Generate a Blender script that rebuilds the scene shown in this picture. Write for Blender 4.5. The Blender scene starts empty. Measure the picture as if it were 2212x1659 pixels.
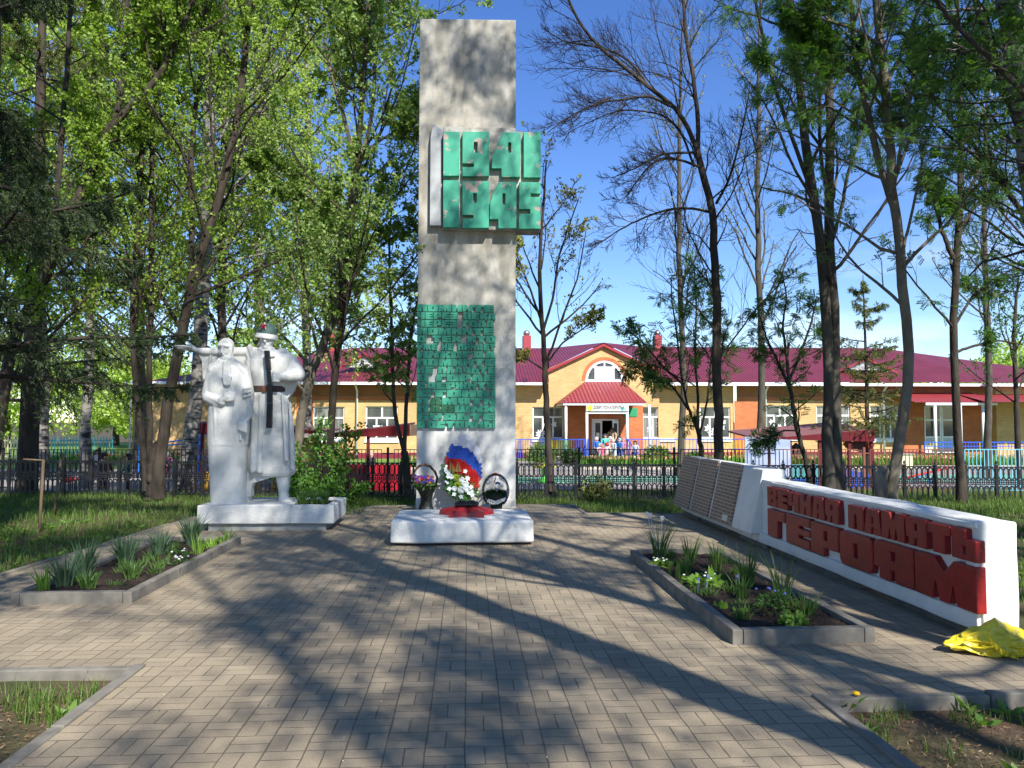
import bpy, bmesh, math, random
import numpy as np
from mathutils import Vector, Matrix, noise
from mathutils.geometry import tessellate_polygon
R = math.radians
sc = bpy.context.scene
COL = sc.collection
random.seed(7)

# ---------------------------------------------------------------- camera
F, CX, CY = 1662.0, 1106.0, 829.5            # focal length and centre, in 2212 px wide picture units
EYE = Vector((0, 0, 1.55))
YAW, PITCH = R(3.3), R(2.77)
cd = bpy.data.cameras.new('camera'); cam = bpy.data.objects.new('camera', cd); COL.objects.link(cam)
cam.location = EYE
cam.rotation_euler = (R(90) + PITCH, 0, -YAW)
cd.sensor_width = 36; cd.lens = 36 * F / 2212; cd.clip_start = 0.05; cd.clip_end = 3000
sc.camera = cam
CM = cam.rotation_euler.to_matrix()
def at(u, v, Y):
    d = CM @ Vector(((u - CX) / F, (CY - v) / F, -1))
    return EYE + d * (Y / d.y)
def gnd(u, v, z=0.0):
    d = CM @ Vector(((u - CX) / F, (CY - v) / F, -1))
    return EYE + d * ((z - EYE.z) / d.z)

# ---------------------------------------------------------------- sky, sun, exposure
SUN = Vector((0.42, -1.0, 0.95)).normalized()
EL = math.asin(SUN.z); AZ = math.atan2(SUN.x, SUN.y)
w = bpy.data.worlds.new('World'); sc.world = w; w.use_nodes = True
nt = w.node_tree; bg = nt.nodes['Background']
sk = nt.nodes.new('ShaderNodeTexSky'); sk.sky_type = 'NISHITA'; sk.sun_disc = False
sk.sun_elevation = EL; sk.sun_rotation = AZ; sk.air_density = 1.0; sk.dust_density = 0.0; sk.ozone_density = 4.0
hs = nt.nodes.new('ShaderNodeHueSaturation'); hs.inputs['Saturation'].default_value = 1.2; hs.inputs['Hue'].default_value = 0.514
nt.links.new(sk.outputs[0], hs.inputs['Color']); 
# a few thin wisps of cloud low over the horizon
wtc = nt.nodes.new('ShaderNodeTexCoord'); wmp = nt.nodes.new('ShaderNodeMapping'); wmp.inputs['Scale'].default_value = (2.2, 2.2, 11)
wn_ = nt.nodes.new('ShaderNodeTexNoise'); wn_.inputs['Scale'].default_value = 1.6; wn_.inputs['Detail'].default_value = 7
nt.links.new(wtc.outputs['Generated'], wmp.inputs[0]); nt.links.new(wmp.outputs[0], wn_.inputs['Vector'])
wr_ = nt.nodes.new('ShaderNodeMapRange'); wr_.inputs[1].default_value = .52; wr_.inputs[2].default_value = .78; wr_.inputs[4].default_value = .5; nt.links.new(wn_.outputs['Fac'], wr_.inputs[0])
wsp = nt.nodes.new('ShaderNodeSeparateXYZ'); nt.links.new(wtc.outputs['Generated'], wsp.inputs[0])
wz = nt.nodes.new('ShaderNodeMapRange'); wz.inputs[1].default_value = .30; wz.inputs[2].default_value = .06; nt.links.new(wsp.outputs['Z'], wz.inputs[0])
wm = nt.nodes.new('ShaderNodeMath'); wm.operation = 'MULTIPLY'; nt.links.new(wr_.outputs[0], wm.inputs[0]); nt.links.new(wz.outputs[0], wm.inputs[1])
wx = nt.nodes.new('ShaderNodeMix'); wx.data_type = 'RGBA'; nt.links.new(wm.outputs[0], wx.inputs[0]); nt.links.new(hs.outputs[0], wx.inputs[6]); wx.inputs[7].default_value = (8.5, 8.8, 9.2, 1)
nt.links.new(wx.outputs[2], bg.inputs[0]); bg.inputs[1].default_value = 0.118
sl = bpy.data.lights.new('sun', 'SUN'); sl.energy = 5.0; sl.angle = R(0.53); sl.color = (1.0, 0.96, 0.89)
so = bpy.data.objects.new('sun', sl); COL.objects.link(so)
so.rotation_euler = SUN.to_track_quat('Z', 'Y').to_euler(); so.location = (10, -20, 30)
sc.view_settings.view_transform = 'Standard'; sc.view_settings.look = 'None'
sc.view_settings.exposure = 0.80; sc.view_settings.gamma = 1; sc.view_settings.use_curve_mapping = False
try:
    sc.cycles.max_bounces = 8; sc.cycles.transparent_max_bounces = 8
    sc.cycles.use_adaptive_sampling = True
except Exception: pass

# ---------------------------------------------------------------- materials
def mat(name, col, rough=0.8, col2=None, scale=8.0, bump=0.0, bscale=None, metal=0.0, spec=0.3, stretch=(1,1,1), thr=(0.35,0.65), detail=6, trans=0.0, dist=0.02):
    m = bpy.data.materials.new(name); m.use_nodes = True
    nt = m.node_tree; N = nt.nodes; L = nt.links
    b = N['Principled BSDF']
    b.inputs['Base Color'].default_value = (*col, 1); b.inputs['Roughness'].default_value = rough
    b.inputs['Metallic'].default_value = metal; b.inputs['Specular IOR Level'].default_value = spec
    if col2 or bump:
        tc = N.new('ShaderNodeTexCoord'); mp = N.new('ShaderNodeMapping'); mp.inputs['Scale'].default_value = stretch
        L.new(tc.outputs['Object'], mp.inputs[0])
    if col2:
        n = N.new('ShaderNodeTexNoise'); n.inputs['Scale'].default_value = scale; n.inputs['Detail'].default_value = detail
        L.new(mp.outputs[0], n.inputs['Vector'])
        mr = N.new('ShaderNodeMapRange'); mr.inputs[1].default_value = thr[0]; mr.inputs[2].default_value = thr[1]
        L.new(n.outputs['Fac'], mr.inputs[0])
        mx = N.new('ShaderNodeMix'); mx.data_type = 'RGBA'
        L.new(mr.outputs[0], mx.inputs[0]); mx.inputs[6].default_value = (*col, 1); mx.inputs[7].default_value = (*col2, 1)
        L.new(mx.outputs[2], b.inputs['Base Color'])
    if bump:
        n2 = N.new('ShaderNodeTexNoise'); n2.inputs['Scale'].default_value = bscale or scale * 3; n2.inputs['Detail'].default_value = 5
        L.new(mp.outputs[0], n2.inputs['Vector'])
        bp = N.new('ShaderNodeBump'); bp.inputs['Strength'].default_value = bump; bp.inputs['Distance'].default_value = dist
        L.new(n2.outputs['Fac'], bp.inputs['Height']); L.new(bp.outputs[0], b.inputs['Normal'])
    return m

def leafmat(name, c1, c2, trans=0.4, rough=0.5, c3=None):
    """leaf: each leaf (mesh island) takes its own tint; thin, lets light through"""
    m = bpy.data.materials.new(name); m.use_nodes = True
    nt = m.node_tree; N = nt.nodes; L = nt.links
    N.remove(N['Principled BSDF']); out = N['Material Output']
    g = N.new('ShaderNodeNewGeometry')
    cr = N.new('ShaderNodeValToRGB'); cr.color_ramp.elements[0].color = (*c1, 1); cr.color_ramp.elements[1].color = (*c2, 1)
    if c3:
        e = cr.color_ramp.elements.new(0.93); e.color = (*c3, 1); cr.color_ramp.elements[1].position = 0.88
    L.new(g.outputs['Random Per Island'], cr.inputs[0])
    d = N.new('ShaderNodeBsdfPrincipled'); d.inputs['Roughness'].default_value = rough; d.inputs['Specular IOR Level'].default_value = 0.35
    t = N.new('ShaderNodeBsdfTranslucent')
    L.new(cr.outputs[0], d.inputs['Base Color'])
    mul = N.new('ShaderNodeMix'); mul.data_type = 'RGBA'; mul.blend_type = 'MULTIPLY'; mul.inputs[0].default_value = 1
    L.new(cr.outputs[0], mul.inputs[6]); mul.inputs[7].default_value = (1.6, 1.7, 0.6, 1)
    L.new(mul.outputs[2], t.inputs[0])
    ms = N.new('ShaderNodeMixShader'); ms.inputs[0].default_value = trans
    L.new(d.outputs[0], ms.inputs[1]); L.new(t.outputs[0], ms.inputs[2]); L.new(ms.outputs[0], out.inputs[0])
    return m

def brickmat(name, c1, c2, mortar, bw=0.30, rh=0.105, ms=0.012, off=0.5, axis='xz'):
    m = bpy.data.materials.new(name); m.use_nodes = True
    nt = m.node_tree; N = nt.nodes; L = nt.links; b = N['Principled BSDF']; b.inputs['Roughness'].default_value = 0.85
    b.inputs['Specular IOR Level'].default_value = 0.2
    tc = N.new('ShaderNodeTexCoord'); sp = N.new('ShaderNodeSeparateXYZ'); cb = N.new('ShaderNodeCombineXYZ')
    L.new(tc.outputs['Object'], sp.inputs[0])
    ad = N.new('ShaderNodeMath'); ad.operation = 'ADD'
    L.new(sp.outputs['X'], ad.inputs[0]); L.new(sp.outputs['Y'], ad.inputs[1])
    L.new(ad.outputs[0], cb.inputs[0]); L.new(sp.outputs['Z'], cb.inputs[1])
    br = N.new('ShaderNodeTexBrick'); L.new(cb.outputs[0], br.inputs['Vector'])
    br.inputs['Color1'].default_value = (*c1, 1); br.inputs['Color2'].default_value = (*c2, 1); br.inputs['Mortar'].default_value = (*mortar, 1)
    br.inputs['Scale'].default_value = 1; br.inputs['Brick Width'].default_value = bw; br.inputs['Row Height'].default_value = rh
    br.inputs['Mortar Size'].default_value = ms; br.inputs['Bias'].default_value = 0; br.offset = off
    # patchy weathering of the brick itself
    n = N.new('ShaderNodeTexNoise'); n.inputs['Scale'].default_value = 0.9; n.inputs['Detail'].default_value = 5
    L.new(tc.outputs['Object'], n.inputs['Vector'])
    mr = N.new('ShaderNodeMapRange'); mr.inputs[1].default_value = 0.3; mr.inputs[2].default_value = 0.7; mr.inputs[3].default_value = 0.82; mr.inputs[4].default_value = 1.08
    L.new(n.outputs['Fac'], mr.inputs[0])
    vm = N.new('ShaderNodeVectorMath'); vm.operation = 'SCALE'
    L.new(br.outputs['Color'], vm.inputs[0]); L.new(mr.outputs[0], vm.inputs['Scale']); L.new(vm.outputs[0], b.inputs['Base Color'])
    bp = N.new('ShaderNodeBump'); bp.inputs['Strength'].default_value = 0.4; bp.inputs['Distance'].default_value = 0.01; bp.invert = True
    L.new(br.outputs['Fac'], bp.inputs['Height']); L.new(bp.outputs[0], b.inputs['Normal'])
    return m

def ribmat(name, c, c2, pitch=0.19, axis='X', rough=0.45):
    """profiled roofing sheet: real ribs as a bump along one axis"""
    m = mat(name, c, rough, c2, 0.7, spec=0.4)
    nt = m.node_tree; N = nt.nodes; L = nt.links; b = N['Principled BSDF']
    tc = N.new('ShaderNodeTexCoord'); sp = N.new('ShaderNodeSeparateXYZ'); L.new(tc.outputs['Object'], sp.inputs[0])
    mu = N.new('ShaderNodeMath'); mu.operation = 'MULTIPLY'; mu.inputs[1].default_value = 2 * math.pi / pitch
    L.new(sp.outputs[axis], mu.inputs[0])
    si = N.new('ShaderNodeMath'); si.operation = 'SINE'; L.new(mu.outputs[0], si.inputs[0])
    bp = N.new('ShaderNodeBump'); bp.inputs['Strength'].default_value = 1.0; bp.inputs['Distance'].default_value = 0.035
    L.new(si.outputs[0], bp.inputs['Height']); L.new(bp.outputs[0], b.inputs['Normal'])
    return m

def pavemat():
    """basket-weave concrete pavers: square cells, each of two bricks laid along or across"""
    m = bpy.data.materials.new('pavers'); m.use_nodes = True
    nt = m.node_tree; N = nt.nodes; L = nt.links; b = N['Principled BSDF']
    b.inputs['Roughness'].default_value = 0.82; b.inputs['Specular IOR Level'].default_value = 0.3
    cell = 0.188
    def M(op, a, bb=None, c=None):
        n = N.new('ShaderNodeMath'); n.operation = op
        for i, x in enumerate((a, bb, c)):
            if x is None: continue
            if isinstance(x, (int, float)): n.inputs[i].default_value = x
            else: L.new(x, n.inputs[i])
        return n.outputs[0]
    tc = N.new('ShaderNodeTexCoord')
    wob = N.new('ShaderNodeTexNoise'); wob.inputs['Scale'].default_value = 2.5; wob.inputs['Detail'].default_value = 2
    L.new(tc.outputs['Object'], wob.inputs['Vector'])
    vs = N.new('ShaderNodeVectorMath'); vs.operation = 'MULTIPLY_ADD'; L.new(wob.outputs['Color'], vs.inputs[0])
    vs.inputs[1].default_value = (0.016, 0.016, 0); L.new(tc.outputs['Object'], vs.inputs[2])
    sp = N.new('ShaderNodeSeparateXYZ'); L.new(vs.outputs[0], sp.inputs[0])
    x = M('DIVIDE', sp.outputs['X'], cell); y = M('DIVIDE', sp.outputs['Y'], cell)
    ix = M('FLOOR', x); iy = M('FLOOR', y); fx = M('SUBTRACT', x, ix); fy = M('SUBTRACT', y, iy)
    par = M('MODULO', M('ABSOLUTE', M('ADD', ix, iy)), 2.0)      # 0 or 1
    par = M('GREATER_THAN', par, 0.5)
    half = M('ADD', M('MULTIPLY', par, fx), M('MULTIPLY', M('SUBTRACT', 1.0, par), fy))
    hb = M('FLOOR', M('MULTIPLY', half, 2.0))
    def edge(f): return M('MINIMUM', f, M('SUBTRACT', 1.0, f))
    dx = edge(fx); dy = edge(fy); dm = M('ABSOLUTE', M('SUBTRACT', half, 0.5))
    dmin = M('MINIMUM', M('MINIMUM', M('MULTIPLY', dx, 0.85), dy), dm)
    # joint 0..1, 1 on the brick
    jr = N.new('ShaderNodeMapRange'); jr.inputs[1].default_value = 0.004; jr.inputs[2].default_value = 0.024
    jn = N.new('ShaderNodeTexNoise'); jn.inputs['Scale'].default_value = 9; jn.inputs['Detail'].default_value = 3; L.new(tc.outputs['Object'], jn.inputs['Vector'])
    L.new(M('ADD', dmin, M('MULTIPLY', M('SUBTRACT', jn.outputs['Fac'], .5), .034)), jr.inputs[0])
    cb = N.new('ShaderNodeCombineXYZ'); L.new(ix, cb.inputs[0]); L.new(iy, cb.inputs[1]); L.new(M('ADD', hb, M('MULTIPLY', par, 3.0)), cb.inputs[2])
    wn = N.new('ShaderNodeTexWhiteNoise'); wn.noise_dimensions = '3D'; L.new(cb.outputs[0], wn.inputs['Vector'])
    n1 = N.new('ShaderNodeTexNoise'); n1.inputs['Scale'].default_value = 1.3; n1.inputs['Detail'].default_value = 8; n1.inputs['Roughness'].default_value = 0.65; L.new(tc.outputs['Object'], n1.inputs['Vector'])
    n2 = N.new('ShaderNodeTexNoise'); n2.inputs['Scale'].default_value = 90; n2.inputs['Detail'].default_value = 3; L.new(tc.outputs['Object'], n2.inputs['Vector'])
    cr = N.new('ShaderNodeValToRGB'); e = cr.color_ramp.elements
    e[0].color = (0.205, 0.166, 0.116, 1); e[1].color = (0.44, 0.36, 0.245, 1)
    f = M('ADD', M('MULTIPLY', wn.outputs['Value'], 0.26), M('MULTIPLY', n1.outputs['Fac'], 0.95))
    f = M('ADD', M('SUBTRACT', f, 0.27), M('MULTIPLY', M('SUBTRACT', n2.outputs['Fac'], 0.5), 0.8))
    L.new(f, cr.inputs[0])
    mx = N.new('ShaderNodeMix'); mx.data_type = 'RGBA'; L.new(jr.outputs[0], mx.inputs[0])
    mx.inputs[6].default_value = (0.125, 0.104, 0.074, 1); L.new(cr.outputs[0], mx.inputs[7]); L.new(mx.outputs[2], b.inputs['Base Color'])
    bp = N.new('ShaderNodeBump'); bp.inputs['Strength'].default_value = 0.7; bp.inputs['Distance'].default_value = 0.006
    hh = M('ADD', M('ADD', jr.outputs[0], M('MULTIPLY', wn.outputs['Value'], 0.25)), M('MULTIPLY', n2.outputs['Fac'], 0.25))
    L.new(hh, bp.inputs['Height']); L.new(bp.outputs[0], b.inputs['Normal'])
    return m

def zmix(name, lo, hi, z0, z1, lo2=None, hi2=None, bump=0.25):
    """two coats of finish meeting at an uneven height"""
    m = mat(name, lo, 0.85, bump=bump, bscale=25, dist=0.01)
    nt = m.node_tree; N = nt.nodes; L = nt.links; b = N['Principled BSDF']
    tc = N.new('ShaderNodeTexCoord'); sp = N.new('ShaderNodeSeparateXYZ'); L.new(tc.outputs['Object'], sp.inputs[0])
    n = N.new('ShaderNodeTexNoise'); n.inputs['Scale'].default_value = 1.1; n.inputs['Detail'].default_value = 7; L.new(tc.outputs['Object'], n.inputs['Vector'])
    a = N.new('ShaderNodeMath'); a.operation = 'MULTIPLY_ADD'; L.new(n.outputs['Fac'], a.inputs[0]); a.inputs[1].default_value = 2.4; L.new(sp.outputs['Z'], a.inputs[2])
    mr = N.new('ShaderNodeMapRange'); mr.inputs[1].default_value = z0 + 1.2; mr.inputs[2].default_value = z1 + 1.2; L.new(a.outputs[0], mr.inputs[0])
    def duo(c, c2, s):
        mp = N.new('ShaderNodeMapping'); mp.inputs['Scale'].default_value = (1.6, 1.6, 0.55); L.new(tc.outputs['Object'], mp.inputs[0])
        q = N.new('ShaderNodeTexNoise'); q.inputs['Scale'].default_value = s; q.inputs['Detail'].default_value = 9; q.inputs['Roughness'].default_value = 0.62; L.new(mp.outputs[0], q.inputs['Vector'])
        r = N.new('ShaderNodeMapRange'); r.inputs[1].default_value = 0.36; r.inputs[2].default_value = 0.64; L.new(q.outputs['Fac'], r.inputs[0])
        x = N.new('ShaderNodeMix'); x.data_type = 'RGBA'; L.new(r.outputs[0], x.inputs[0]); x.inputs[6].default_value = (*c, 1); x.inputs[7].default_value = (*c2, 1)
        return x.outputs[2]
    mx = N.new('ShaderNodeMix'); mx.data_type = 'RGBA'; L.new(mr.outputs[0], mx.inputs[0])
    L.new(duo(lo, lo2 or lo, 3.0), mx.inputs[6]); L.new(duo(hi, hi2 or hi, 2.6), mx.inputs[7]); L.new(mx.outputs[2], b.inputs['Base Color'])
    return m

M = {}
M['pave'] = pavemat()
M['kerb'] = mat('kerb_concrete', (0.22, 0.20, 0.165), 0.85, (0.145, 0.132, 0.11), 9, bump=0.3, bscale=70, dist=0.004)
M['ground'] = mat('lawn_soil', (0.11, 0.07, 0.044), 0.95, (0.055, 0.06, 0.022), 1.6, bump=0.6, bscale=18, dist=0.05)
M['soil'] = mat('bed_soil', (0.022, 0.015, 0.010), 0.95, (0.05, 0.034, 0.024), 14, bump=1.0, bscale=40, dist=0.04)
M['white'] = mat('whitewash', (0.74, 0.73, 0.685), 0.75, (0.64, 0.635, 0.595), 3.5, bump=0.35, bscale=30, dist=0.012)
M['statue'] = mat('statue_whitewash', (0.66, 0.65, 0.61), 0.75, (0.54, 0.54, 0.505), 4, bump=0.45, bscale=28, dist=0.012)
M['stele'] = zmix('stele_plaster', (0.68, 0.67, 0.635), (0.48, 0.455, 0.395), 1.3, 3.6, (0.56, 0.555, 0.53), (0.29, 0.27, 0.22))
M['slab'] = mat('grey_paint', (0.40, 0.42, 0.43), 0.6, (0.33, 0.34, 0.34), 5, bump=0.1, bscale=30)
M['panel'] = mat('pale_plaster', (0.52, 0.50, 0.45), 0.85, (0.30, 0.27, 0.23), 7, bump=0.3, bscale=40)
M['green'] = mat('green_paint', (0.05, 0.32, 0.205), 0.55, (0.04, 0.26, 0.165), 4, bump=0.12, bscale=35, dist=0.01)
M['greenpeel'] = mat('peeling_green_paint', (0.05, 0.34, 0.22), 0.55, (0.40, 0.33, 0.28), 3.6, bump=0.1, bscale=35, thr=(0.60, 0.63), detail=9)
M['greendark'] = mat('dark_green_paint', (0.022, 0.115, 0.06), 0.5, (0.03, 0.14, 0.07), 6)
M['red'] = mat('red_paint', (0.29, 0.011, 0.012), 0.36, (0.20, 0.010, 0.010), 6, bump=0.3, bscale=22, spec=0.5, dist=0.012)
M['redstar'] = mat('red_star_paint', (0.36, 0.018, 0.02), 0.35, (0.25, 0.06, 0.045), 9, bump=0.35, bscale=30, spec=0.5, thr=(0.5, 0.7))
M['black'] = mat('black_paint', (0.012, 0.012, 0.014), 0.35, bump=0.15, bscale=30)
M['iron'] = mat('fence_iron', (0.016, 0.016, 0.018), 0.33, spec=0.5)
M['dkmetal'] = mat('dark_bar_paint', (0.03, 0.022, 0.022), 0.5)
# ---------------------------------------------------------------- mesh helpers
def fast(name, V, Fq, m=None, parent=None, smooth=False, mats=None, midx=None):
    """V (n,3) array; Fq (m,k) array of k-gons"""
    me = bpy.data.meshes.new(name); V = np.asarray(V, dtype=np.float32); Fq = np.asarray(Fq, dtype=np.int32)
    n, k = Fq.shape
    me.vertices.add(len(V)); me.vertices.foreach_set('co', V.ravel())
    me.loops.add(n * k); me.loops.foreach_set('vertex_index', Fq.ravel())
    me.polygons.add(n); me.polygons.foreach_set('loop_start', np.arange(0, n * k, k, dtype=np.int32))
    me.polygons.foreach_set('loop_total', np.full(n, k, dtype=np.int32))
    if smooth: me.polygons.foreach_set('use_smooth', np.ones(n, dtype=bool))
    me.update(calc_edges=True)
    o = bpy.data.objects.new(name, me); COL.objects.link(o)
    if m: me.materials.append(m)
    if parent: o.parent = parent; o.matrix_parent_inverse = parent.matrix_basis.inverted()
    return o

def tag(o, label=None, cat=None, group=None, kind=None):
    if label: o['label'] = label
    if cat: o['category'] = cat
    if group: o['group'] = group
    if kind: o['kind'] = kind
    return o
def thing(name, label, cat, loc=(0, 0, 0), group=None):
    o = bpy.data.objects.new(name, None); COL.objects.link(o); o.location = loc; o.empty_display_size = 0.2
    return tag(o, label, cat, group)
def copy_tree(o, parent=None):
    c = o.copy(); COL.objects.link(c)
    if parent: c.parent = parent
    for ch in list(o.children): copy_tree(ch, c)
    return c

class MB:
    """collects shapes (world coordinates) into one mesh object"""
    def __init__(s): s.v = []; s.f = []
    def add(s, vs, fs):
        b = len(s.v); s.v += [tuple(p) for p in vs]; s.f += [tuple(i + b for i in f) for f in fs]; return s
    def box(s, x0, x1, y0, y1, z0, z1):
        p = [(x0,y0,z0),(x1,y0,z0),(x1,y1,z0),(x0,y1,z0),(x0,y0,z1),(x1,y0,z1),(x1,y1,z1),(x0,y1,z1)]
        return s.add(p, [(0,3,2,1),(4,5,6,7),(0,1,5,4),(1,2,6,5),(2,3,7,6),(3,0,4,7)])
    def hexa(s, p):   # 8 points: bottom 4 (ccw from above), top 4
        return s.add(p, [(0,3,2,1),(4,5,6,7),(0,1,5,4),(1,2,6,5),(2,3,7,6),(3,0,4,7)])
    def quad(s, a, b, c, d): return s.add([a, b, c, d], [(0, 1, 2, 3)])
    def tube(s, pts, rad, k=8, cap=True, flat=1.0):
        pts = [Vector(p) for p in pts]; n = len(pts)
        if not hasattr(rad, '__len__'): rad = [rad] * n
        d0 = (pts[-1] - pts[0]).normalized() if (pts[-1] - pts[0]).length > 1e-6 else Vector((0, 0, 1))
        ref = Vector((0, 1, 0)) if abs(d0.y) < 0.7 else Vector((1, 0, 0))
        vs = []; fs = []
        for i, p in enumerate(pts):
            t = (pts[min(i + 1, n - 1)] - pts[max(i - 1, 0)]).normalized()
            a = t.cross(ref)
            if a.length < 1e-4: a = t.cross(Vector((0, 0, 1)))
            a.normalize(); b = t.cross(a)
            for j in range(k):
                q = 2 * math.pi * (j + 0.5) / k
                vs.append(p + (a * math.cos(q) + b * math.sin(q) * flat) * rad[i])
        for i in range(n - 1):
            for j in range(k):
                fs.append((i*k+j, i*k+(j+1)%k, (i+1)*k+(j+1)%k, (i+1)*k+j))
        if cap: fs.append(tuple(range(k))[::-1]); fs.append(tuple((n-1)*k+j for j in range(k)))
        return s.add(vs, fs)
    def lathe(s, prof, c, k=16):   # prof: (r,z)
        vs = []; fs = []; n = len(prof)
        for r, z in prof:
            for j in range(k):
                q = 2*math.pi*j/k; vs.append((c[0] + r*math.cos(q), c[1] + r*math.sin(q), c[2] + z))
        for i in range(n-1):
            for j in range(k): fs.append((i*k+j, i*k+(j+1)%k, (i+1)*k+(j+1)%k, (i+1)*k+j))
        fs.append(tuple(range(k))[::-1]); fs.append(tuple((n-1)*k+j for j in range(k)))
        return s.add(vs, fs)
    def ball(s, c, r, k=10, m=7, sc=(1,1,1), rot=None, amp=0.0, seed=0):
        c = Vector(c); vs = []; fs = []
        for i in range(1, m):
            a = math.pi*i/m
            for j in range(k):
                q = 2*math.pi*j/k; d = Vector((math.sin(a)*math.cos(q), math.sin(a)*math.sin(q), math.cos(a)))
                f = 1 + (amp*noise.noise(d*2.3 + Vector((seed, seed*.7, 3))) if amp else 0)
                p = Vector((d.x*sc[0], d.y*sc[1], d.z*sc[2]))*r*f
                if rot: p = rot @ p
                vs.append(c + p)
        t = Vector((0,0,sc[2]*r)); b = -t
        if rot: t = rot @ t; b = rot @ b
        nb = len(vs); vs += [c + t, c + b]
        for i in range(m-2):
            for j in range(k): fs.append((i*k+j, (i+1)*k+j, (i+1)*k+(j+1)%k, i*k+(j+1)%k))
        for j in range(k): fs.append((nb, j, (j+1)%k)); fs.append((nb+1, (m-2)*k+(j+1)%k, (m-2)*k+j))
        return s.add(vs, fs)
    def loft(s, secs, k=20, p=2.6):
        """secs: (centre Vector, half width x, half depth y); superellipse rings"""
        vs = []; fs = []; n = len(secs)
        for c, a, b in secs:
            for j in range(k):
                q = 2*math.pi*j/k; cx, sy = math.cos(q), math.sin(q)
                vs.append((c[0] + a*math.copysign(abs(cx)**(2/p), cx), c[1] + b*math.copysign(abs(sy)**(2/p), sy), c[2]))
        for i in range(n-1):
            for j in range(k): fs.append((i*k+j, i*k+(j+1)%k, (i+1)*k+(j+1)%k, (i+1)*k+j))
        fs.append(tuple(range(k))[::-1]); fs.append(tuple((n-1)*k+j for j in range(k)))
        return s.add(vs, fs)
    def prism(s, outer, holes, fn, d0, d1, back=True):
        """outer/holes: 2-D loops; fn(x, z, d) -> world; front at d1, back at d0"""
        loops = [[Vector((x, z, 0)) for x, z in outer]] + [[Vector((x, z, 0)) for x, z in h] for h in holes]
        flat = [p for l in loops for p in l]; tris = tessellate_polygon(loops); n = len(flat)
        vs = [fn(p.x, p.y, d1) for p in flat] + [fn(p.x, p.y, d0) for p in flat]
        fs = [tuple(t) for t in tris] + ([tuple(i + n for i in t[::-1]) for t in tris] if back else [])
        b = 0
        for l in loops:
            m = len(l)
            for i in range(m): fs.append((b+i, b+(i+1)%m, b+(i+1)%m+n, b+i+n))
            b += m
        return s.add(vs, fs)
    def build(s, name, m, parent=None, smooth=False, bevel=0, seg=2, fix=True, label=None):
        me = bpy.data.meshes.new(name); me.from_pydata(s.v, [], s.f)
        if fix:
            bm = bmesh.new(); bm.from_mesh(me); bmesh.ops.recalc_face_normals(bm, faces=bm.faces); bm.to_mesh(me); bm.free()
        if smooth:
            for p in me.polygons: p.use_smooth = True
        me.update(); o = bpy.data.objects.new(name, me); COL.objects.link(o); me.materials.append(m)
        if bevel:
            b = o.modifiers.new('bevel', 'BEVEL'); b.width = bevel; b.segments = seg; b.limit_method = 'ANGLE'; b.angle_limit = R(40)
        if parent: o.parent = parent; o.matrix_parent_inverse = parent.matrix_basis.inverted()
        if label: o['label'] = label
        return o
def struct(name, mb, m, **k): return tag(mb.build(name, m, **k), kind='structure')

# ---------------------------------------------------------------- ground, paving, yard
def zg(x, y):
    """height of the natural ground"""
    z = -0.07
    if y > 13.5: z -= 0.08 * min(1, (y - 13.5) / 3.5)
    if y > 17.5: z -= 0.47 * min(1, (y - 17.5) / 7.0)
    if x < -5 and y < 20: z += 0.05 * min(1, (-x - 5) / 3)
    return z
xs = np.concatenate([[-900, -300, -120, -60, -40, -30], np.arange(-24, 24.1, 0.4), [30, 40, 60, 120, 300, 900]])
ys = np.concatenate([[-300, -80, -30, -15, -8], np.arange(-4, 30.1, 0.4), [34, 40, 50, 80, 150, 400, 1500]])
V = [];
for y in ys:
    for x in xs:
        z = zg(x, y) + (0.018 * noise.noise(Vector((x*1.3, y*1.3, 0))) if abs(x) < 24.5 and -4 <= y <= 17 else 0)
        V.append((x, y, z))
nx = len(xs); Fq = [(j*nx+i, j*nx+i+1, (j+1)*nx+i+1, (j+1)*nx+i) for j in range(len(ys)-1) for i in range(nx-1)]
tag(fast('ground', V, Fq, M['ground'], smooth=True), kind='structure')

# plaza: cross-shaped sheet of pavers
pv = MB()
outl = [(-2.03, -6), (1.94, -6), (1.94, 4.32), (9, 4.32), (9, 5.2), (3.86, 5.2), (3.86, 12.70), (1.95, 12.85), (1.9, 14.3), (-1.65, 14.3), (-2.3, 12.9),
        (-4.38, 12.9), (-4.66, 8.05), (-14, 7.9), (-14, 5.09), (-2.03, 5.09)]
pv.prism(outl, [], lambda x, z, d: (x, z, d), -0.12, 0.0)
struct('paving', pv, M['pave'])
def kerb_run(pts, wd=0.07, top=0.012, z0=-0.16):
    k = MB()
    for a, b in zip(pts[:-1], pts[1:]):
        a = Vector((*a, 0)); b = Vector((*b, 0)); d = (b - a); L = d.length; d.normalize(); n = Vector((-d.y, d.x, 0)) * wd
        m = max(1, round(L / 1.0))
        for i in range(m):
            p = a + d * (L * i / m + 0.004); q = a + d * (L * (i + 1) / m - 0.004); dz = 0.006 * math.sin(i * 2.3 + a.x)
            bb = [p, q, q + n, p + n]
            k.hexa([(v.x, v.y, z0) for v in bb] + [(v.x, v.y, top + dz) for v in bb])
    return k
# kerbs along the lawn edges (outside of the sheet)
kb = kerb_run([(-2.03, -6), (-2.03, 5.09), (-14, 5.09)])
struct('kerb', kb, M['kerb'], bevel=0.008)
struct('kerb', kerb_run([(9, 4.32), (1.94, 4.32), (1.94, -6)]), M['kerb'], bevel=0.008)
struct('kerb', kerb_run([(-14, 7.9), (-4.66, 8.05), (-4.38, 12.9), (-2.3, 12.9), (-1.65, 14.3), (1.9, 14.3), (1.95, 12.85), (4.4, 12.70)]), M['kerb'], bevel=0.008)

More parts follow.
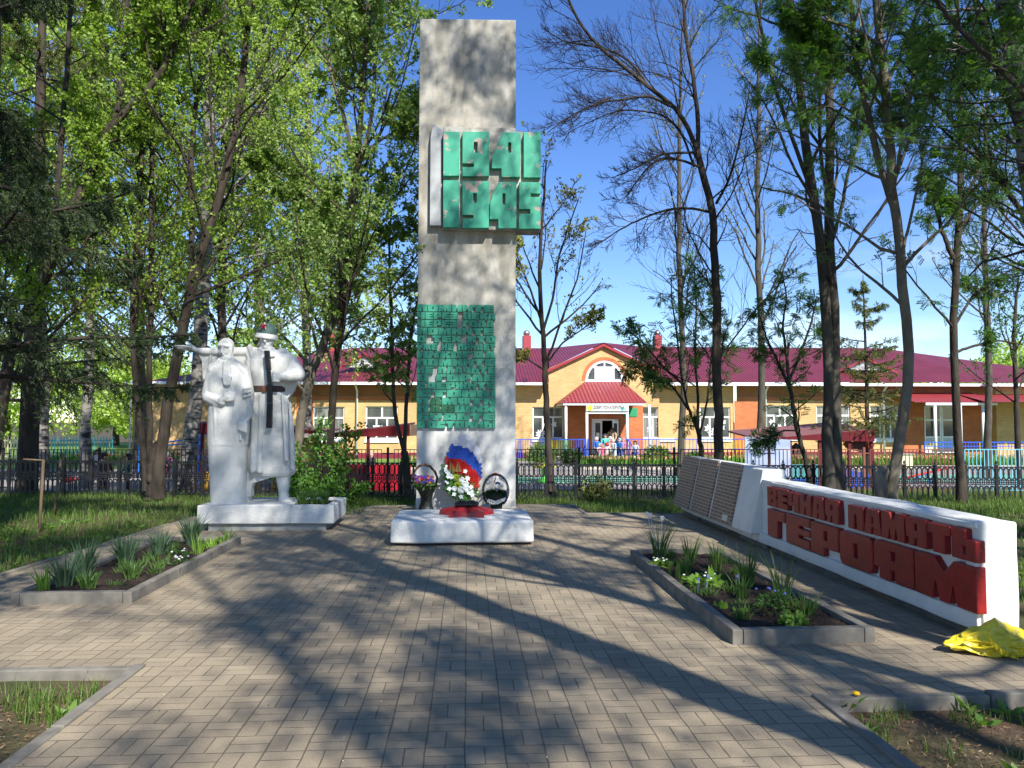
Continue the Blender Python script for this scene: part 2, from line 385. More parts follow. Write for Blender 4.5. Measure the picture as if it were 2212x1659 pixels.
M['asphalt'] = mat('pale_asphalt', (0.30, 0.27, 0.24), 0.9, (0.24, 0.22, 0.20), 0.6, bump=0.2, bscale=30)
M['mint'] = mat('mint_court', (0.14, 0.42, 0.28), 0.8, (0.16, 0.36, 0.26), 1.2)
M['yardgrass'] = mat('yard_grass', (0.10, 0.19, 0.035), 0.95, (0.16, 0.25, 0.05), 2.0, bump=0.5, bscale=12, dist=0.05)
ZB = -0.62
a = MB(); a.quad((-40, 24.6, ZB+.004), (45, 24.6, ZB+.004), (45, 36, ZB+.004), (-40, 36, ZB+.004)); struct('yard_asphalt', a, M['asphalt'], fix=False)
a = MB(); a.quad((-1.5, 27.0, ZB+.008), (24, 27.0, ZB+.008), (24, 30.2, ZB+.008), (-1.5, 30.2, ZB+.008)); struct('sports_court', a, M['mint'], fix=False)
a = MB(); a.quad((-60, 36, ZB+.010), (55, 36, ZB+.010), (55, 80, ZB+.010), (-60, 80, ZB+.010)); struct('yard_lawn', a, M['yardgrass'], fix=False)
a = MB(); a.quad((1.8, 34, ZB+.014), (5.2, 34, ZB+.014), (5.2, 42.4, ZB+.014), (1.8, 42.4, ZB+.014)); struct('entrance_path', a, M['asphalt'], fix=False)
k = MB(); k.box(-3, 1.8, 34.4, 34.6, ZB, ZB+.12).box(5.2, 26, 34.4, 34.6, ZB, ZB+.12); struct('kerb', k, mat('yard_kerb', (0.45, 0.40, 0.34), 0.8))

# ---------------------------------------------------------------- glyphs in heavy block letters
def rectpoly(w, h, bottom=(), right=(), top=(), left=(), cut={}):
    """rectangle outline with tapered notches and square corner cuts, all as fractions of w and h"""
    P = []
    bl, br, tr, tl = (cut.get(k) for k in ('bl', 'br', 'tr', 'tl'))
    if bl: P += [(0, bl[1]*h), (bl[0]*w, bl[1]*h), (bl[0]*w, 0)]
    else: P += [(0, 0)]
    for c, b, t, d in sorted(bottom): P += [((c-b)*w, 0), ((c-t)*w, d*h), ((c+t)*w, d*h), ((c+b)*w, 0)]
    if br: P += [((1-br[0])*w, 0), ((1-br[0])*w, br[1]*h), (w, br[1]*h)]
    else: P += [(w, 0)]
    for c, b, t, d in sorted(right): P += [(w, (c-b)*h), ((1-d)*w, (c-t)*h), ((1-d)*w, (c+t)*h), (w, (c+b)*h)]
    if tr: P += [(w, (1-tr[1])*h), ((1-tr[0])*w, (1-tr[1])*h), ((1-tr[0])*w, h)]
    else: P += [(w, h)]
    for c, b, t, d in sorted(top, reverse=True): P += [((c+b)*w, h), ((c+t)*w, (1-d)*h), ((c-t)*w, (1-d)*h), ((c-b)*w, h)]
    if tl: P += [(tl[0]*w, h), (tl[0]*w, (1-tl[1])*h), (0, (1-tl[1])*h)]
    else: P += [(0, h)]
    for c, b, t, d in sorted(left, reverse=True): P += [(0, (c+b)*h), (d*w, (c+t)*h), (d*w, (c-t)*h), (0, (c-b)*h)]
    # drop doubles
    Q = []
    for p in P:
        if not Q or (abs(p[0]-Q[-1][0]) + abs(p[1]-Q[-1][1])) > 1e-6: Q.append(p)
    return Q
WT = dict(zip('МЖШЫДГОЪ ', (1.25, 1.35, 1.3, 1.3, 1.1, 0.85, 1.0, 1, 0.55)))
def glyph(ch, w, h, s):
    """s: slit width as a fraction of w"""
    q = s / 2; v = s * 1.3; H = lambda cx, cz, a, b: [((cx-a/2)*w, (cz-b/2)*h), ((cx+a/2)*w, (cz-b/2)*h), ((cx+a/2)*w, (cz+b/2)*h), ((cx-a/2)*w, (cz+b/2)*h)]
    e = 0.055
    tp = 0; holes = []; extra = []
    if ch == 'П': o = rectpoly(w, h, bottom=[(.5, q*1.2, q*.8, .62)])
    elif ch == 'О': o = rectpoly(w, h); holes = [H(.5, .5, s, .42)]
    elif ch == 'М': o = rectpoly(w, h, top=[(.5, v, .01, .3)], bottom=[(.36, q, .01, .42), (.64, q, .01, .42)])
    elif ch == 'Н': o = rectpoly(w, h, top=[(.5, v*.8, q*.7, .34)], bottom=[(.5, q, q*.7, .40)])
    elif ch == 'И': o = rectpoly(w, h, top=[(.56, v, .01, .45)], bottom=[(.44, v, .01, .45)])
    elif ch == 'Й': o = rectpoly(w, h, top=[(.5, v*1.6, v, .12), (.84, .02, .01, .3)], bottom=[(.44, v, .01, .45)])
    elif ch == 'Т': o = rectpoly(w, h, cut={'bl': (.24, .66), 'br': (.24, .66)})
    elif ch == 'Е': o = rectpoly(w, h, right=[(.34, e, e*.8, .45), (.66, e, e*.8, .45)])
    elif ch == 'Ч': o = rectpoly(w, h, top=[(.42, q, q*.8, .5)], cut={'bl': (.5, .28)})
    elif ch == 'Р': o = rectpoly(w, h, cut={'br': (.5, .26)}); holes = [H(.55, .64, s, .28)]
    elif ch == 'З': o = rectpoly(w, h, left=[(.34, e, e*.8, .5), (.66, e, e*.8, .5)], right=[(.5, .07, .01, .12)])
    elif ch == 'В': o = rectpoly(w, h, right=[(.5, .07, .01, .12)]); holes = [H(.5, .7, s, .18), H(.5, .3, s, .18)]
    elif ch == 'К': o = rectpoly(w, h, top=[(.55, q, .01, .4)], bottom=[(.55, q, .01, .4)], right=[(.5, .16, .01, .28)])
    elif ch == 'А': o = rectpoly(w, h, bottom=[(.5, q, q*.7, .26)]); holes = [H(.5, .55, s*.9, .24)]; tp = .3
    elif ch == 'Г': o = rectpoly(w, h, cut={'br': (.42, .64)})
    elif ch == 'Д': o = rectpoly(w, h, bottom=[(.5, .22, .22, .08)]); holes = [H(.5, .55, s, .34)]; tp = .3
    elif ch == 'Х': o = rectpoly(w, h, top=[(.5, v, .01, .32)], bottom=[(.5, v, .01, .32)], left=[(.5, .2, .01, .14)], right=[(.5, .2, .01, .14)])
    elif ch == 'У': o = rectpoly(w, h, top=[(.5, v, .01, .5)], cut={'bl': (.26, .3), 'br': (.3, .3)})
    elif ch == 'Ж': o = rectpoly(w, h, top=[(.32, q, .01, .38), (.68, q, .01, .38)], bottom=[(.32, q, .01, .38), (.68, q, .01, .38)], left=[(.5, .16, .01, .1)], right=[(.5, .16, .01, .1)])
    elif ch == 'Л': o = rectpoly(w, h, bottom=[(.5, q*1.2, .01, .6)]); tp = .3
    elif ch == 'Ь': o = rectpoly(w, h, cut={'tr': (.42, .3)}); holes = [H(.52, .32, s, .24)]
    elif ch == 'Ы':
        o = [(x, z) for x, z in rectpoly(w*.7, h, cut={'tr': (.36, .3)})]; holes = [[(x*.7, z) for x, z in H(.52, .32, s*1.3, .24)]]
        extra = [([(w*.76, 0), (w, 0), (w, h), (w*.76, h)], [])]
    elif ch == 'С': o = rectpoly(w, h, right=[(.5, e*1.4, e, .55)])
    elif ch == 'Я': o = rectpoly(w, h, cut={'bl': (.14, .3)}, bottom=[(.5, q, q*.6, .3)]); holes = [H(.5, .66, s, .22)]
    elif ch == 'Ш': o = rectpoly(w, h, top=[(.33, q, q*.8, .66), (.67, q, q*.8, .66)])
    elif ch == 'Б': o = rectpoly(w, h, right=[(.72, .05, .05, .5)]); holes = [H(.52, .30, s, .22)]
    else: o = rectpoly(w, h)
    out = [(o, holes)] + extra
    if tp:
        T = lambda p: (w/2 + (p[0] - w/2) * (1 - tp * p[1] / h), p[1])
        out = [([T(p) for p in a], [[T(p) for p in hh] for hh in b]) for a, b in out]
    return out
def layout(text, W, gap):
    ws = [WT.get(c, 1.0) for c in text]; tot = sum(ws); k = (W - gap * (len(text) - 1)) / tot; x = 0; res = []
    for c, q in zip(text, ws):
        if c != ' ': res.append((c, x, q * k))
        x += q * k + gap
    return res

# ---------------------------------------------------------------- the stele
YS = 13.8
def C3(px, py): return (1600 + px / 3.0717) * .5486, (440 + py / 3.0717) * .5486
def C2(px, py): return (1560 + px / 2.764) * .5486, (1140 + py / 2.764) * .5486
st = thing('memorial_stele', 'tall grey plastered concrete stele with green dates 1941 1945 and green inscription', 'monument', (-0.03, YS + .3, 0))
tl, tr, bl_, br_ = at(907, 40, YS), at(1114.5, 43, YS), at(898.5, 1099, YS), at(1113.5, 1097, YS)
def tube8(b0, b1, t0, t1, y0, y1, zb):
    return MB().hexa([(b0.x, y0, zb), (b1.x, y0, zb), (b1.x, y1, zb), (b0.x, y1, zb), (t0.x, y0, t0.z), (t1.x, y0, t1.z), (t1.x, y1, t1.z), (t0.x, y1, t0.z)])
shaft = tube8(bl_, br_, tl, tr, YS, YS + .6, -0.05)
so_ = shaft.build('shaft', M['stele'], st, bevel=0.012)
# joint ledge near the foot and the worn top edge
zc = at(1000, 1092, YS).z
MB().box(bl_.x - .006, br_.x + .006, YS - .012, YS + .61, -0.04, 0.16).build('plinth_band', M['stele'], st, bevel=.006)
# date panel
def PX(px, py, Y): u, v = C3(px, py); return at(u, v, Y)
pr = YS - .14
a = PX(440, 1418, pr); b = PX(1322, 196, pr); c = PX(1622, 240, pr)
pn = MB().box(a.x, b.x, pr, YS + .05, a.z, b.z)
pn.build('date_panel', M['panel'], st, bevel=.008)
c0 = PX(1322, 1418, pr); c1 = PX(1622, 244, pr)
MB().box(b.x + .002, c1.x, pr + .002, YS + .33, c0.z, c1.z).build('panel_end', M['panel'], st, bevel=.008)
poly = [(283,1375),(428,1375),(436,310),(450,215),(318,150),(292,310)]
sp_ = MB(); Yl = YS - .13
pp = [PX(x, y, Yl) for x, y in poly[::-1]]
sp_.prism([(p.x, p.z) for p in pp], [], lambda x, z, d: (x, d, z), YS + .02, Yl)
sp_.build('side_slab', M['slab'], st, bevel=.006)
Yd = YS - .25
digits = [
 ([(447,240),(640,240),(640,775),(447,775)], []),
 ([(678,240),(1000,238),(1000,780),(678,780),(678,668),(815,668),(815,625),(678,625)], [[(815,365),(862,365),(860,495),(818,495)]]),
 ([(1185,245),(1385,250),(1378,790),(1150,790),(1150,685),(1033,685),(1033,545),(1110,360),(1160,265)], [[(1232,372),(1268,372),(1268,492),(1232,492)]]),
 ([(1420,245),(1628,240),(1625,795),(1420,795)], []),
 ([(445,828),(635,828),(635,1398),(445,1398)], []),
 ([(678,838),(1000,838),(1000,1405),(678,1405),(678,1290),(810,1290),(810,1248),(678,1248)], [[(808,985),(850,985),(850,1100),(812,1100)]]),
 ([(1120,848),(1333,848),(1330,1410),(1113,1410),(1110,1300),(1008,1300),(1010,1110),(1055,960)], [[(1163,988),(1198,988),(1198,1120),(1163,1120)]]),
 ([(1365,850),(1625,852),(1625,990),(1505,990),(1505,1030),(1625,1030),(1620,1415),(1360,1415),(1360,1232),(1498,1232),(1498,1178),(1362,1178)], [])]
for o_, hs in digits:
    f = lambda L_: [(q.x, q.z) for q in (PX(x, y, Yd) for x, y in L_[::-1])]
    d = MB(); d.prism(f(o_), [f(h) for h in hs], lambda x, z, d: (x, d, z), pr + .02, Yd)
    d.build('digit', M['greenpeel'], st, bevel=.007, seg=2)
# inscription
LINES = ['ПОМНИТЕ', 'ЧЕРЕЗ ВЕКА', 'ЧЕРЕЗ ГОДА', 'ПОМНИТЕ', 'О ТЕХ КТО', 'УЖЕ НЕ ПРИДЕТ', 'НИКОГДА', 'ПОМНИТЕ', 'НЕ ПЛАЧЬТЕ', 'В ГОРЛЕ', 'СДЕРЖИТЕ', 'СТОНЫ', 'ПАМЯТИ', 'ПАВШИХ', 'БУДЬТЕ', 'ДОСТОЙНЫ']
Yt = YS - .06
p0 = at(*C2(229, 157), Yt); p1 = at(*C2(1080, 1512), Yt)
rowh = (p0.z - p1.z) / 16
for i, t in enumerate(LINES):
    W_ = p1.x - p0.x - (0.03 if i in (0, 2, 3) else 0)
    g = 0.011; hgt = rowh * .90; z = p0.z - rowh * (i + 1) + rowh * .05
    words = {}; wi = 0; lay = layout(t, W_, g); k_ = 0
    for ch in t:
        if ch == ' ': wi += 1
        else: words.setdefault(wi, []).append(lay[k_]); k_ += 1
    for wi, cs in words.items():
        mb = MB(); dk = []
        for c, x, wd in cs:
            dark = (i == 12 and x > .1 and x < .3 and c == 'А') or (i == 13 and c in 'АВ')
            tgt = MB() if dark else mb
            for o_, hs in glyph(c, wd, hgt, min(.2, .021 / wd)):
                fn = lambda X, Z, D, x=x, z=z: (p0.x + x + X, D, z + Z)
                tgt.prism(o_, hs, fn, YS + .01, Yt, back=False)
            if dark: dk.append(tgt)
        mb.build('inscription_word', M['green'], st)
        for q_ in dk: q_.build('inscription_letter', M['greendark'], st, label='darker green letter')

# ---------------------------------------------------------------- base block and star
def rough_box(x0, x1, y0, y1, z0, z1, n=0.12, amp=.008, seed=0, name='block', m=None, parent=None, bevel=.02):
    """box with slightly uneven plastered faces"""
    bm = bmesh.new(); bmesh.ops.create_cube(bm, size=1)
    for v in bm.verts: v.co = Vector(((x0+x1)/2 + v.co.x*(x1-x0), (y0+y1)/2 + v.co.y*(y1-y0), (z0+z1)/2 + v.co.z*(z1-z0)))
    bmesh.ops.bevel(bm, geom=list(bm.edges), offset=bevel, segments=3, affect='EDGES', profile=.6)
    for ax, (lo, hi) in enumerate(((x0, x1), (y0, y1), (z0, z1))):
        k = int((hi - lo) / n)
        for i in range(1, k):
            co = [0, 0, 0]; co[ax] = lo + (hi - lo) * i / k; no = [0, 0, 0]; no[ax] = 1
            bmesh.ops.bisect_plane(bm, geom=bm.verts[:] + bm.edges[:] + bm.faces[:], plane_co=co, plane_no=no)
    for v in bm.verts:
        v.co += Vector((noise.noise(v.co*3 + Vector((seed,0,0))), noise.noise(v.co*3 + Vector((0,seed+5,0))), noise.noise(v.co*3 + Vector((0,0,seed+9))))) * amp
    me = bpy.data.meshes.new(name); bm.to_mesh(me); bm.free()
    for p in me.polygons: p.use_smooth = True
    o = bpy.data.objects.new(name, me); COL.objects.link(o); me.materials.append(m)
    if parent: o.parent = parent; o.matrix_parent_inverse = parent.matrix_basis.inverted()
    return o
fl = thing('altar_block', 'low wide whitewashed block in front of the stele carrying a red star', 'altar', (-.06, 10.2, 0))
A, B = at(843, 1176, 9.68), at(1153, 1172, 9.68)
rough_box(A.x, B.x, 9.68, 11.0, 0.035, 0.305, m=M['white'], name='slab', parent=fl, bevel=.03, amp=.012)
MB().box(A.x+.12, B.x-.1, 9.75, 10.75, -.01, .06).build('footing', M['dkmetal'], fl)
fs_ = thing('star_burner', 'faceted red five pointed star with black burner ring on the white block', 'star', (-.02, 10.25, .305))
sb = MB(); cx, cy, z0 = -.01, 10.3, .30
rings = [(.39, .225, 0), (.375, .21, .075)]
pts = []
for (Ro, Ri, z) in rings[:2]:
    for i in range(10):
        a = math.pi / 2 + math.pi * i / 5 ; r = Ro if i % 2 == 0 else Ri
        pts.append((cx + r * math.cos(a), cy + r * .95 * math.sin(a), z0 + z + (.0 if i % 2 == 0 else (-.02 if z else 0))))
for i in range(10):
    a = math.pi / 2 + math.pi * i / 5; pts.append((cx + .12 * math.cos(a), cy + .12 * math.sin(a), z0 + .135))
fs2 = []
for l in (0, 1):
    for i in range(10): fs2.append((l*10+i, l*10+(i+1)%10, (l+1)*10+(i+1)%10, (l+1)*10+i))
fs2.append(tuple(range(20, 30)))
sb.add(pts, fs2).build('star', M['redstar'], fs_, bevel=.004, seg=1)
MB().lathe([(.09, 0), (.155, 0), (.165, .03), (.15, .05), (.135, .028), (.09, .018)], (cx, cy, z0 + .13), 24).build('burner_ring', M['black'], fs_, smooth=True)
rv = MB()
for i in range(3): rv.ball((cx - .04 + .04*i, cy, z0 + .165), .012, 6, 4)
rv.build('burner_jet', M['iron'], fs_)
# ---------------------------------------------------------------- memorial wall on the right
WX = 3.60                                        # face towards the plaza
wl = thing('memorial_wall', 'low long white memorial wall with red raised letters on the right side', 'memorial wall', (WX + .2, 9.2, 0))
def WU(u, v, off=0.0):                           # point of the wall's long face seen at u, v
    d = CM @ Vector(((u - CX) / F, (CY - v) / F, -1)); return EYE + d * ((WX - off) / d.x)
yn, yf = WU(2122, 1250).y, WU(1472, 1060).y      # near and far ends
zb, zt = .065, .84
n0 = WU(2117, 1127); zt = n0.z
rough_box(WX, WX + .27, yn, yf, zb, zt, m=M['white'], name='wall_body', parent=wl, bevel=.025, amp=.014, n=.16, seed=3)
# proud border: bottom band and right end rib, like a shallow frame around the letters
rough_box(WX - .035, WX + .02, yn + .02, yf - .1, zb + .01, zb + .13, m=M['white'], name='lower_band', parent=wl, bevel=.012, amp=.008, seed=5)
rough_box(WX - .035, WX + .02, yn + .015, yn + .13, zb + .132, zt - .16, m=M['white'], name='end_rib', parent=wl, bevel=.01, amp=.008, seed=7)
rough_box(WX - .02, WX + .02, yn + .02, yf - 3.9, zt - .055, zt - .012, m=M['white'], name='upper_band', parent=wl, bevel=.012, amp=.008, seed=8)
ft = MB()
y = yn + .35; i = 0
while y < yf - .2:
    L_ = (.95, 1.3, .8)[i % 3]; ft.box(WX + .05 - .03*(i % 2), WX + .24, y, min(y + L_, yf - .1), -.05, .062); y += L_ + (.5, .02, .04)[i % 3]; i += 1
ft.build('footing', M['kerb'], wl, bevel=.008)
# plaque block with sloping front
b0, b1 = WU(1470, 1010).y, WU(1590, 1100).y
yk0, yk1 = 9.28, 12.75
ztop = .96
kb2 = MB()
kb2.hexa([(WX-.16, yk0, .17), (WX+.30, yk0, .17), (WX+.30, yk1, .17), (WX-.16, yk1, .17), (WX+.02, yk0, ztop), (WX+.30, yk0, ztop), (WX+.30, yk1, ztop), (WX+.02, yk1, ztop)])
kb2.build('plaque_block', M['white'], wl, bevel=.02, seg=3)
M['plaque'] = brickmat('name_plaque', (0.16, 0.118, 0.085), (0.21, 0.155, 0.115), (0.42, 0.33, 0.245), bw=.17, rh=.046, ms=.0075, off=.37)
M['plaque'].node_tree.nodes['Principled BSDF'].inputs['Roughness'].default_value = .45
def slope(y, s, d):       # point on the sloping face; s 0 bottom .. 1 top; d out
    x0, z0, x1, z1 = WX-.16, .17, WX+.02, ztop; nx_, nz_ = -(z1-z0), (x1-x0); l = math.hypot(nx_, nz_)
    return Vector((x0 + (x1-x0)*s + nx_/l*d, y, z0 + (z1-z0)*s + nz_/l*d))
PW = .83
for i in range(3):
    ya = yk1 - .06 - i * (PW + .13)
    for (s0, s1) in ((.51, 1.02), (.0, .505)):
        q = MB(); q.hexa([slope(ya, s0, .0), slope(ya, s1, .0), slope(ya-PW, s1, .0), slope(ya-PW, s0, .0), slope(ya, s0, .03), slope(ya, s1, .03), slope(ya-PW, s1, .03), slope(ya-PW, s0, .03)])
        q.build('name_plaque', M['plaque'], wl, bevel=.002, seg=1)
q = MB(); ya = yk1 - .06 - 2*(PW+.13) - PW + .12
q.hexa([slope(ya+.2, .06, .031), slope(ya+.2, .16, .031), slope(ya, .16, .031), slope(ya, .06, .031), slope(ya+.2, .06, .036), slope(ya+.2, .16, .036), slope(ya, .16, .036), slope(ya, .06, .036)])
q.build('paper_note', mat('paper', (.6, .58, .5), .8), wl)
# red letters; they read along -Y (towards the camera)
def wall_letters(text, u0, v0t, v0b, u1, v1t, v1b, gap, s, depth):
    a, b = WU(u0, v0t, depth), WU(u1, v1t, depth); zt_, zb_ = (a.z + b.z) / 2, (WU(u0, v0b, depth).z + WU(u1, v1b, depth).z) / 2
    Wd = a.y - b.y; h = zt_ - zb_; y0 = a.y
    for n_, (c, x, wd) in enumerate(layout(text, Wd, gap)):
        dz = .006 * math.sin(n_ * 1.7)
        mb = MB()
        for o_, hs in glyph(c, wd, h + dz, s):
            if c in 'ОЯ' and True:       # rounder corners
                r = .16 * min(wd, h); xs_ = [p[0] for p in o_]; X1 = max(xs_); Q = []
                for p in o_:
                    for cx_, cz_ in ((0, 0), (X1, 0), (X1, h + dz), (0, h + dz)):
                        if abs(p[0]-cx_) < 1e-6 and abs(p[1]-cz_) < 1e-6 and not (c == 'Я' and cx_ > 0):
                            sx, sz = (1 if cx_ == 0 else -1), (1 if cz_ == 0 else -1)
                            A_ = (cx_, cz_ + sz*r); B_ = (cx_ + sx*r, cz_); Mi = (cx_ + sx*r*.3, cz_ + sz*r*.3)
                            Q += [A_, Mi, B_] if (cx_ == 0) == (cz_ == 0) else [B_, Mi, A_]
                            break
                    else: Q.append(p)
                if c == 'О': o_ = Q if True else o_
                else: o_ = Q
            mb.prism(o_, hs, lambda X, Z, D, x=x, dz=dz: (D, y0 - x - X, zb_ + Z), WX + .01, WX - depth, back=False)
        mb.build('letter', M['red'], wl, bevel=.012, seg=3)
wall_letters('ВЕЧНАЯ ПАМЯТЬ', 1657, 1053, 1097, 2106, 1143, 1207, .016, .13, .06)
wall_letters('ГЕРОЯМ', 1657, 1103, 1161, 2108, 1218, 1317, .022, .12, .06)

# ---------------------------------------------------------------- flower beds
def bed(label, x0, x1, y0, y1, h=.10):
    t = thing('flower_bed', label, 'flower bed', ((x0+x1)/2, (y0+y1)/2, 0))
    wk = .075
    for (a, b, c, d) in ((x0, x0+wk, y0, y1), (x1-wk, x1, y0, y1), (x0+wk+.002, x1-wk-.002, y0, y0+wk), (x0+wk+.002, x1-wk-.002, y1-wk, y1)):
        k = MB(); L_ = max(b-a, d-c); n = max(1, round(L_/1.0)); lx = (b-a) > (d-c)
        for i in range(n):
            if lx: k.box(a+(b-a)*i/n+.002, a+(b-a)*(i+1)/n-.002, c, d, -.01, h + .003*math.sin(i*2+a))
            else: k.box(a, b, c+(d-c)*i/n+.002, c+(d-c)*(i+1)/n-.002, -.01, h + .004*math.sin(i*2+a))
        k.build('kerb_edge', M['kerb'], t, bevel=.007)
    nx_, ny_ = 26, 80; V = []; Fq = []
    for j in range(ny_+1):
        for i in range(nx_+1):
            x = x0+wk*.8 + (x1-x0-1.6*wk)*i/nx_; y = y0+wk*.8 + (y1-y0-1.6*wk)*j/ny_
            V.append((x, y, h*.62 + .03*noise.noise(Vector((x*4, y*4, 0))) + .022*noise.noise(Vector((x*14, y*14, 5))) + .012*noise.noise(Vector((x*35, y*35, 5)))))
    for j in range(ny_):
        for i in range(nx_): a = j*(nx_+1)+i; Fq.append((a, a+1, a+nx_+2, a+nx_+1))
    fast('soil', V, Fq, M['soil'], t, smooth=False)
    return t
bed('long concrete edged flower bed with dark soil and leafy clumps beside the memorial wall', 1.84, 2.86, 5.32, 8.7)
bed('long concrete edged flower bed with iris clumps in front of the statue', -3.85, -2.85, 6.80, 9.98)

M['iris'] = leafmat('iris_blades', (0.05, 0.10, 0.055), (0.09, 0.15, 0.085), .2)
M['daff'] = leafmat('daffodil_blades', (0.06, 0.13, 0.03), (0.12, 0.20, 0.05), .3)
M['fresh'] = leafmat('fresh_leaf', (0.12, 0.24, 0.03), (0.20, 0.33, 0.05), .3)
M['petal_w'] = mat('white_petal', (.8, .8, .76), .6)
M['petal_b'] = mat('blue_petal', (.13, .16, .62), .6)
def blades(x, y, z, n, h, spread, wd, seed, droop=.35):
    r = np.random.default_rng(seed); V = []; Fq = []
    for i in range(n):
        a = r.uniform(0, 2*math.pi); o = r.uniform(0, .06); hh = h * r.uniform(.55, 1.05); lean = r.uniform(.08, 1) * spread
        c, s = math.cos(a), math.sin(a); S = 5; b = len(V); dr = droop * r.uniform(.2, 1.6)
        ta = r.uniform(0, math.pi)
        for k in range(S+1):
            t = k / S; rr = o + lean * hh * (t ** 1.6); zz = hh * (t - dr * t**3 * lean)
            ww = wd * (1 - t**2.2) * .5 + .0006
            px, py = x + c*rr, y + s*rr
            V += [(px - math.sin(ta)*ww, py + math.cos(ta)*ww, z + zz), (px + math.sin(ta)*ww, py - math.cos(ta)*ww, z + zz)]
        for k in range(S): Fq.append((b+2*k, b+2*k+1, b+2*k+3, b+2*k+2))
    return V, Fq
def plant(name, label, cat, group, x, y, z, n, h, spread, wd, m, seed, flowers=None, fm=None, droop=.35, fz=1.0, fs=.016):
    t = thing(name, label, cat, (x, y, z), group)
    V, Fq = blades(x, y, z - .01, n, h, spread, wd, seed, droop); fast('blades', V, Fq, m, t)
    if flowers:
        r = random.Random(seed); f = MB()
        for i in range(flowers):
            a = r.uniform(0, 6.28); d = r.uniform(.02, spread * h * .7); c = Vector((x + d*math.cos(a), y + d*math.sin(a), z + h * fz * r.uniform(.85, 1.05)))
            for k in range(6):
                q = 6.283*k/6; e = Vector((math.cos(q), -.3, math.sin(q))); p = c + e*fs
                f.ball(p, fs*.55, 5, 4, sc=(1, .4, 1))
            f.tube([(x, y, z), c], .0022, 4)
        f.build('flowers', fm, t)
    return t
def leafy(name, label, cat, group, x, y, z, n, rad, h, L_, W_, m, seed, flowers=0, fm=None):
    t = thing(name, label, cat, (x, y, z), group); r = np.random.default_rng(seed)
    a = r.uniform(0, 2*math.pi, n); d = rad*np.sqrt(r.uniform(0, 1, n))
    pos = np.stack([x + d*np.cos(a), y + d*np.sin(a), z + h*(1 - (d/rad)**2*.6)*r.uniform(.3, 1, n)], 1)
    dr = np.stack([np.cos(a), np.sin(a), np.full(n, .35)], 1)
    V, Fq = leafquads(r, pos, dr, L_, W_, .5); fast('leaves', V, Fq, m, t)
    if flowers:
        f = MB(); rr = random.Random(seed)
        for i in range(flowers):
            q = rr.uniform(0, 6.28); e = rr.uniform(0, rad); f.ball((x + e*math.cos(q), y + e*math.sin(q), z + h*1.05), .012, 6, 4, sc=(1, 1, .7))
        f.build('flowers', fm, t)
    return t

# ---------------------------------------------------------------- numpy growing helpers
def nrm(a): return a / np.maximum(np.linalg.norm(a, axis=-1, keepdims=True), 1e-9)
def leafquads(r, pos, dirs, L, W, rnd=.6, up=None, drop=0.0):
    n = len(pos); a = nrm(nrm(dirs) * (1 - rnd) + r.normal(size=(n, 3)) * rnd + np.array([0, 0, -drop])); q = r.normal(size=(n, 3))
    if up is not None: q = q * (1-up) + np.cross(a, np.array([0, 0, 1.0])) * up
    b = nrm(np.cross(a, np.cross(q, a)))
    Ls = (L * r.uniform(.65, 1.2, n))[:, None]; Ws = (W * r.uniform(.7, 1.2, n))[:, None]
    V = np.stack([pos, pos + a*Ls*.45 + b*Ws*.5, pos + a*Ls, pos + a*Ls*.45 - b*Ws*.5], 1).reshape(-1, 3)
    return V, np.arange(4*n).reshape(-1, 4)
def pinnate(r, pos, dirs, L, pairs=5, lw=.16, ll=.42, drop=.35):
    n = len(pos); a = nrm(nrm(dirs)*.6 + r.normal(size=(n, 3))*.5 + np.array([0, 0, -drop])); b = nrm(np.cross(a, r.normal(size=(n, 3))*.5 + np.array([0, 0, 1.0])))
    Ls = (L * r.uniform(.7, 1.2, n))[:, None]; out = []
    for k in range(pairs):
        t = .25 + .75*k/(pairs-1) if pairs > 1 else 1
        for sg in (1, -1):
            p = pos + a*Ls*t + np.array([0, 0, -1.0])*Ls*.12*t*t; d = nrm(b*sg*.9 + a*.45 + np.array([0, 0, -.25])); s = nrm(np.cross(d, np.cross(a, d)))
            l = Ls*ll*(1 - .3*abs(t-.55)); w_ = Ls*lw*.5
            out.append(np.stack([p, p + d*l*.5 + s*w_, p + d*l, p + d*l*.5 - s*w_], 1))
    V = np.concatenate(out, 0).reshape(-1, 3); return V, np.arange(len(V)).reshape(-1, 4)
def grow(r, st_, dr, ln, P, wander, trop, curl=0.0):
    N_ = len(st_); pts = np.zeros((N_, P, 3)); pts[:, 0] = st_; d = nrm(dr); step = (ln/(P-1))[:, None]; trop = np.asarray(trop, float)
    for i in range(1, P):
        f = trop + np.array([0, 0, curl])*(i/(P-1))*2
        d = nrm(d + wander*r.normal(size=(N_, 3)) + f/(P-1)); pts[:, i] = pts[:, i-1] + d*step
    return pts
def spawn(r, pts, rad, ln, Mc, t0, t1, ang, lr, rr=.55, falloff=.6, power=1.0):
    N_, P, _ = pts.shape; t = t0 + (t1-t0)*((np.arange(Mc)[None, :] + r.uniform(0, 1, (N_, Mc)))/Mc)**power
    x = t*(P-1); i = np.minimum(x.astype(int), P-2); f = (x-i)[..., None]; I = np.arange(N_)[:, None]
    a = pts[I, i]; b = pts[I, i+1]; pos = a*(1-f) + b*f; T = nrm(b-a)
    q = np.cross(T, r.normal(size=T.shape)); q = nrm(q); an = R(ang) * r.uniform(.7, 1.25, t.shape)[..., None]
    d = T*np.cos(an) + q*np.sin(an)
    l = ln[:, None]*lr*(1 - falloff*(t-t0)/(t1-t0+1e-9))*r.uniform(.65, 1.2, t.shape)
    ra = rad[I, i]*(1-f[..., 0]) + rad[I, i+1]*f[..., 0]
    return pos.reshape(-1, 3), d.reshape(-1, 3), l.ravel(), (ra*rr).ravel()
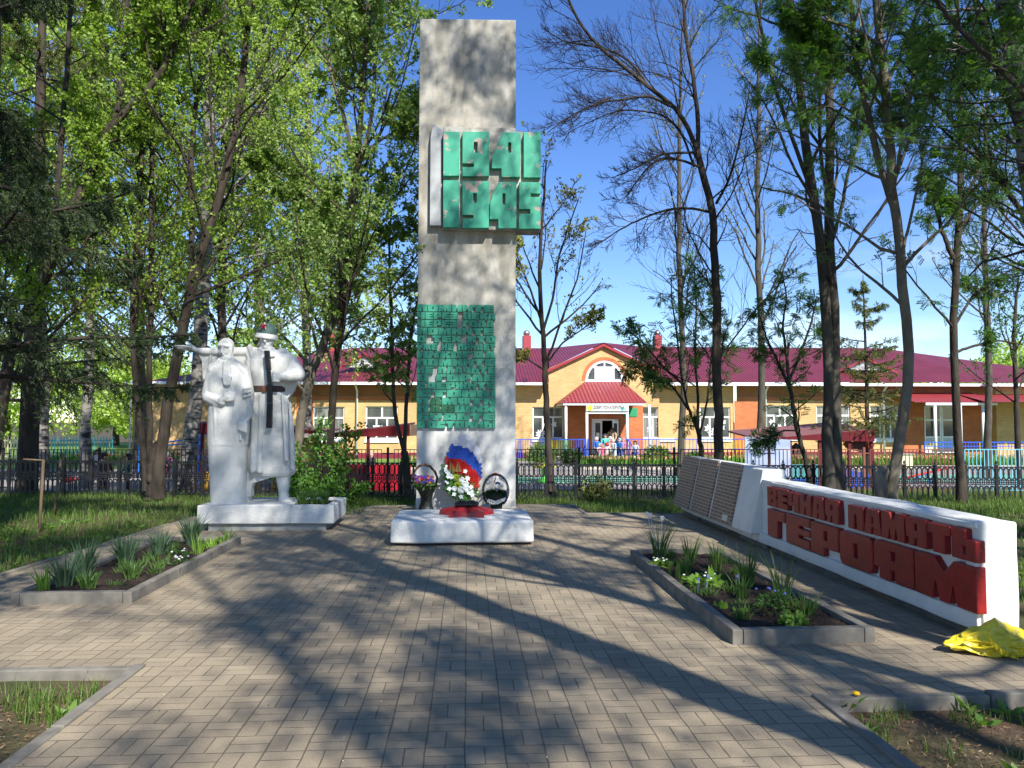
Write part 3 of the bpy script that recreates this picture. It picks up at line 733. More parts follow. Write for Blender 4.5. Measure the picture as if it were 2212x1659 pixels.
def tubes(pts, rad, K):
    N_, P, _ = pts.shape; t = np.zeros_like(pts); t[:, 1:-1] = pts[:, 2:] - pts[:, :-2]; t[:, 0] = pts[:, 1]-pts[:, 0]; t[:, -1] = pts[:, -1]-pts[:, -2]; t = nrm(t)
    m = nrm(pts[:, -1]-pts[:, 0]); ref = np.where(np.abs(m[:, 1:2]) < .7, np.array([[0, 1.0, 0]]), np.array([[1.0, 0, 0]]))[:, None, :]
    a = nrm(np.cross(t, ref)); b = np.cross(t, a); q = 2*np.pi*np.arange(K)/K
    V = pts[:, :, None, :] + rad[:, :, None, None]*(a[:, :, None, :]*np.cos(q)[None, None, :, None] + b[:, :, None, :]*np.sin(q)[None, None, :, None])
    base = (np.arange(N_)[:, None, None]*P + np.arange(P-1)[None, :, None])*K; j = np.arange(K)[None, None, :]; j2 = (j+1) % K
    Fq = np.stack([base+j, base+j2, base+K+j2, base+K+j], -1).reshape(-1, 4)
    return V.reshape(-1, 3), Fq
def join(parts):
    V = []; Fq = []; b = 0
    for v, f in parts: V.append(v); Fq.append(f + b); b += len(v)
    return np.concatenate(V), np.concatenate(Fq)
def resample(P_, n):
    P_ = np.array([tuple(p) for p in P_], float); s = np.concatenate([[0], np.cumsum(np.linalg.norm(np.diff(P_, axis=0), axis=1))])
    tt = np.linspace(0, s[-1], n); out = np.stack([np.interp(tt, s, P_[:, k]) for k in range(3)], 1)
    for _ in range(2): out[1:-1] = out[1:-1]*.5 + (out[:-2] + out[2:])*.25
    return out, s[-1]
NP = 22
def tree(name, label, cat, group, stems, bark, lm, lv, leaf, seed, base=None, taper=.75, crown_name='crown', zmin=2.0):
    """stems: [(points, r0, r1)]; lv: list of dicts for branch levels; leaf: dict(kind, per, L, W, ...)"""
    r = np.random.default_rng(seed); sp_, sr, sln = [], [], []
    for P_, r0, r1 in stems:
        q, l = resample(P_, NP); q[1:-1] += r.normal(size=(NP-2, 3))*r0*.12
        t = np.linspace(0, 1, NP); ra = r1 + (r0-r1)*(1-t)**taper
        if q[0][2] < .3: ra[:2] *= (1.35, 1.08)
        sp_.append(q); sr.append(ra); sln.append(l)
    pts = np.array(sp_); rad = np.array(sr); ln = np.array(sln)
    b = base or stems[0][0][0]
    t = thing(name, label, cat, tuple(b), group)
    V, Fq = tubes(pts, rad, 12); fast('trunk', V, Fq, bark, t, smooth=True)
    parts = []; ends = []; cp, cr, cl = pts, rad, ln
    for k, L in enumerate(lv):
        s0, d0, l0, r0 = spawn(r, cp, cr, cl, L['n'], L.get('t0', .2), L.get('t1', .97), L.get('ang', 48), L['lr'], L.get('rr', .42), L.get('fall', .6), L.get('pow', 1))
        if 'max' in L: l0 = np.minimum(l0, L['max'])
        if k == 0: kk = s0[:, 2] > zmin; s0, d0, l0, r0 = s0[kk], d0[kk], l0[kk], r0[kk]
        if 'bias' in L: d0 = nrm(d0 + np.array(L['bias'])[None, :])
        if 'keep' in L:
            kk = r.uniform(0, 1, len(s0)) < L['keep']; s0, d0, l0, r0 = s0[kk], d0[kk], l0[kk], r0[kk]
        if 'flt' in L:
            kk = L['flt'](s0); s0, d0, l0, r0 = s0[kk], d0[kk], l0[kk], r0[kk]
        P = L.get('P', 7); p = grow(r, s0, d0, l0, P, L.get('w', .18), L.get('trop', (0, 0, .3)), L.get('curl', 0))
        r0 = np.clip(r0, L.get('rmin', .004), L.get('rmax', (.05, .02, .009)[min(k, 2)])); ra = r0[:, None]*np.linspace(1, .35, P)[None, :]
        parts.append(tubes(p, ra, L.get('K', (6, 4, 3, 3)[min(k, 3)])))
        cp, cr, cl = p, ra, l0; ends.append((p, l0))
    if parts:
        V, Fq = join(parts); fast('branches', V, Fq, bark, t, smooth=True)
    if leaf:
        fp = []
        for lev, per in leaf['on']:
            p, l0 = ends[lev]; N_, P, _ = p.shape
            tt = r.uniform(leaf.get('t0', .2), 1, (N_, per))*(P-1); i = np.minimum(tt.astype(int), P-2); f = (tt-i)[..., None]; I = np.arange(N_)[:, None]
            pos = p[I, i]*(1-f) + p[I, i+1]*f; d = p[I, i+1]-p[I, i]
            pos = pos.reshape(-1, 3) + r.normal(size=(N_*per, 3))*leaf.get('jit', .02); fp.append((pos, d.reshape(-1, 3)))
        pos = np.concatenate([a for a, _ in fp]); d = np.concatenate([a for _, a in fp])
        if leaf.get('clip'): kk = leaf['clip'](pos); pos, d = pos[kk], d[kk]
        if leaf.get('kind') == 'pinnate': V, Fq = pinnate(r, pos, d, leaf['L'], leaf.get('pairs', 4), leaf.get('W', .16), leaf.get('ll', .42))
        else: V, Fq = leafquads(r, pos, d, leaf['L'], leaf['W'], leaf.get('rnd', .6), drop=leaf.get('drop', 0))
        fast(crown_name, V, Fq, lm, t)
    return t
# ---------------------------------------------------------------- plants of the beds
IR, DF, FR = M['iris'], M['daff'], M['fresh']
zb_ = .06
for i, (x, y, n, h, lb) in enumerate([(-3.60, 6.95, 60, .34, 'grey green iris clump nearest the front corner of the left bed'), (-3.62, 7.35, 70, .40, 'second iris clump of the left bed, tall and dark'),
      (-3.50, 7.95, 90, .38, 'widest iris clump in the middle of the left bed'), (-3.40, 8.55, 50, .34, 'iris clump past the middle of the left bed'), (-3.30, 9.25, 90, .42, 'tallest iris clump near the statue')]):
    plant('iris_clump', lb, 'plant', 'iris clumps in the left bed', x, y + .25, zb_, int(n*1.7), h, .62, .016, IR, 100+i, droop=.3)
for i, (x, y, n, h, m, lb) in enumerate([(-3.80+.05, 6.85, 14, .24, FR, 'bright light green blades at the left bed corner'), (-3.38, 6.9, 40, .16, DF, 'low fine bladed tuft behind the front kerb of the left bed'),
      (-3.18, 7.35, 40, .18, DF, 'low green tuft in the middle front of the left bed'), (-3.02, 8.7, 12, .26, FR, 'pale yellow green sprout near the right kerb of the left bed'),
      (-3.03, 9.15, 10, .12, FR, 'short broad leaved sprout at the far right of the left bed'), (-2.98, 9.4, 10, .12, FR, 'small green sprout beside the far kerb of the left bed'),
      (-2.96, 9.6, 9, .22, DF, 'thin sprout in the far right corner of the left bed'), (-3.1, 7.75, 14, .18, DF, 'narrow leafy sprout on bare soil of the left bed')]):
    plant('green_tuft', lb, 'plant', 'small tufts in the left bed', x, y + .25, zb_, int(n*1.8), h*1.15, .7, .016, m, 130+i)
leafy('primrose', 'low plant with white flowers in the left bed', 'plant', None, -3.02, 8.3, zb_, 40, .14, .07, .06, .035, M['daff'], 150, 7, M['petal_w'])
leafy('primrose', 'low white flowering plant deeper in the left bed', 'plant', None, -3.2, 8.8, zb_, 40, .12, .06, .06, .035, M['daff'], 151, 4, M['petal_w'])
for i, (x, y, n, h, sp, fl_, lb) in enumerate([(2.06, 8.25, 55, .50, .40, 3, 'tall narcissus clump with white flowers at the far end of the right bed'),
      (2.32, 8.0, 45, .36, .4, 0, 'dark narcissus clump right of the flowering one'), (2.50, 7.65, 50, .36, .4, 0, 'second dark leafy clump by the far right kerb'),
      (2.55, 6.95, 36, .46, .42, 0, 'tall bright bladed clump halfway along the right bed'), (2.60, 6.3, 30, .46, .45, 0, 'tall clump with long arching blades near the right kerb'),
      (2.15, 7.55, 34, .20, .55, 0, 'low broad bladed tuft left of the middle of the right bed'), (2.32, 6.45, 46, .22, .55, 0, 'dark low tuft beside the arching clump'),
      (2.60, 5.85, 80, .20, .7, 0, 'sprawling fine bladed tuft near the front of the right bed')]):
    plant('narcissus_clump', lb, 'plant', 'bladed clumps in the right bed', x, y, zb_, n, h, sp*1.2, .011, DF, 160+i, fl_ or None, M['petal_w'], droop=.3)
for i, (x, y, n, h, m, lb) in enumerate([(2.26, 6.95, 3, .2, FR, 'single broad upright tulip leaf lit by the sun'), (2.0, 7.35, 4, .22, DF, 'broad leaved tulip sprout near the left kerb'),
      (2.04, 6.12, 6, .08, FR, 'tiny yellow sprout by the left kerb'), (2.12, 6.0, 6, .06, FR, 'tiny sprout on bare soil')]):
    plant('tulip_sprout', lb, 'plant', 'sprouts in the right bed', x, y, zb_, n, h, .25, .05, m, 180+i)
leafy('primrose', 'bright green primrose with white flowers in the middle of the right bed', 'plant', None, 2.12, 6.95, zb_, 90, .16, .09, .075, .05, FR, 190, 6, M['petal_w'])
leafy('primrose', 'small white flowering primrose at the far left of the right bed', 'plant', None, 1.98, 7.85, zb_, 60, .12, .08, .06, .04, FR, 191, 8, M['petal_w'])
leafy('leafy_plant', 'dark leafy rounded plant with tiny blue flowers in the right bed', 'plant', None, 2.40, 5.95, zb_, 260, .15, .17, .05, .02, DF, 192, 5, M['petal_b'])
leafy('leafy_plant', 'light green lobed leaf plant at the front kerb', 'plant', None, 2.36, 5.52, zb_, 130, .085, .12, .05, .03, FR, 193)
for i, (x, y) in enumerate([(2.33, 6.65), (2.1, 6.75), (1.98, 6.6)]):
    plant('muscari', ('blue muscari behind the broad leaf', 'little blue muscari in the middle of the right bed', 'little blue muscari close to the left kerb')[i], 'plant', 'blue flowers in the right bed', x, y, zb_, 4, .12, .4, .008, DF, 200+i, 1, M['petal_b'], fz=1.2, fs=.008)

for nm, (xa, xb, ya, yb) in (('left', (-3.7, -3.0, 7.0, 9.8)), ('right', (2.0, 2.7, 5.6, 8.5))):
    rr_ = random.Random(77 + len(nm)); VV, FF = [], []
    for k in range(16):
        V, Fq = blades(rr_.uniform(xa, xb), rr_.uniform(ya, yb), zb_ - .01, 44, rr_.uniform(.07, .16), .95, .008, 600 + k, .6); o_ = len(VV); VV += V; FF += [tuple(q + o_ for q in f) for f in Fq]
    tag(fast('seedlings', VV, FF, DF), 'fine low seedlings and grass between the bigger plants of the ' + nm + ' bed', 'seedlings', kind='stuff')
# ---------------------------------------------------------------- the statue
SY = 11.6
def Q(cx, cy, dy=0.0): return at((640 + cx/1.80375)*.5486, (1200 + cy/1.80375)*.5486, SY + dy)
PXM = .5486/1.80375*SY/F       # one crop unit in metres
def cap(mb, a, b, ra, rb, k=12, flat=1.0, mid=0):
    a, b = Vector(a), Vector(b); pts = [a + (b-a)*t for t in (0, .33, .66, 1)]; rr = [(ra + (rb-ra)*t)*(1 + mid*math.sin(math.pi*t)) for t in (0, .33, .66, 1)]
    mb.tube(pts, rr, k, flat=flat); mb.ball(a, ra*.995, k, 8); mb.ball(b, rb*.995, k, 8)
def lsec(rows, dy=0.0):        # rows: (y crop, xl, xr, half depth m, [extra dy])
    out = []
    for r_ in rows:
        cy, xl, xr, hd = r_[:4]; e = r_[4] if len(r_) > 4 else 0
        a, b = Q(xl, cy, dy+e), Q(xr, cy, dy+e); out.append(((a+b)/2, (b.x-a.x)/2, hd))
    return out[::-1] if out[0][0].z > out[-1][0].z else out
def figure(mb, name, parent, vox=.011, it=3, m=None):
    o = mb.build(name, m or M['statue'], parent, smooth=True)
    rm = o.modifiers.new('fuse', 'REMESH'); rm.mode = 'VOXEL'; rm.voxel_size = vox; rm.use_smooth_shade = True
    sm = o.modifiers.new('soften', 'SMOOTH'); sm.factor = .5; sm.iterations = it
    return o
sta = thing('soldier_and_mother_statue', 'white statue of a helmeted soldier and a mother in headscarf on a plinth', 'statue', (-2.9, 11.4, 0))
# plinth with planting trough at its right end
px0, px1, py0, py1 = at(424, 1131, 11.12).x, at(721, 1131, 11.12).x, 11.12, 12.25
pz = .365
rough_box(px0, px0 + 1.30, py0, py1, .105, pz, m=M['statue'], name='plinth', parent=sta, bevel=.02, amp=.012, seed=11)
xq = px0 + 1.295
rough_box(xq, px1, py0, py0 + .12, .107, pz - .002, m=M['statue'], name='trough_wall', parent=sta, bevel=.015, amp=.01, seed=12)
rough_box(xq, px1, py1 - .1, py1, .107, pz - .002, m=M['statue'], name='trough_wall', parent=sta, bevel=.015, amp=.008, seed=13)
rough_box(px1 - .12, px1 - .001, py0 + .1, py1 - .08, .107, pz - .004, m=M['statue'], name='trough_wall', parent=sta, bevel=.015, amp=.008, seed=14)
MB().box(xq - .02, px1 - .1, py0 + .1, py1 - .08, .11, pz - .04).build('trough_soil', M['soil'], sta)
MB().box(px0 + .15, px1 - .12, py0 + .06, py1 - .1, -.02, .104).build('footing', mat('grey_footing', (.34, .34, .32), .85, (.25, .25, .23), 6), sta)
U = PXM
# mother
D = -.06
w_ = MB()
w_.loft(lsec([(1412, 350, 590, .23), (1300, 347, 590, .22), (1150, 338, 598, .22), (1000, 330, 604, .225), (992, 330, 606, .225)], D), 28, 2.8)
w_.loft(lsec([(996, 324, 612, .235), (900, 325, 622, .24), (800, 327, 628, .235), (700, 335, 632, .23), (600, 318, 634, .22), (520, 318, 618, .2), (450, 335, 596, .175), (405, 368, 556, .13), (385, 405, 520, .09)], D), 28, 2.4)
cap(w_, Q(370, 455, D-.02), Q(316, 640, D-.07), 48*U, 38*U); cap(w_, Q(318, 648, D-.1), Q(425, 690, D-.24), 36*U, 30*U); cap(w_, Q(320, 660, D-.1), Q(395, 700, D-.18), 36*U, 34*U)
cap(w_, Q(420, 678, D-.25), Q(470, 655, D-.28), 26*U, 24*U)
for i, yy in enumerate((628, 644, 660, 676)): cap(w_, Q(462, yy+4, D-.29), Q(506, yy-2, D-.30), 12*U, 11*U, 8); cap(w_, Q(506, yy-2, D-.30), Q(500, yy+4, D-.26), 11*U, 10*U, 8)
cap(w_, Q(440, 640, D-.29), Q(480, 622, D-.30), 13*U, 11*U, 8)
cap(w_, Q(580, 470, D), Q(612, 640, D-.04), 42*U, 40*U); cap(w_, Q(612, 640, D-.08), Q(608, 790, D-.10), 36*U, 30*U)     # right sleeve hanging
for yy in (600, 625, 652): cap(w_, Q(575, yy, D-.2), Q(625, yy-8, D-.16), 9*U, 8*U, 8)
for i in range(4): cap(w_, Q(548 + i*16, 835 + i*4, D-.235), Q(542 + i*17, 885 + i*7, D-.245), 10*U, 8*U, 8)
cap(w_, Q(600, 812, D-.18), Q(560, 850, D-.225), 18*U, 16*U, 10)
# shawl over the shoulders and its ends
cap(w_, Q(410, 400, D-.09), Q(350, 470, D-.09), 26*U, 24*U); cap(w_, Q(495, 400, D-.09), Q(580, 480, D-.08), 28*U, 26*U); cap(w_, Q(580, 480, D-.08), Q(618, 600, D-.07), 26*U, 20*U)
w_.hexa([Q(428, 500, D-.22), Q(484, 500, D-.22), Q(484, 500, D-.1), Q(428, 500, D-.1), Q(430, 400, D-.185), Q(480, 400, D-.185), Q(480, 400, D-.05), Q(430, 400, D-.05)])
cap(w_, Q(430, 512, D-.235), Q(484, 512, D-.235), 12*U, 12*U, 8)
for i in range(4): cap(w_, Q(434 + i*15, 520, D-.24), Q(440 + i*12, 572 - abs(i-1.5)*6, D-.255), 9.5*U, 8.5*U, 8)
# head, turned a little to the left of the picture, in a scarf
w_.ball(Q(448, 306, D-.02), 1, 20, 14, sc=(53*U, .125, 68*U)); w_.ball(Q(455, 285, D+.02), 1, 20, 12, sc=(51*U, .13, 49*U))
w_.ball(Q(434, 332, D-.06), 1, 16, 10, sc=(35*U, .085, 50*U)); cap(w_, Q(455, 350, D), Q(460, 400, D), 44*U, 46*U); cap(w_, Q(440, 374, D-.07), Q(470, 384, D-.07), 30*U, 26*U)
cap(w_, Q(424, 300, D-.150), Q(421, 338, D-.190), 6*U, 9.5*U, 8)           # nose
cap(w_, Q(398, 294, D-.138), Q(418, 289, D-.158), 8*U, 8*U, 8); cap(w_, Q(428, 288, D-.160), Q(462, 295, D-.138), 8*U, 8*U, 8)   # brows
w_.ball(Q(409, 307, D-.116), 7*U, 8, 6, sc=(1.2, .8, .7)); w_.ball(Q(446, 309, D-.116), 7.5*U, 8, 6, sc=(1.3, .8, .7))     # eyes
w_.ball(Q(404, 335, D-.098), 14*U, 10, 8); w_.ball(Q(452, 338, D-.098), 16*U, 10, 8)       # cheeks
cap(w_, Q(412, 352, D-.155), Q(434, 353, D-.150), 5*U, 5*U, 8); cap(w_, Q(414, 361, D-.142), Q(432, 362, D-.138), 4.4*U, 4.4*U, 8)
w_.ball(Q(424, 376, D-.118), 13*U, 10, 8)
cap(w_, Q(394, 290, D-.10), Q(412, 262, D-.11), 9*U, 10*U, 8); cap(w_, Q(412, 262, D-.11), Q(455, 255, D-.112), 10*U, 11*U, 8); cap(w_, Q(455, 255, D-.112), Q(487, 295, D-.09), 11*U, 12*U, 8); cap(w_, Q(487, 295, D-.09), Q(484, 350, D-.07), 12*U, 13*U, 8); cap(w_, Q(484, 350, D-.07), Q(450, 392, D-.1), 13*U, 13*U, 8)
for i, xx in enumerate((370, 520, 560)): cap(w_, Q(xx, 720 + 20*i, D-.2 + .01*i), Q(xx + 8 - 8*i, 960, D-.215 + .01*i), 12*U, 8*U, 8)
figure(w_, 'mother_figure', sta, .0105, 2)
# soldier
D = .14
s = MB()
s.loft(lsec([(1215, 612, 922, .17), (1190, 606, 934, .20), (1150, 600, 938, .21), (1000, 600, 938, .215), (800, 612, 924, .205), (700, 622, 900, .195), (650, 628, 886, .185), (600, 634, 878, .17), (560, 632, 890, .18), (480, 622, 925, .195), (400, 618, 940, .19), (350, 632, 925, .15), (322, 672, 850, .10)], D), 32, 2.4)
cap(s, Q(735, 330, D-.02), Q(735, 295, D-.02), 47*U, 44*U, 14)
# collar, chest folds
cap(s, Q(690, 318, D-.08), Q(735, 338, D-.14), 16*U, 14*U, 8); cap(s, Q(735, 338, D-.14), Q(785, 315, D-.08), 14*U, 16*U, 8)
s.hexa([Q(738, 372, D-.22), Q(800, 370, D-.22), Q(800, 370, D-.1), Q(738, 372, D-.1), Q(738, 342, D-.2), Q(795, 338, D-.2), Q(795, 338, D-.1), Q(738, 342, D-.1)])
# skirt folds
for (x0, y0, x1, y1, r0) in ((645, 640, 640, 1180, 14), (700, 640, 690, 1180, 17), (745, 650, 735, 900, 12), (850, 640, 880, 1100, 12), (905, 700, 925, 1160, 12), (670, 700, 660, 1120, 8)):
    cap(s, Q(x0, y0, D-.17), Q((x0+x1)/2, (y0+y1)/2, D-.215), r0*U*.8, r0*U); cap(s, Q((x0+x1)/2, (y0+y1)/2, D-.215), Q(x1, y1, D-.222), r0*U, r0*U*1.3)
# hem swooping down behind to the left leg
s.prism([(Q(598, 1190).x, Q(0, 1190).z), (Q(598, 1370).x, Q(0, 1370).z), (Q(625, 1370).x, Q(0, 1370).z), (Q(628, 1300).x, Q(0, 1300).z), (Q(640, 1272).x, Q(0, 1272).z), (Q(690, 1255).x, Q(0, 1255).z), (Q(760, 1236).x, Q(0, 1236).z), (Q(815, 1225).x, Q(0, 1225).z), (Q(925, 1195).x, Q(0, 1195).z), (Q(925, 1150).x, Q(0, 1150).z), (Q(640, 1150).x, Q(0, 1150).z)][::-1], [], lambda x, z, d: (x, d, z), SY + .2, SY + .02)
s.loft(lsec([(1412, 565, 628, .15), (1300, 570, 626, .12), (1180, 570, 660, .12)], D), 16, 2.6)
s.loft(lsec([(1410, 822, 912, .13, -.04), (1385, 824, 906, .11), (1335, 826, 893, .09), (1290, 818, 900, .1), (1240, 808, 905, .11), (1180, 805, 920, .12)], D), 16, 2.3)
s.ball(Q(880, 1392, D-.08), 1, 12, 8, sc=(48*U, .12, 20*U)); s.ball(Q(905, 1398, D-.1), 1, 12, 8, sc=(26*U, .09, 13*U))
# shoulders and right arm (picture right), bent in front, fist on the gun
cap(s, Q(850, 352, D), Q(905, 400, D-.02), 46*U, 50*U, 14); cap(s, Q(905, 392, D-.02), Q(968, 492, D-.12), 50*U, 46*U, 14); cap(s, Q(962, 500, D-.14), Q(880, 508, D-.26), 46*U, 38*U, 14); cap(s, Q(885, 507, D-.26), Q(842, 510, D-.30), 36*U, 27*U, 14)
cap(s, Q(930, 450, D-.1), Q(900, 480, D-.18), 38*U, 30*U)
cap(s, Q(838, 508, D-.30), Q(815, 512, D-.31), 26*U, 26*U)
for i, yy in enumerate((487, 505, 523, 541)): cap(s, Q(822, yy+2, D-.345), Q(792, yy, D-.365), 10.5*U, 10*U, 8); cap(s, Q(792, yy, D-.365), Q(784, yy+2, D-.33), 10*U, 9*U, 8)
cap(s, Q(815, 482, D-.33), Q(790, 476, D-.35), 10*U, 9*U, 8)
# cape hanging behind the right arm
s.prism([(Q(x, 0, .18).x, Q(0, y, .18).z) for x, y in ((860, 330), (925, 345), (960, 400), (966, 540), (945, 610), (903, 672), (870, 640))][::-1], [], lambda x, z, d: (x, d, z), SY + .24, SY + .1)
# left shoulder, outstretched arm with the cape hanging from it
cap(s, Q(690, 345, D), Q(640, 335, D), 44*U, 40*U, 14); cap(s, Q(640, 335, D), Q(430, 334, D-.02), 36*U, 33*U, 14); cap(s, Q(430, 334, D-.02), Q(290, 332, D-.04), 32*U, 27*U, 14)
s.prism([(Q(x, 0, .14).x, Q(0, y, .14).z) for x, y in ((262, 306), (392, 306), (620, 310), (650, 420), (640, 640), (560, 640), (330, 560), (300, 520), (290, 400), (272, 372))][::-1], [], lambda x, z, d: (x, d, z), SY + .22, SY + .1)
for (a, b, c_, d_, r0) in ((620, 300, 640, 380, 20), (600, 340, 630, 500, 12), (655, 330, 672, 420, 9), (340, 370, 330, 520, 9), (600, 400, 622, 560, 10)): cap(s, Q(a, b, D-.06), Q(c_, d_, D-.08), r0*U, r0*U*.7, 8)
cap(s, Q(290, 330, D-.04), Q(240, 322, D-.05), 24*U, 17*U, 12); cap(s, Q(245, 322, D-.05), Q(190, 306, D-.06), 16*U, 13*U, 12, flat=1.5)
for (x0, y0, x1, y1, x2, y2, rr) in ((205, 302, 150, 292, 86, 291, 7.5), (198, 308, 150, 303, 96, 301, 7.5), (200, 314, 160, 312, 112, 312, 7.2), (205, 320, 176, 322, 140, 322, 6.5)):
    e = (y0-311)*.004
    cap(s, Q(x0, y0, D-.08+e), Q(x1, y1, D-.10+e*2), rr*U, rr*U*.95, 8); cap(s, Q(x1, y1, D-.10+e*2), Q(x2, y2, D-.10+e*3), rr*U*.95, rr*U*.65, 8)
cap(s, Q(232, 306, D-.06), Q(203, 285, D-.08), 9*U, 8*U, 8); cap(s, Q(203, 285, D-.08), Q(173, 259, D-.09), 8*U, 5.5*U, 8)
# head
s.ball(Q(742, 235, D-.02), 1, 20, 14, sc=(50*U, .12, 58*U)); s.loft(lsec([(316, 722, 762, .05, -.06), (300, 706, 774, .085, -.05), (270, 697, 784, .11, -.03), (235, 693, 790, .115, -.02), (205, 695, 790, .115)], D), 20, 2.5)
cap(s, Q(730, 230, D-.135), Q(727, 262, D-.182), 6.5*U, 10*U, 8); s.ball(Q(728, 265, D-.168), 9.5*U, 8, 6, sc=(1.2, 1, .7))
cap(s, Q(700, 232, D-.128), Q(722, 228, D-.150), 9*U, 8.5*U, 8); cap(s, Q(738, 228, D-.150), Q(774, 236, D-.125), 8.5*U, 9*U, 8)
s.ball(Q(712, 246, D-.108), 6.5*U, 8, 6, sc=(1.3, .8, .7)); s.ball(Q(750, 248, D-.108), 7*U, 8, 6, sc=(1.3, .8, .7))
s.ball(Q(708, 270, D-.10), 15*U, 10, 8); s.ball(Q(760, 270, D-.095), 17*U, 10, 8)
cap(s, Q(714, 281, D-.147), Q(745, 281, D-.143), 4.2*U, 4.2*U, 8); cap(s, Q(716, 289, D-.142), Q(743, 289, D-.139), 4.8*U, 4.8*U, 8)
s.ball(Q(732, 304, D-.125), 16*U, 10, 8, sc=(1.3, 1, .8)); s.ball(Q(789, 262, D-.01), 11*U, 10, 8, sc=(.5, .8, 1.3)); s.ball(Q(694, 258, D-.01), 11*U, 10, 8, sc=(.5, .8, 1.3))
figure(s, 'soldier_figure', sta, .0105, 2)
# helmet: green dome, white flared brim
hc = Q(742, 212, D-.01)
def shell(prof, k, name, m, parent, tilt):
    vs = []; fs = []; n = len(prof)
    for r0, z in prof:
        for j in range(k):
            q = 2*math.pi*j/k; vs.append(hc + tilt @ Vector((r0*math.cos(q), r0*1.18*math.sin(q), z)))
    for i in range(n-1):
        for j in range(k): fs.append((i*k+j, i*k+(j+1)%k, (i+1)*k+(j+1)%k, (i+1)*k+j))
    mb = MB(); mb.add(vs, fs); return mb.build(name, m, parent, smooth=True)
tilt = Matrix.Rotation(R(7), 3, 'Y') @ Matrix.Rotation(R(4), 3, 'X')
hel = shell([(.152, -.012), (.147, .02), (.140, .055), (.127, .095), (.104, .132), (.072, .160), (.036, .176), (.001, .181)], 28, 'helmet', mat('helmet_green', (.045, .085, .075), .55, (.07, .12, .10), 8, bump=.3, bscale=30), sta, tilt)
shell([(.118, .02), (.125, -.02), (.150, -.052), (.170, -.064), (.174, -.056), (.166, -.035), (.155, -.010), (.149, .012)], 28, 'helmet_brim', M['statue'], sta, tilt)
def starpoly(R0, R1, a0=math.pi/2): return [((R0 if i % 2 == 0 else R1)*math.cos(a0 + math.pi*i/5), (R0 if i % 2 == 0 else R1)*math.sin(a0 + math.pi*i/5)) for i in range(10)]
for nm, R0, R1, dd, m in (('star_edge', .074, .034, .0, mat('star_edge_paint', (.62, .55, .5), .7)), ('star', .060, .026, .012, M['red'])):
    c = Q(733, 158, D); sx = MB()
    fn = lambda x, z, d: Vector((c.x + x + .006, c.y - .148 - dd - d + z*.75 + abs(x)**2*2.2, c.z + z*.9 - .005))
    sx.prism(starpoly(R0, R1), [], fn, -.03, .004); sx.build(nm, m, sta)
# belt, buckle, gun
be = MB(); be.loft(lsec([(622, 632, 880, .188), (578, 632, 880, .188)], D), 32, 2.4); be.build('belt', mat('belt_brown', (.055, .04, .032), .6, (.08, .05, .04), 10), sta, bevel=.006)
bk = MB(); a = Q(704, 622, D-.20); b = Q(750, 576, D-.20); bk.box(a.x, b.x, a.y - .012, a.y + .03, a.z, b.z); bk.build('buckle', mat('buckle_brown', (.20, .075, .03), .5, (.14, .06, .03), 12), sta, bevel=.008)
gn = MB()
def seg(x0, y0, x1, y1, w0, w1, d0, d1):
    a, b = Q(x0, y0, D), Q(x1, y1, D); gn.hexa([(b.x-w1*U, b.y+d1-.03, b.z), (b.x+w1*U, b.y+d1-.03, b.z), (b.x+w1*U, b.y+d1+.03, b.z), (b.x-w1*U, b.y+d1+.03, b.z),
        (a.x-w0*U, a.y+d0-.03, a.z), (a.x+w0*U, a.y+d0-.03, a.z), (a.x+w0*U, a.y+d0+.03, a.z), (a.x-w0*U, a.y+d0+.03, a.z)])
seg(775, 338, 792, 475, 18, 17, -.27, -.31); seg(792, 477, 800, 568, 14, 15, -.31, -.31); seg(800, 570, 800, 700, 17, 18, -.31, -.30); seg(800, 702, 793, 874, 18, 19, -.30, -.29)
gn.build('gun', M['black'], sta, bevel=.006)
# plants in the trough
for i, (x, y) in enumerate([(-2.40, 11.4), (-2.27, 11.5), (-2.12, 11.7), (-2.34, 11.9)]):
    plant('trough_plant', ('leafy tuft at the soldier\'s boot', 'green tuft in the middle of the plinth trough', 'green tuft at the right end of the trough', 'tuft at the back of the trough')[i], 'plant', 'plants in the statue trough', x, y, .34, 50, .24, .6, .018, M['daff'], 220+i)
leafy('trough_flower', 'small leafy plant with white bud in the statue trough', 'plant', None, -2.22, 11.38, .33, 120, .12, .1, .05, .03, M['daff'], 226, 2, M['petal_w'])
# ---------------------------------------------------------------- wreath and baskets at the foot of the stele
def inpoly(x, y, P):
    c = False; n = len(P)
    for i in range(n):
        x1, y1 = P[i]; x2, y2 = P[(i+1) % n]
        if (y1 > y) != (y2 > y) and x < (x2-x1)*(y-y1)/(y2-y1) + x1: c = not c
    return c
def W3(px, py, Y): return at((1720 + px/5.529)*.5486, (1700 + py/5.529)*.5486, Y)
def interp(y, T): 
    for (a, b), (c, d) in zip(T[:-1], T[1:]):
        if a <= y <= c: return b + (d-b)*(y-a)/(c-a)
    return T[0][1] if y < T[0][0] else T[-1][1]
wr = thing('tricolour_wreath', 'teardrop wreath of white, blue and red artificial roses with white flowers leaning on the stele', 'wreath', (.02, 13.55, .1))
WP = [(500,70),(640,65),(720,120),(800,200),(870,330),(930,480),(965,650),(970,850),(960,980),(930,1130),(890,1250),(820,1400),(700,1480),(560,1450),(400,1420),(260,1330),(170,1180),(150,950),(160,700),(230,480),(300,300),(370,210),(440,130)]
WL = 13.62          # plane of the backing; leans back towards the stele
def wy(py): return 13.50 + .18*(1 - py/1480)
bk = MB(); pp = [W3(x, y, wy(y)) for x, y in WP]
mid = W3(560, 800, wy(800)); front = [p + (mid-p)*.12 for p in pp]
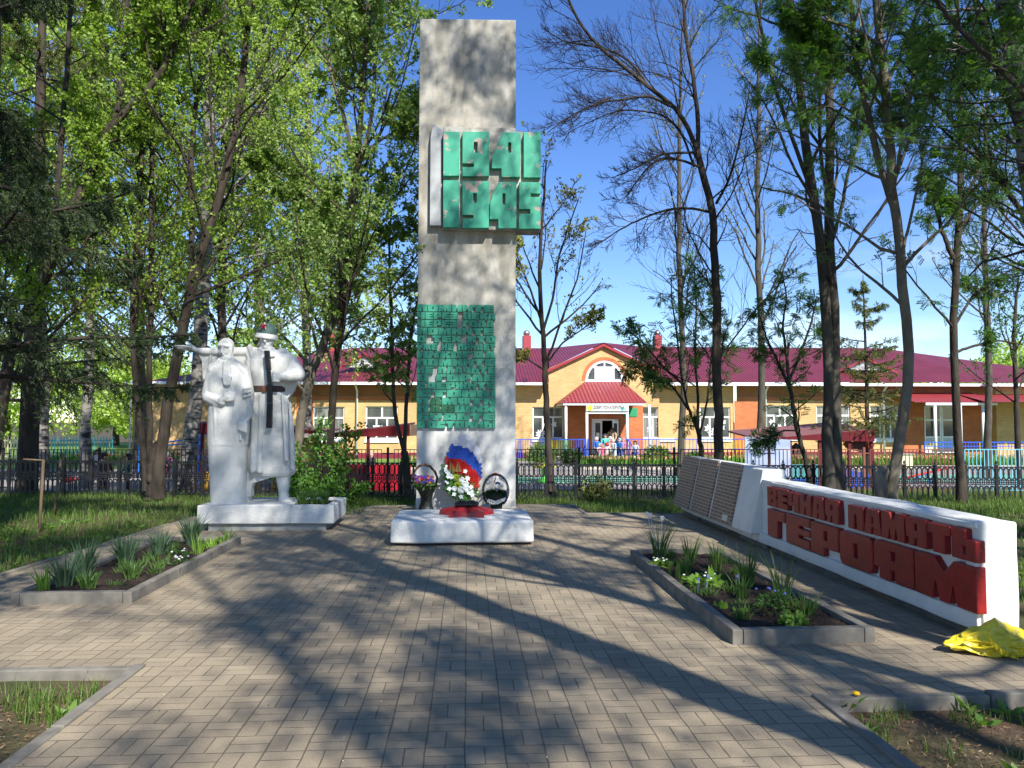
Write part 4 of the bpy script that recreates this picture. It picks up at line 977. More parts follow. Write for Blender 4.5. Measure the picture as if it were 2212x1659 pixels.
bk.prism([(p.x, p.z) for p in front], [], lambda x, z, d: (x, 13.50 + .18*((z-.2)/1.1) + d, z), .05, -.02)
bk.build('backing', mat('wreath_backing', (.06, .10, .04), .9), wr)
def rose(mb, c, r0, rnd):
    rx = rnd.uniform(-.5, .5); k = 7
    for (ra, rb, h0, h1) in ((1.0, .95, -.35, .05), (.72, .86, -.05, .34), (.42, .62, .12, .52), (.16, .34, .3, .62)):
        vs = []
        for rr, hh in ((ra, h0), (rb, h1), (rb*.82, h1*.93)):
            for j in range(k):
                q = 2*math.pi*j/k + rx + ra*2; wv = 1 + .1*math.sin(3*q + rx*5); vs.append((c.x + r0*rr*wv*math.cos(q), c.y - r0*hh*1.1, c.z + r0*rr*wv*math.sin(q)))
        mb.add(vs, [(l*k+j, l*k+(j+1) % k, (l+1)*k+(j+1) % k, (l+1)*k+j) for l in (0, 1) for j in range(k)])
    mb.ball((c.x, c.y - r0*.15, c.z), r0*.5, 7, 5)
rnd = random.Random(5); bands = {'w': MB(), 'b': MB(), 'r': MB()}
B1 = [(150, 290), (350, 285), (560, 315), (750, 420), (880, 600), (975, 720), (1100, 900)]
B2 = [(100, 560), (200, 560), (430, 572), (600, 640), (760, 770), (870, 900), (950, 1000), (1100, 1150)]
B3 = [(100, 740), (240, 790), (420, 900), (600, 1000), (760, 1120), (900, 1240), (1000, 1300)]
j = 0; yy = 95
while yy < 1280:
    xx = 120 + (27 if j % 2 else 0)
    while xx < 1000:
        x, y = xx + rnd.uniform(-8, 8), yy + rnd.uniform(-8, 8)
        if inpoly(x, y, WP):
            key = 'w' if y < interp(x, B1) else 'b' if y < interp(x, B2) else 'r' if y < interp(x, B3) + 60 else None
            if key:
                cxm = (x - 560)/420; bulge = .05*(1 - min(1, cxm*cxm)); c = W3(x, y, wy(y) - .04 - bulge); rose(bands[key], c, .031 if key != 'r' else .028, rnd)
        xx += 54
    yy += 47; j += 1
bands['w'].build('white_roses', mat('rose_white', (.62, .64, .74), .6, (.74, .75, .8), 30), wr, smooth=False)
bands['b'].build('blue_roses', mat('rose_blue', (.022, .075, .42), .6, (.03, .11, .52), 30), wr)
bands['r'].build('red_roses', mat('rose_red', (.50, .012, .012), .65, (.38, .008, .008), 30), wr)
r = np.random.default_rng(9); P0 = []; D0 = []
for i in range(520):
    for _ in range(20):
        x, y = r.uniform(90, 960), r.uniform(760, 1500)
        if y > interp(x, B3) and (inpoly(x, y, WP)): break
    c = W3(x, y, wy(y) - .05 - r.uniform(0, .07)); P0.append(tuple(c)); q = r.uniform(0, 6.28); D0.append((math.cos(q) + (x-540)/500, -.5, math.sin(q) - (y-1100)/700))
V, Fq = leafquads(r, np.array(P0), np.array(D0), .10, .04, .25)
fast('wreath_leaves', V, Fq, leafmat('wreath_leaf', (.04, .13, .025), (.10, .26, .05), .2), wr)
M['lily'] = mat('white_flower', (.72, .76, .76), .55)
def blossom(mb, c, r0, n=5, cup=.4, rnd=rnd):
    a0 = rnd.uniform(0, 6)
    for i in range(n):
        q = a0 + 6.283*i/n; e = Vector((math.cos(q), 0, math.sin(q))); t = Vector((-math.sin(q), 0, math.cos(q)))
        p = [c, c + e*r0*.5 + t*r0*.34 + Vector((0, -cup*r0*.3, 0)), c + e*r0 + Vector((0, -cup*r0, 0)), c + e*r0*.5 - t*r0*.34 + Vector((0, -cup*r0*.3, 0))]
        mb.add(p, [(0, 1, 2, 3)])
    mb.ball(c + Vector((0, -r0*.12, 0)), r0*.3, 6, 4)
for (x, y, rr, n) in ((210, 745, 26, 5), (190, 800, 30, 5), (245, 885, 42, 6), (200, 850, 34, 5), (620, 855, 38, 5), (670, 1010, 44, 6), (195, 1080, 20, 5), (235, 1110, 26, 5), (275, 1235, 40, 5), (380, 1355, 38, 5), (530, 1410, 40, 5), (750, 1198, 42, 5), (700, 1325, 36, 6), (775, 1365, 44, 6), (770, 1300, 38, 6), (250, 970, 40, 6)):
    f = MB(); blossom(f, W3(x, y, wy(y) - .17), rr*.00102*1.15, n, .6); f.build('lily', M['lily'], wr)
for (x, y, rr) in ((310, 980, 46), (540, 1050, 50), (620, 1145, 60), (530, 1270, 62), (650, 1250, 56), (385, 1240, 44)):
    f = MB(); rose(f, W3(x, y, wy(y) - .14), rr*.00102*1.1, rnd); f.build('big_rose', M['lily'], wr)
for (x, y) in ((430, 1000), (460, 1150)):
    f = MB(); c = W3(x, y, wy(y) - .13)
    for i in range(60):
        d = Vector((rnd.gauss(0, 1), -abs(rnd.gauss(0, 1)), rnd.gauss(0, 1))).normalized(); blossom(f, c + d*.055, .016, 4, .3)
    f.build('green_pompon', mat('pompon', (.28, .36, .03), .7), wr)
gf = mat('gold_frond', (.24, .15, .05), .6)
for (x0, y0, x1, y1) in ((340, 860, 295, 625), (470, 880, 462, 650)):
    f = MB(); a, b = W3(x0, y0, wy(y0) - .12), W3(x1, y1, wy(y1) - .11); f.tube([a, b], .003, 4)
    for i in range(11):
        t = i/11; p = a + (b-a)*t; l = .062*(1 - t*.85)
        for sg in (1, -1): f.add([p, p + Vector((sg*l*.5, -.01, l*.38 + .006)), p + Vector((sg*l, -.015, l*.35)), p + Vector((sg*l*.5, -.01, l*.12 - .004))], [(0, 1, 2, 3)])
    f.build('fern_frond', gf, wr)
f = MB()
pts = [W3(x, y, 13.56) for x, y in ((890, 1240), (880, 1330), (860, 1420), (800, 1530))]
for a, b in zip(pts[:-1], pts[1:]): f.hexa([a + Vector((-.035, .0, 0)), a + Vector((.04, .0, 0)), a + Vector((.04, .004, 0)), a + Vector((-.035, .004, 0)), b + Vector((-.035, 0, 0)), b + Vector((.03, 0, 0)), b + Vector((.03, .004, 0)), b + Vector((-.035, .004, 0))])
f.build('ribbon_tail', mat('ribbon_cream', (.62, .60, .52), .5), wr, fix=True)

def C4(px, py, Y): return at((1500 + px/3.191)*.5486, (1680 + py/3.191)*.5486, Y)
U4 = .5486/3.191*13.35/F
def tinsel(mb, pts, r0, n, rnd, k=3):
    for i in range(n):
        t = rnd.uniform(0, len(pts)-1.001); j = int(t); p = Vector(pts[j])*(1-t+j) + Vector(pts[j+1])*(t-j)
        d = Vector((rnd.gauss(0, 1), rnd.gauss(0, 1), rnd.gauss(0, 1))).normalized(); s = d.cross(Vector((0, 0, 1)))*.006
        mb.add([p - s, p + s, p + d*r0], [(0, 1, 2)])
M['tinsel'] = mat('black_tinsel', (.008, .012, .010), .4, spec=.6)
bs = thing('flower_basket', 'tall black basket with twisted hoop handle holding purple and red flowers', 'basket', (-.78, 13.35, 0))
b = MB(); Yb = 13.35
rows = [(1037, 470, 664, .10), (1000, 480, 650, .09), (940, 500, 640, .085), (880, 498, 645, .09), (820, 470, 665, .12), (760, 430, 700, .14), (720, 412, 715, .15)]
b.loft([((C4(l, y, Yb) + C4(r_, y, Yb))/2, (C4(r_, y, Yb).x - C4(l, y, Yb).x)/2, d) for y, l, r_, d in rows], 18, 2.0); b.build('basket_body', M['tinsel'], bs)
hp = [C4(x, y, Yb) for x, y in ((415, 725), (395, 640), (420, 560), (470, 500), (545, 470), (620, 500), (680, 570), (708, 640), (690, 720))]
h = MB(); h.tube(hp, 15*U4, 8)
h.build('handle', mat('wicker', (.13, .06, .035), .6, (.02, .015, .015), 26, thr=(.45, .5)), bs, smooth=True)
h = MB(); tinsel(h, hp, 34*U4, 700, rnd); tinsel(h, [C4(500, 1030, Yb-.08), C4(570, 880, Yb-.08), C4(560, 760, Yb-.12)], .09, 500, rnd); tinsel(h, [C4(420, 740, Yb-.1), C4(700, 740, Yb-.1)], .08, 500, rnd); h.build('tinsel', M['tinsel'], bs, fix=False)
fl_ = {'p': MB(), 'r': MB(), 'o': MB()}
for i in range(90):
    x, y = rnd.uniform(430, 660), rnd.uniform(622, 715); key = rnd.choice('ppprro'); c = C4(x, y, Yb - rnd.uniform(.0, .13)); blossom(fl_[key], c, .028, 6, .4)
fl_['p'].build('purple_flowers', mat('purple', (.10, .05, .36), .6), bs); fl_['r'].build('red_flowers', mat('basket_red', (.42, .02, .03), .6), bs); fl_['o'].build('orange_flowers', mat('basket_orange', (.55, .16, .05), .6), bs)
P0 = np.array([tuple(C4(rnd.uniform(410, 700), rnd.uniform(700, 765), Yb - rnd.uniform(.05, .16))) for _ in range(140)]); V, Fq = leafquads(r, P0, np.tile([0, -.6, -.2], (140, 1)), .07, .03, .6)
fast('basket_leaves', V, Fq, M['daff'], bs)
bs = thing('ribbon_basket', 'round black hoop basket with white ribbons, pale roses and a dark red bow', 'basket', (.75, 13.4, 0)); Yb = 13.4
ring = [C4(1440 + 158*math.cos(q), 805 - 205*math.sin(q), Yb) for q in np.linspace(-.95, math.pi+.95, 30)]
h = MB(); h.tube(ring, 17*U4, 8); h.build('hoop', mat('hoop_dark', (.02, .022, .022), .4, (.22, .21, .2), 34, thr=(.55, .6)), bs, smooth=True)
b = MB(); rows = [(1030, 1372, 1520, .09), (970, 1385, 1530, .09), (900, 1320, 1570, .13), (840, 1300, 1590, .14), (800, 1330, 1570, .12)]
b.loft([((C4(l, y, Yb) + C4(r_, y, Yb))/2, (C4(r_, y, Yb).x - C4(l, y, Yb).x)/2, d) for y, l, r_, d in rows], 16, 2.0); b.build('basket_body', mat('dark_green_fill', (.012, .035, .015), .8, (.03, .03, .028), 20), bs)
h = MB(); tinsel(h, [C4(1310, 850, Yb-.1), C4(1440, 800, Yb-.14), C4(1560, 850, Yb-.1)], .10, 900, rnd); h.build('fir_sprigs', mat('fir', (.012, .055, .02), .6), bs, fix=False)
h = MB()
for (x, y) in ((1375, 745), (1405, 735), (1490, 750), (1455, 790), (1340, 760), (1520, 745)): rose(h, C4(x, y, Yb-.14), .034, rnd)
h.build('pale_roses', mat('pale_rose', (.62, .60, .55), .6), bs)
def ribbon(mb, pts, wd, amp=.01):
    vs = []; n = 10*(len(pts)-1)+1
    for i in range(n):
        t = i/10; j = min(int(t), len(pts)-2); p = Vector(pts[j])*(1-t+j) + Vector(pts[j+1])*(t-j); k = amp*math.sin(i*1.7)
        vs += [p + Vector((k*.3, k, wd/2)), p + Vector((-k*.3, -k, -wd/2))]
    mb.add(vs, [(2*i, 2*i+1, 2*i+3, 2*i+2) for i in range(n-1)])
h = MB(); ribbon(h, [C4(x, y, Yb-.16) for x, y in ((1335, 935), (1400, 965), (1470, 962), (1560, 915))], .035, .016); ribbon(h, [C4(x, y, Yb-.15) for x, y in ((1345, 915), (1440, 945), (1570, 895))], .03, .016)
ribbon(h, [C4(x, y, Yb-.05) for x, y in ((1480, 640), (1560, 690), (1600, 780), (1590, 870))], .04, .02); ribbon(h, [C4(x, y, Yb-.05) for x, y in ((1410, 640), (1340, 700), (1320, 780))], .03, .02)
h.build('white_ribbon', mat('ribbon_white', (.70, .70, .68), .5), bs, fix=False)
h = MB(); ribbon(h, [C4(x, y, Yb-.09) for x, y in ((1440, 590), (1445, 640), (1425, 690), (1415, 720))], .05, .015); ribbon(h, [C4(x, y, Yb-.09) for x, y in ((1410, 600), (1440, 595), (1470, 605))], .04, .02); h.build('red_bow', mat('bow_red', (.28, .03, .04), .5), bs, fix=False)
h = MB(); ribbon(h, [C4(x, y, Yb-.15) for x, y in ((1580, 800), (1565, 860), (1585, 925))], .06, .02); ribbon(h, [C4(x, y, Yb-.14) for x, y in ((1435, 715), (1470, 705), (1500, 725))], .04, .015); h.build('blue_ribbon', mat('ribbon_blue', (.03, .09, .34), .5), bs, fix=False)

# ---------------------------------------------------------------- yellow bag by the wall's end
bm = bmesh.new(); bmesh.ops.create_icosphere(bm, subdivisions=6, radius=1)
c0 = gnd(2160, 1412)
bcx, bcy = c0.x + .02, c0.y + .04
for v in bm.verts:
    p = v.co.copy(); q = Vector((p.x*2.2, p.y*2.2, p.z*2.2 + 4)); rid = 1 - abs(noise.noise(q*.85 + Vector((1, 2, 3))))*2
    f = .84 + .22*rid*abs(rid) + .05*(1 - abs(noise.noise(q*2.4))*2)
    x, y, z = p.x*.27*f, p.y*.18*f, max(p.z, -.35)*.115*f
    if p.x < -.35: k = (-p.x-.35)/.65; z = z*(1-.35*k) + .01*k; x -= .10*k*k; y *= 1 - .45*k
    z += .065*math.exp(-((p.x+.18)**2 + (p.y)**2)*7)*(1 if p.z > 0 else 0)
    v.co = Vector((bcx + x, bcy + y, max(.004, .045 + z)))
me = bpy.data.meshes.new('plastic_bag'); bm.to_mesh(me); bm.free()
for p_ in me.polygons: p_.use_smooth = True
bagm = mat('yellow_film', (.72, .58, .03), .3, (.50, .40, .015), 12, spec=.55, bump=.5, bscale=16, dist=.03)
bo = bpy.data.objects.new('bag_body', me); COL.objects.link(bo); me.materials.append(bagm)
bag = thing('plastic_bag', 'crumpled yellow plastic bag lying on the pavers at the end of the wall', 'plastic bag', (bcx, bcy, 0))
bo.parent = bag; bo.matrix_parent_inverse = bag.matrix_basis.inverted()
hd = MB(); ribbon(hd, [(bcx-.15, bcy-.10, .16), (bcx-.17, bcy-.16, .12), (bcx-.12, bcy-.20, .06), (bcx-.02, bcy-.21, .03)], .035, .012)
hd.build('handle', bagm, bag, fix=False)

# ---------------------------------------------------------------- cast iron fence
FA, FB = Vector((-13.2, 18.0, 0)), Vector((11.6, 15.4, 0))
fen = thing('cast_iron_fence', 'low black ornate cast iron fence with ring pattern along the back of the memorial', 'fence', tuple((FA+FB)/2))
fd = (FB-FA); FL = fd.length; fd.normalize(); fn_ = Vector((-fd.y, fd.x, 0)); NPAN = 40; pw = FL/NPAN
fen['group'] = 'fences behind the memorial'
def fz(p): return -.05 + (-.10)*((p.x + 13)/24.6)
H1 = .76
post0 = MB(); 
post0.box(-.028, .028, -.028, .028, -.1, H1 + .015); post0.box(-.036, .036, -.036, .036, H1 + .015, H1 + .03); post0.box(-.04, .04, -.04, .04, -.1, .05)
post0.ball((0, 0, H1 + .062), .026, 10, 6); post0.lathe([(.012, 0), (.02, .012), (.006, .03), (.001, .045)], (0, 0, H1 + .08), 8)
pan = MB(); L_ = pw - .07
pan.box(-L_/2, L_/2, -.012, .012, H1-.03, H1-.003); pan.box(-L_/2, L_/2, -.012, .012, .02, .045); pan.box(-L_/2, L_/2, -.012, .012, H1-.385, H1-.368); pan.box(-L_/2, L_/2, -.012, .012, H1-.295, H1-.278); pan.box(-L_/2, L_/2, -.012, .012, H1-.345, H1-.325)
def ringmesh(mb, cx, cz, rx, rz, wd, k=20, th=.009):
    for i in range(k):
        q0, q1 = 2*math.pi*i/k, 2*math.pi*(i+1)/k
        a = [(cx + (rx+o)*math.cos(q), y, cz + (rz+o)*math.sin(q)) for q in (q0, q1) for o in (-wd/2, wd/2) for y in (-th, th)]
        mb.add([a[0], a[1], a[3], a[2], a[4], a[5], a[7], a[6]], [(0, 4, 7, 3), (1, 2, 6, 5), (3, 7, 6, 2), (0, 1, 5, 4)])
nr = 5
for i in range(nr):
    cx = -L_/2 + L_*(i+.5)/nr
    ringmesh(pan, cx, H1-.155, L_/nr*.56, .118, .026); ringmesh(pan, cx, .20, L_/nr*.56, .15, .026)
for i in range(12):
    cx = -L_/2 + L_*(i+.5)/12; pan.box(cx-.007, cx+.007, -.008, .008, H1-.37, H1-.29)
pan.v = [tuple(Vector(p)) for p in pan.v]
po = post0.build('post', M['iron'], None, bevel=0); pa = pan.build('panel', M['iron'], None)
ang = math.atan2(fd.y, fd.x)
for i in range(NPAN + 1):
    p = FA + fd*pw*i; o = po if i == 0 else po.copy()
    if i: COL.objects.link(o)
    o.parent = fen; o.matrix_parent_inverse = fen.matrix_basis.inverted(); o.location = (p.x, p.y, fz(p)); o.rotation_euler = (0, 0, ang)
for i in range(NPAN):
    p = FA + fd*pw*(i+.5); o = pa if i == 0 else pa.copy()
    if i: COL.objects.link(o)
    o.parent = fen; o.matrix_parent_inverse = fen.matrix_basis.inverted(); o.location = (p.x, p.y, fz(p)); o.rotation_euler = (0, 0, ang)

# ---------------------------------------------------------------- kindergarten picket fence (bars)
F2A, F2B = Vector((-17.5, 21.6, 0)), Vector((15.8, 20.0, 0)); d2 = F2B-F2A; L2 = d2.length; d2.normalize()
f2 = thing('bar_fence', 'plain bar fence with dark, tan, brown and light blue sections before the yard', 'fence', tuple((F2A+F2B)/2)); f2['group'] = 'fences behind the memorial'
cols = {'dark': M['dkmetal'], 'tan': mat('tan_bar_paint', (.42, .26, .12), .5, spec=.4), 'brown': mat('brown_bar_paint', (.20, .07, .05), .5), 'blue': mat('light_blue_bar_paint', (.16, .46, .58), .45)}
NS = 13; sw = L2/NS
for i in range(NS):
    a = F2A + d2*sw*i; mx = (F2A + d2*sw*(i+.5)).x
    um = 1010 + mx/20.8*F
    cn = 'dark' if um < 650 else 'tan' if um < 905 else 'dark' if um < 1690 else 'brown' if um < 1990 else 'blue'
    q = MB(); z1, z0 = .80, -.42; nb = 22
    def pt(s_, z, o=0): p = a + d2*s_; return Vector((p.x, p.y+o, z))
    for (zz, hh) in ((z1, .022), (z0+.12, .022)):
        A_, B_ = pt(.17, zz), pt(sw-.17, zz); q.hexa([A_+Vector((0,-.012,-hh)), B_+Vector((0,-.012,-hh)), B_+Vector((0,.012,-hh)), A_+Vector((0,.012,-hh)), A_+Vector((0,-.012,0)), B_+Vector((0,-.012,0)), B_+Vector((0,.012,0)), A_+Vector((0,.012,0))])
    for k_ in range(nb):
        p = pt(.17 + (sw-.34)*k_/(nb-1), 0); e = .009 if cn != 'blue' else .011; q.box(p.x-e, p.x+e, p.y-e, p.y+e, z0, z1-.01)
    q.build('bar_panel', cols[cn], f2)
    q = MB(); q.box(a.x-.03, a.x+.03, a.y-.03, a.y+.03, -.5, z1+.05); q.box(a.x-.15, a.x+.15, a.y-.01, a.y+.01, z1-.13, z1-.10); q.box(a.x-.15, a.x+.15, a.y-.01, a.y+.01, z0+.2, z0+.23)
    q.build('post', M['dkmetal'] if cn != 'brown' else cols['brown'], f2)

# far boundary fence of the yard, left
ff = thing('far_fence', 'far low picket fence, cream then turquoise, beyond the left lawn', 'fence', (-22, 43, ZB)); ff['group'] = 'fences behind the memorial'
for j_, (x0, x1, c_) in enumerate(((-42, -23.6, (.55, .50, .30)), (-23.4, -19.2, (.12, .48, .45)))):
    q = MB(); x = x0
    while x < x1: q.box(x, x+.05, 43, 43.03, ZB, ZB+1.35); x += .16
    q.box(x0, x1, 43.03, 43.07, ZB+1.1, ZB+1.17).box(x0, x1, 43.03, 43.07, ZB+.25, ZB+.32); q.build('picket_panel', mat('far_paint', c_, .6), ff)

# wooden stakes by the left lawn
for i, (u0, v0, u1, v1, lb) in enumerate(((85, 1147, 94, 993, 'weathered wooden stake on the left lawn, the one nearer the frame edge with a crosspiece'), (116, 1113, 133, 981, 'weathered wooden stake standing right of the other on the left lawn'))):
    b0 = gnd(u0, v0, -.03); t1 = at(u1, v1, b0.y + .05); t = thing('wooden_stake', lb, 'stake', tuple(b0), 'wooden stakes on the left lawn')
    m_ = M.get('stake') or mat('weathered_wood', (.17, .12, .07), .85, (.09, .065, .04), 12, stretch=(1, 1, .15), bump=.4, bscale=40); M['stake'] = m_
    MB().tube([b0 - Vector((0, 0, .1)), b0*.5 + t1*.5, t1], [.024, .022, .020], 7).build('pole', m_, t, smooth=True)
    if i == 0: MB().tube([at(50, 992, b0.y), t1 - Vector((0, 0, .01))], .014, 6).build('crosspiece', m_, t, smooth=True)
# ---------------------------------------------------------------- kindergarten building
YB = 45.0; EV = 826
def X(u, Y=YB): return at(u, 900, Y).x
def Z(v, Y=YB): return at(1300, v, Y).z
M['brk_y'] = brickmat('yellow_brick', (.60, .355, .135), (.66, .42, .18), (.47, .33, .20), bw=.34, rh=.118, ms=.014)
M['brk_r'] = brickmat('orange_brick', (.50, .14, .05), (.56, .18, .07), (.34, .16, .09), bw=.34, rh=.118, ms=.013)
M['brk_d'] = brickmat('eave_shaded_brick', (.30, .115, .05), (.34, .14, .065), (.20, .11, .07), bw=.34, rh=.118, ms=.013)  # orange brick made browner: the shade under the eaves is in its colour
M['roof'] = ribmat('roof_sheet', (.20, .032, .045), (.165, .025, .036))
M['roof_r'] = ribmat('porch_roof_sheet', (.32, .045, .05), (.28, .036, .045), pitch=.21)
M['trim'] = mat('white_trim', (.78, .78, .78), .5)
M['upvc'] = mat('window_frame_white', (.80, .80, .82), .4)
M['glass'] = mat('window_glass', (.035, .042, .045), .06, (.07, .08, .075), 1.4, spec=.8)
M['glassr'] = mat('curtained_glass', (.22, .22, .20), .12, (.08, .09, .09), 2.2, spec=.8, stretch=(4, 1, .3))
M['plinth'] = mat('plinth_maroon', (.20, .02, .045), .7, (.16, .02, .035), 2)
bd = thing('kindergarten_building', 'long single storey yellow and orange brick kindergarten with crimson metal roof', 'building', (5, YB+4, ZB))
zE, z0_ = Z(830), ZB
def wall(name, u0, u1, vt, m, y=YB, openings=(), th=.3, vb=None):
    """wall piece with real openings: (u0,u1,v0,v1)"""
    x0, x1, zt_, zb_ = X(u0), X(u1), Z(vt), (z0_ if vb is None else Z(vb))
    ops = [(X(a), X(b), Z(d), Z(c)) for a, b, c, d in openings]
    xs_ = sorted({x0, x1, *[o[0] for o in ops], *[o[1] for o in ops]}); zs = sorted({zb_, zt_, *[o[2] for o in ops], *[o[3] for o in ops]})
    q = MB()
    for a, b in zip(xs_[:-1], xs_[1:]):
        for c, d in zip(zs[:-1], zs[1:]):
            mx, mz = (a+b)/2, (c+d)/2
            if any(o[0] < mx < o[1] and o[2] < mz < o[3] for o in ops): continue
            q.add([(a, y, c), (b, y, c), (b, y, d), (a, y, d)], [(0, 1, 2, 3)])
    for o in ops:
        a, b, c, d = o; q.add([(a, y, c), (b, y, c), (b, y, d), (a, y, d), (a, y+th, c), (b, y+th, c), (b, y+th, d), (a, y+th, d)], [(0, 4, 5, 1), (1, 5, 6, 2), (2, 6, 7, 3), (3, 7, 4, 0)])
    return q.build(name, m, bd, fix=False)
def window(u0, u1, v0, v1, vt=None, mull=(.33, .66), top=(.5,), y=YB, gl='glass', decor=0, sill=True):
    x0, x1, a, b = X(u0), X(u1), Z(v1), Z(v0); zt_ = Z(vt) if vt else None; e = .07; yo = y + .09
    f = MB(); f.box(x0, x1, yo, yo+.07, a, a+e).box(x0, x1, yo, yo+.07, b-e, b).box(x0, x0+e, yo+.001, yo+.069, a+e, b-e).box(x1-e, x1, yo+.001, yo+.069, a+e, b-e)
    zz = b-e
    if zt_: f.box(x0+e, x1-e, yo-.01, yo+.07, zt_-.05, zt_+.05); zz = zt_-.05; 
    for t in mull: xm = x0 + (x1-x0)*t; f.box(xm-.045, xm+.045, yo-.004, yo+.066, a+e, zz)
    if zt_:
        for t in top: xm = x0 + (x1-x0)*t; f.box(xm-.045, xm+.045, yo-.004, yo+.066, zt_+.05, b-e)
    w_ = f.build('window', M['upvc'], bd)
    MB().box(x0+.03, x1-.03, yo+.035, yo+.05, a+.03, b-.03).build('pane', M[gl], w_)
    if sill: MB().box(x0-.06, x1+.06, y-.09, yo, a-.20, a-.01).build('sill', M['trim'], w_)
    if decor:
        rr = random.Random(decor)
        for k_ in range(3 + decor % 3):
            cx_ = rr.uniform(x0+.3, x1-.3); cz = rr.uniform(a+.25, (zt_ or b)-.25); n_ = rr.choice((5, 6, 8)); s_ = rr.uniform(.12, .26)
            P_ = [(cx_ + (s_ if i % 2 else s_*.5)*math.cos(math.pi*i/n_), cz + (s_ if i % 2 else s_*.5)*math.sin(math.pi*i/n_)*1.2) for i in range(2*n_)]
            MB().prism(P_, [], lambda x_, z_, d_: (x_, d_, z_), yo+.034, yo+.030).build('paper_cutout', M['upvc'], w_)
    return w_
# openings
wins = [(676, 744, 879, 947, 903), (790, 860, 878, 948, 903), (1150.5, 1217.5, 879, 947, 901), (1388, 1455, 879, 947, 901), (1512, 1578, 879, 947, 901), (1650, 1721, 876, 945, 897.5), (1764, 1837, 876, 945, 897.5), (1880, 1948, 876, 949, 897.5)]
for i, (a, b, c, d, e_) in enumerate(wins): window(a, b, c, d, e_, gl=('glassr', 'glass', 'glass')[i % 3], decor=(0, 3, 4, 5, 2, 1, 6, 0)[i])
V4 = 858
wall('side_wall', 287, 640, EV+4, M['brk_y'])
wall('wall', 640, 676, V4+8, M['brk_r'])
wall('wall', 676, 905, V4+8, M['brk_y'], openings=[w_[:4] for w_ in wins[:2]])
wall('eave_shaded_band', 560, 920, EV+4, M['brk_d'], y=YB-.03, vb=V4)  # brick band above the windows, eave shadow painted in as darker brick
wall('orange_band', 640, 905, V4, M['brk_r'], y=YB-.015, vb=V4+8)
wall('wall', 905, 1218, EV+4, M['brk_y'], openings=[wins[2][:4]])
wall('wall', 1422, 1585, EV+4, M['brk_y'], openings=[wins[4][:4]])
wall('wall', 1386, 1422, EV+4, M['brk_y'], openings=[(1388, 1422, 879, 947)]) if False else None
wall('wall', 1585, 1650, V4+8, M['brk_r'], y=YB-.1)
wall('wall', 1650, 1968, V4+8, M['brk_y'], openings=[w_[:4] for w_ in wins[5:]])
wall('eave_shaded_band', 1590, 2150, EV+4, M['brk_d'], y=YB-.13, vb=V4)
wall('orange_band', 1590, 1968, V4, M['brk_r'], y=YB-.11, vb=V4+8)
wall('wall', 1948, 1994, V4, M['brk_r'], y=YB-.12)
wall('wall', 2065, 2138, V4, M['brk_r'], y=YB-.12)
wall('wing_wall', 2138, 2500, EV+3, M['brk_y'], y=YB-.6)
MB().box(X(2138)-.01, X(2138)+.25, YB-.59, YB, ZB, Z(EV+3)).build('wing_return', M['brk_y'], bd)
# entrance bay with gable
gx0, gx1, gap = X(1184), X(1422), Z(797.5)
gb = MB(); yg = YB-.28
ax_, az_, arx, arz = X(1304.5), Z(822), (X(1345)-X(1264))/2, Z(780)-Z(822)
arch = [(ax_ + arx*math.cos(q), az_ + arz*math.sin(q)) for q in np.linspace(0, math.pi, 17)]
pts = [(gx0, Z(868)), (gx1, Z(868)), (gx1, Z(799)), (X(1304), Z(744)), (gx0, gap)]
gb.prism(pts, [arch], lambda x, z, d: (x, d, z), yg+.3, yg, back=False); gb.build('gable_wall', M['brk_y'], bd)
wl_ = MB()
def wpiece(a, b, c, d, m, nm='wall', y=yg):
    MB().box(X(a), X(b), y, y+.3, Z(d), Z(c)).build(nm, m, bd)
wpiece(1184, 1218, 868.05, 878.9, M['brk_y']); wpiece(1217.6, 1386.9, 868.05, 905, M['brk_r'], 'porch_back_wall'); wpiece(1217.6, 1276, 905.05, 992, M['brk_r'], 'porch_back_wall'); wpiece(1336, 1387, 905.05, 992, M['brk_r'], 'porch_back_wall'); wpiece(1387.05, 1422, 868.05, 878.9, M['brk_y']); wpiece(1386.9, 1422, 948, 992, M['brk_y']); wpiece(1184, 1217.5, 948, 992, M['brk_y'])
# arch surround and window
q = MB(); n = 16
for i in range(n):
    q0, q1 = math.pi*i/n, math.pi*(i+1)/n
    P_ = [(ax_ + (arx+o)*math.cos(t), az_ + (arz+o)*math.sin(t)) for t, o in ((q0, .02), (q0, .22), (q1, .22), (q1, .02))]
    q.hexa([(x, yg-.03, z) for x, z in P_] + [(x, yg+.05, z) for x, z in P_])
q.build('arch_surround', M['brk_r'], bd)
q = MB()
for i in range(n):
    q0, q1 = math.pi*i/n, math.pi*(i+1)/n
    P_ = [(ax_ + (arx+o)*math.cos(t), az_ + (arz+o)*math.sin(t)) for t, o in ((q0, -.12), (q0, .0), (q1, .0), (q1, -.12))]
    q.hexa([(x, yg-.02, z) for x, z in P_] + [(x, yg+.09, z) for x, z in P_])
q.box(ax_-arx-.05, ax_+arx+.05, yg-.06, yg+.09, az_-.14, az_+.04)
for xx in (-.48, .48): q.box(ax_+arx*xx-.05, ax_+arx*xx+.05, yg-.015, yg+.085, az_+.04, az_+arz*.86)
q.box(ax_-.04, ax_+.04, yg-.012, yg+.08, az_+.04, az_+arz*.97); q.box(ax_-arx*.75, ax_+arx*.75, yg-.01, yg+.08, az_+arz*.66-.04, az_+arz*.66+.04)
aw = q.build('arched_window', M['upvc'], bd)
q = MB(); q.prism([(ax_ + arx*.97*math.cos(t), az_ + arz*.97*math.sin(t)) for t in np.linspace(0, math.pi, 17)], [], lambda x, z, d: (x, d, z), yg+.07, yg+.05); q.build('pane', M['glass'], aw)
q = MB()
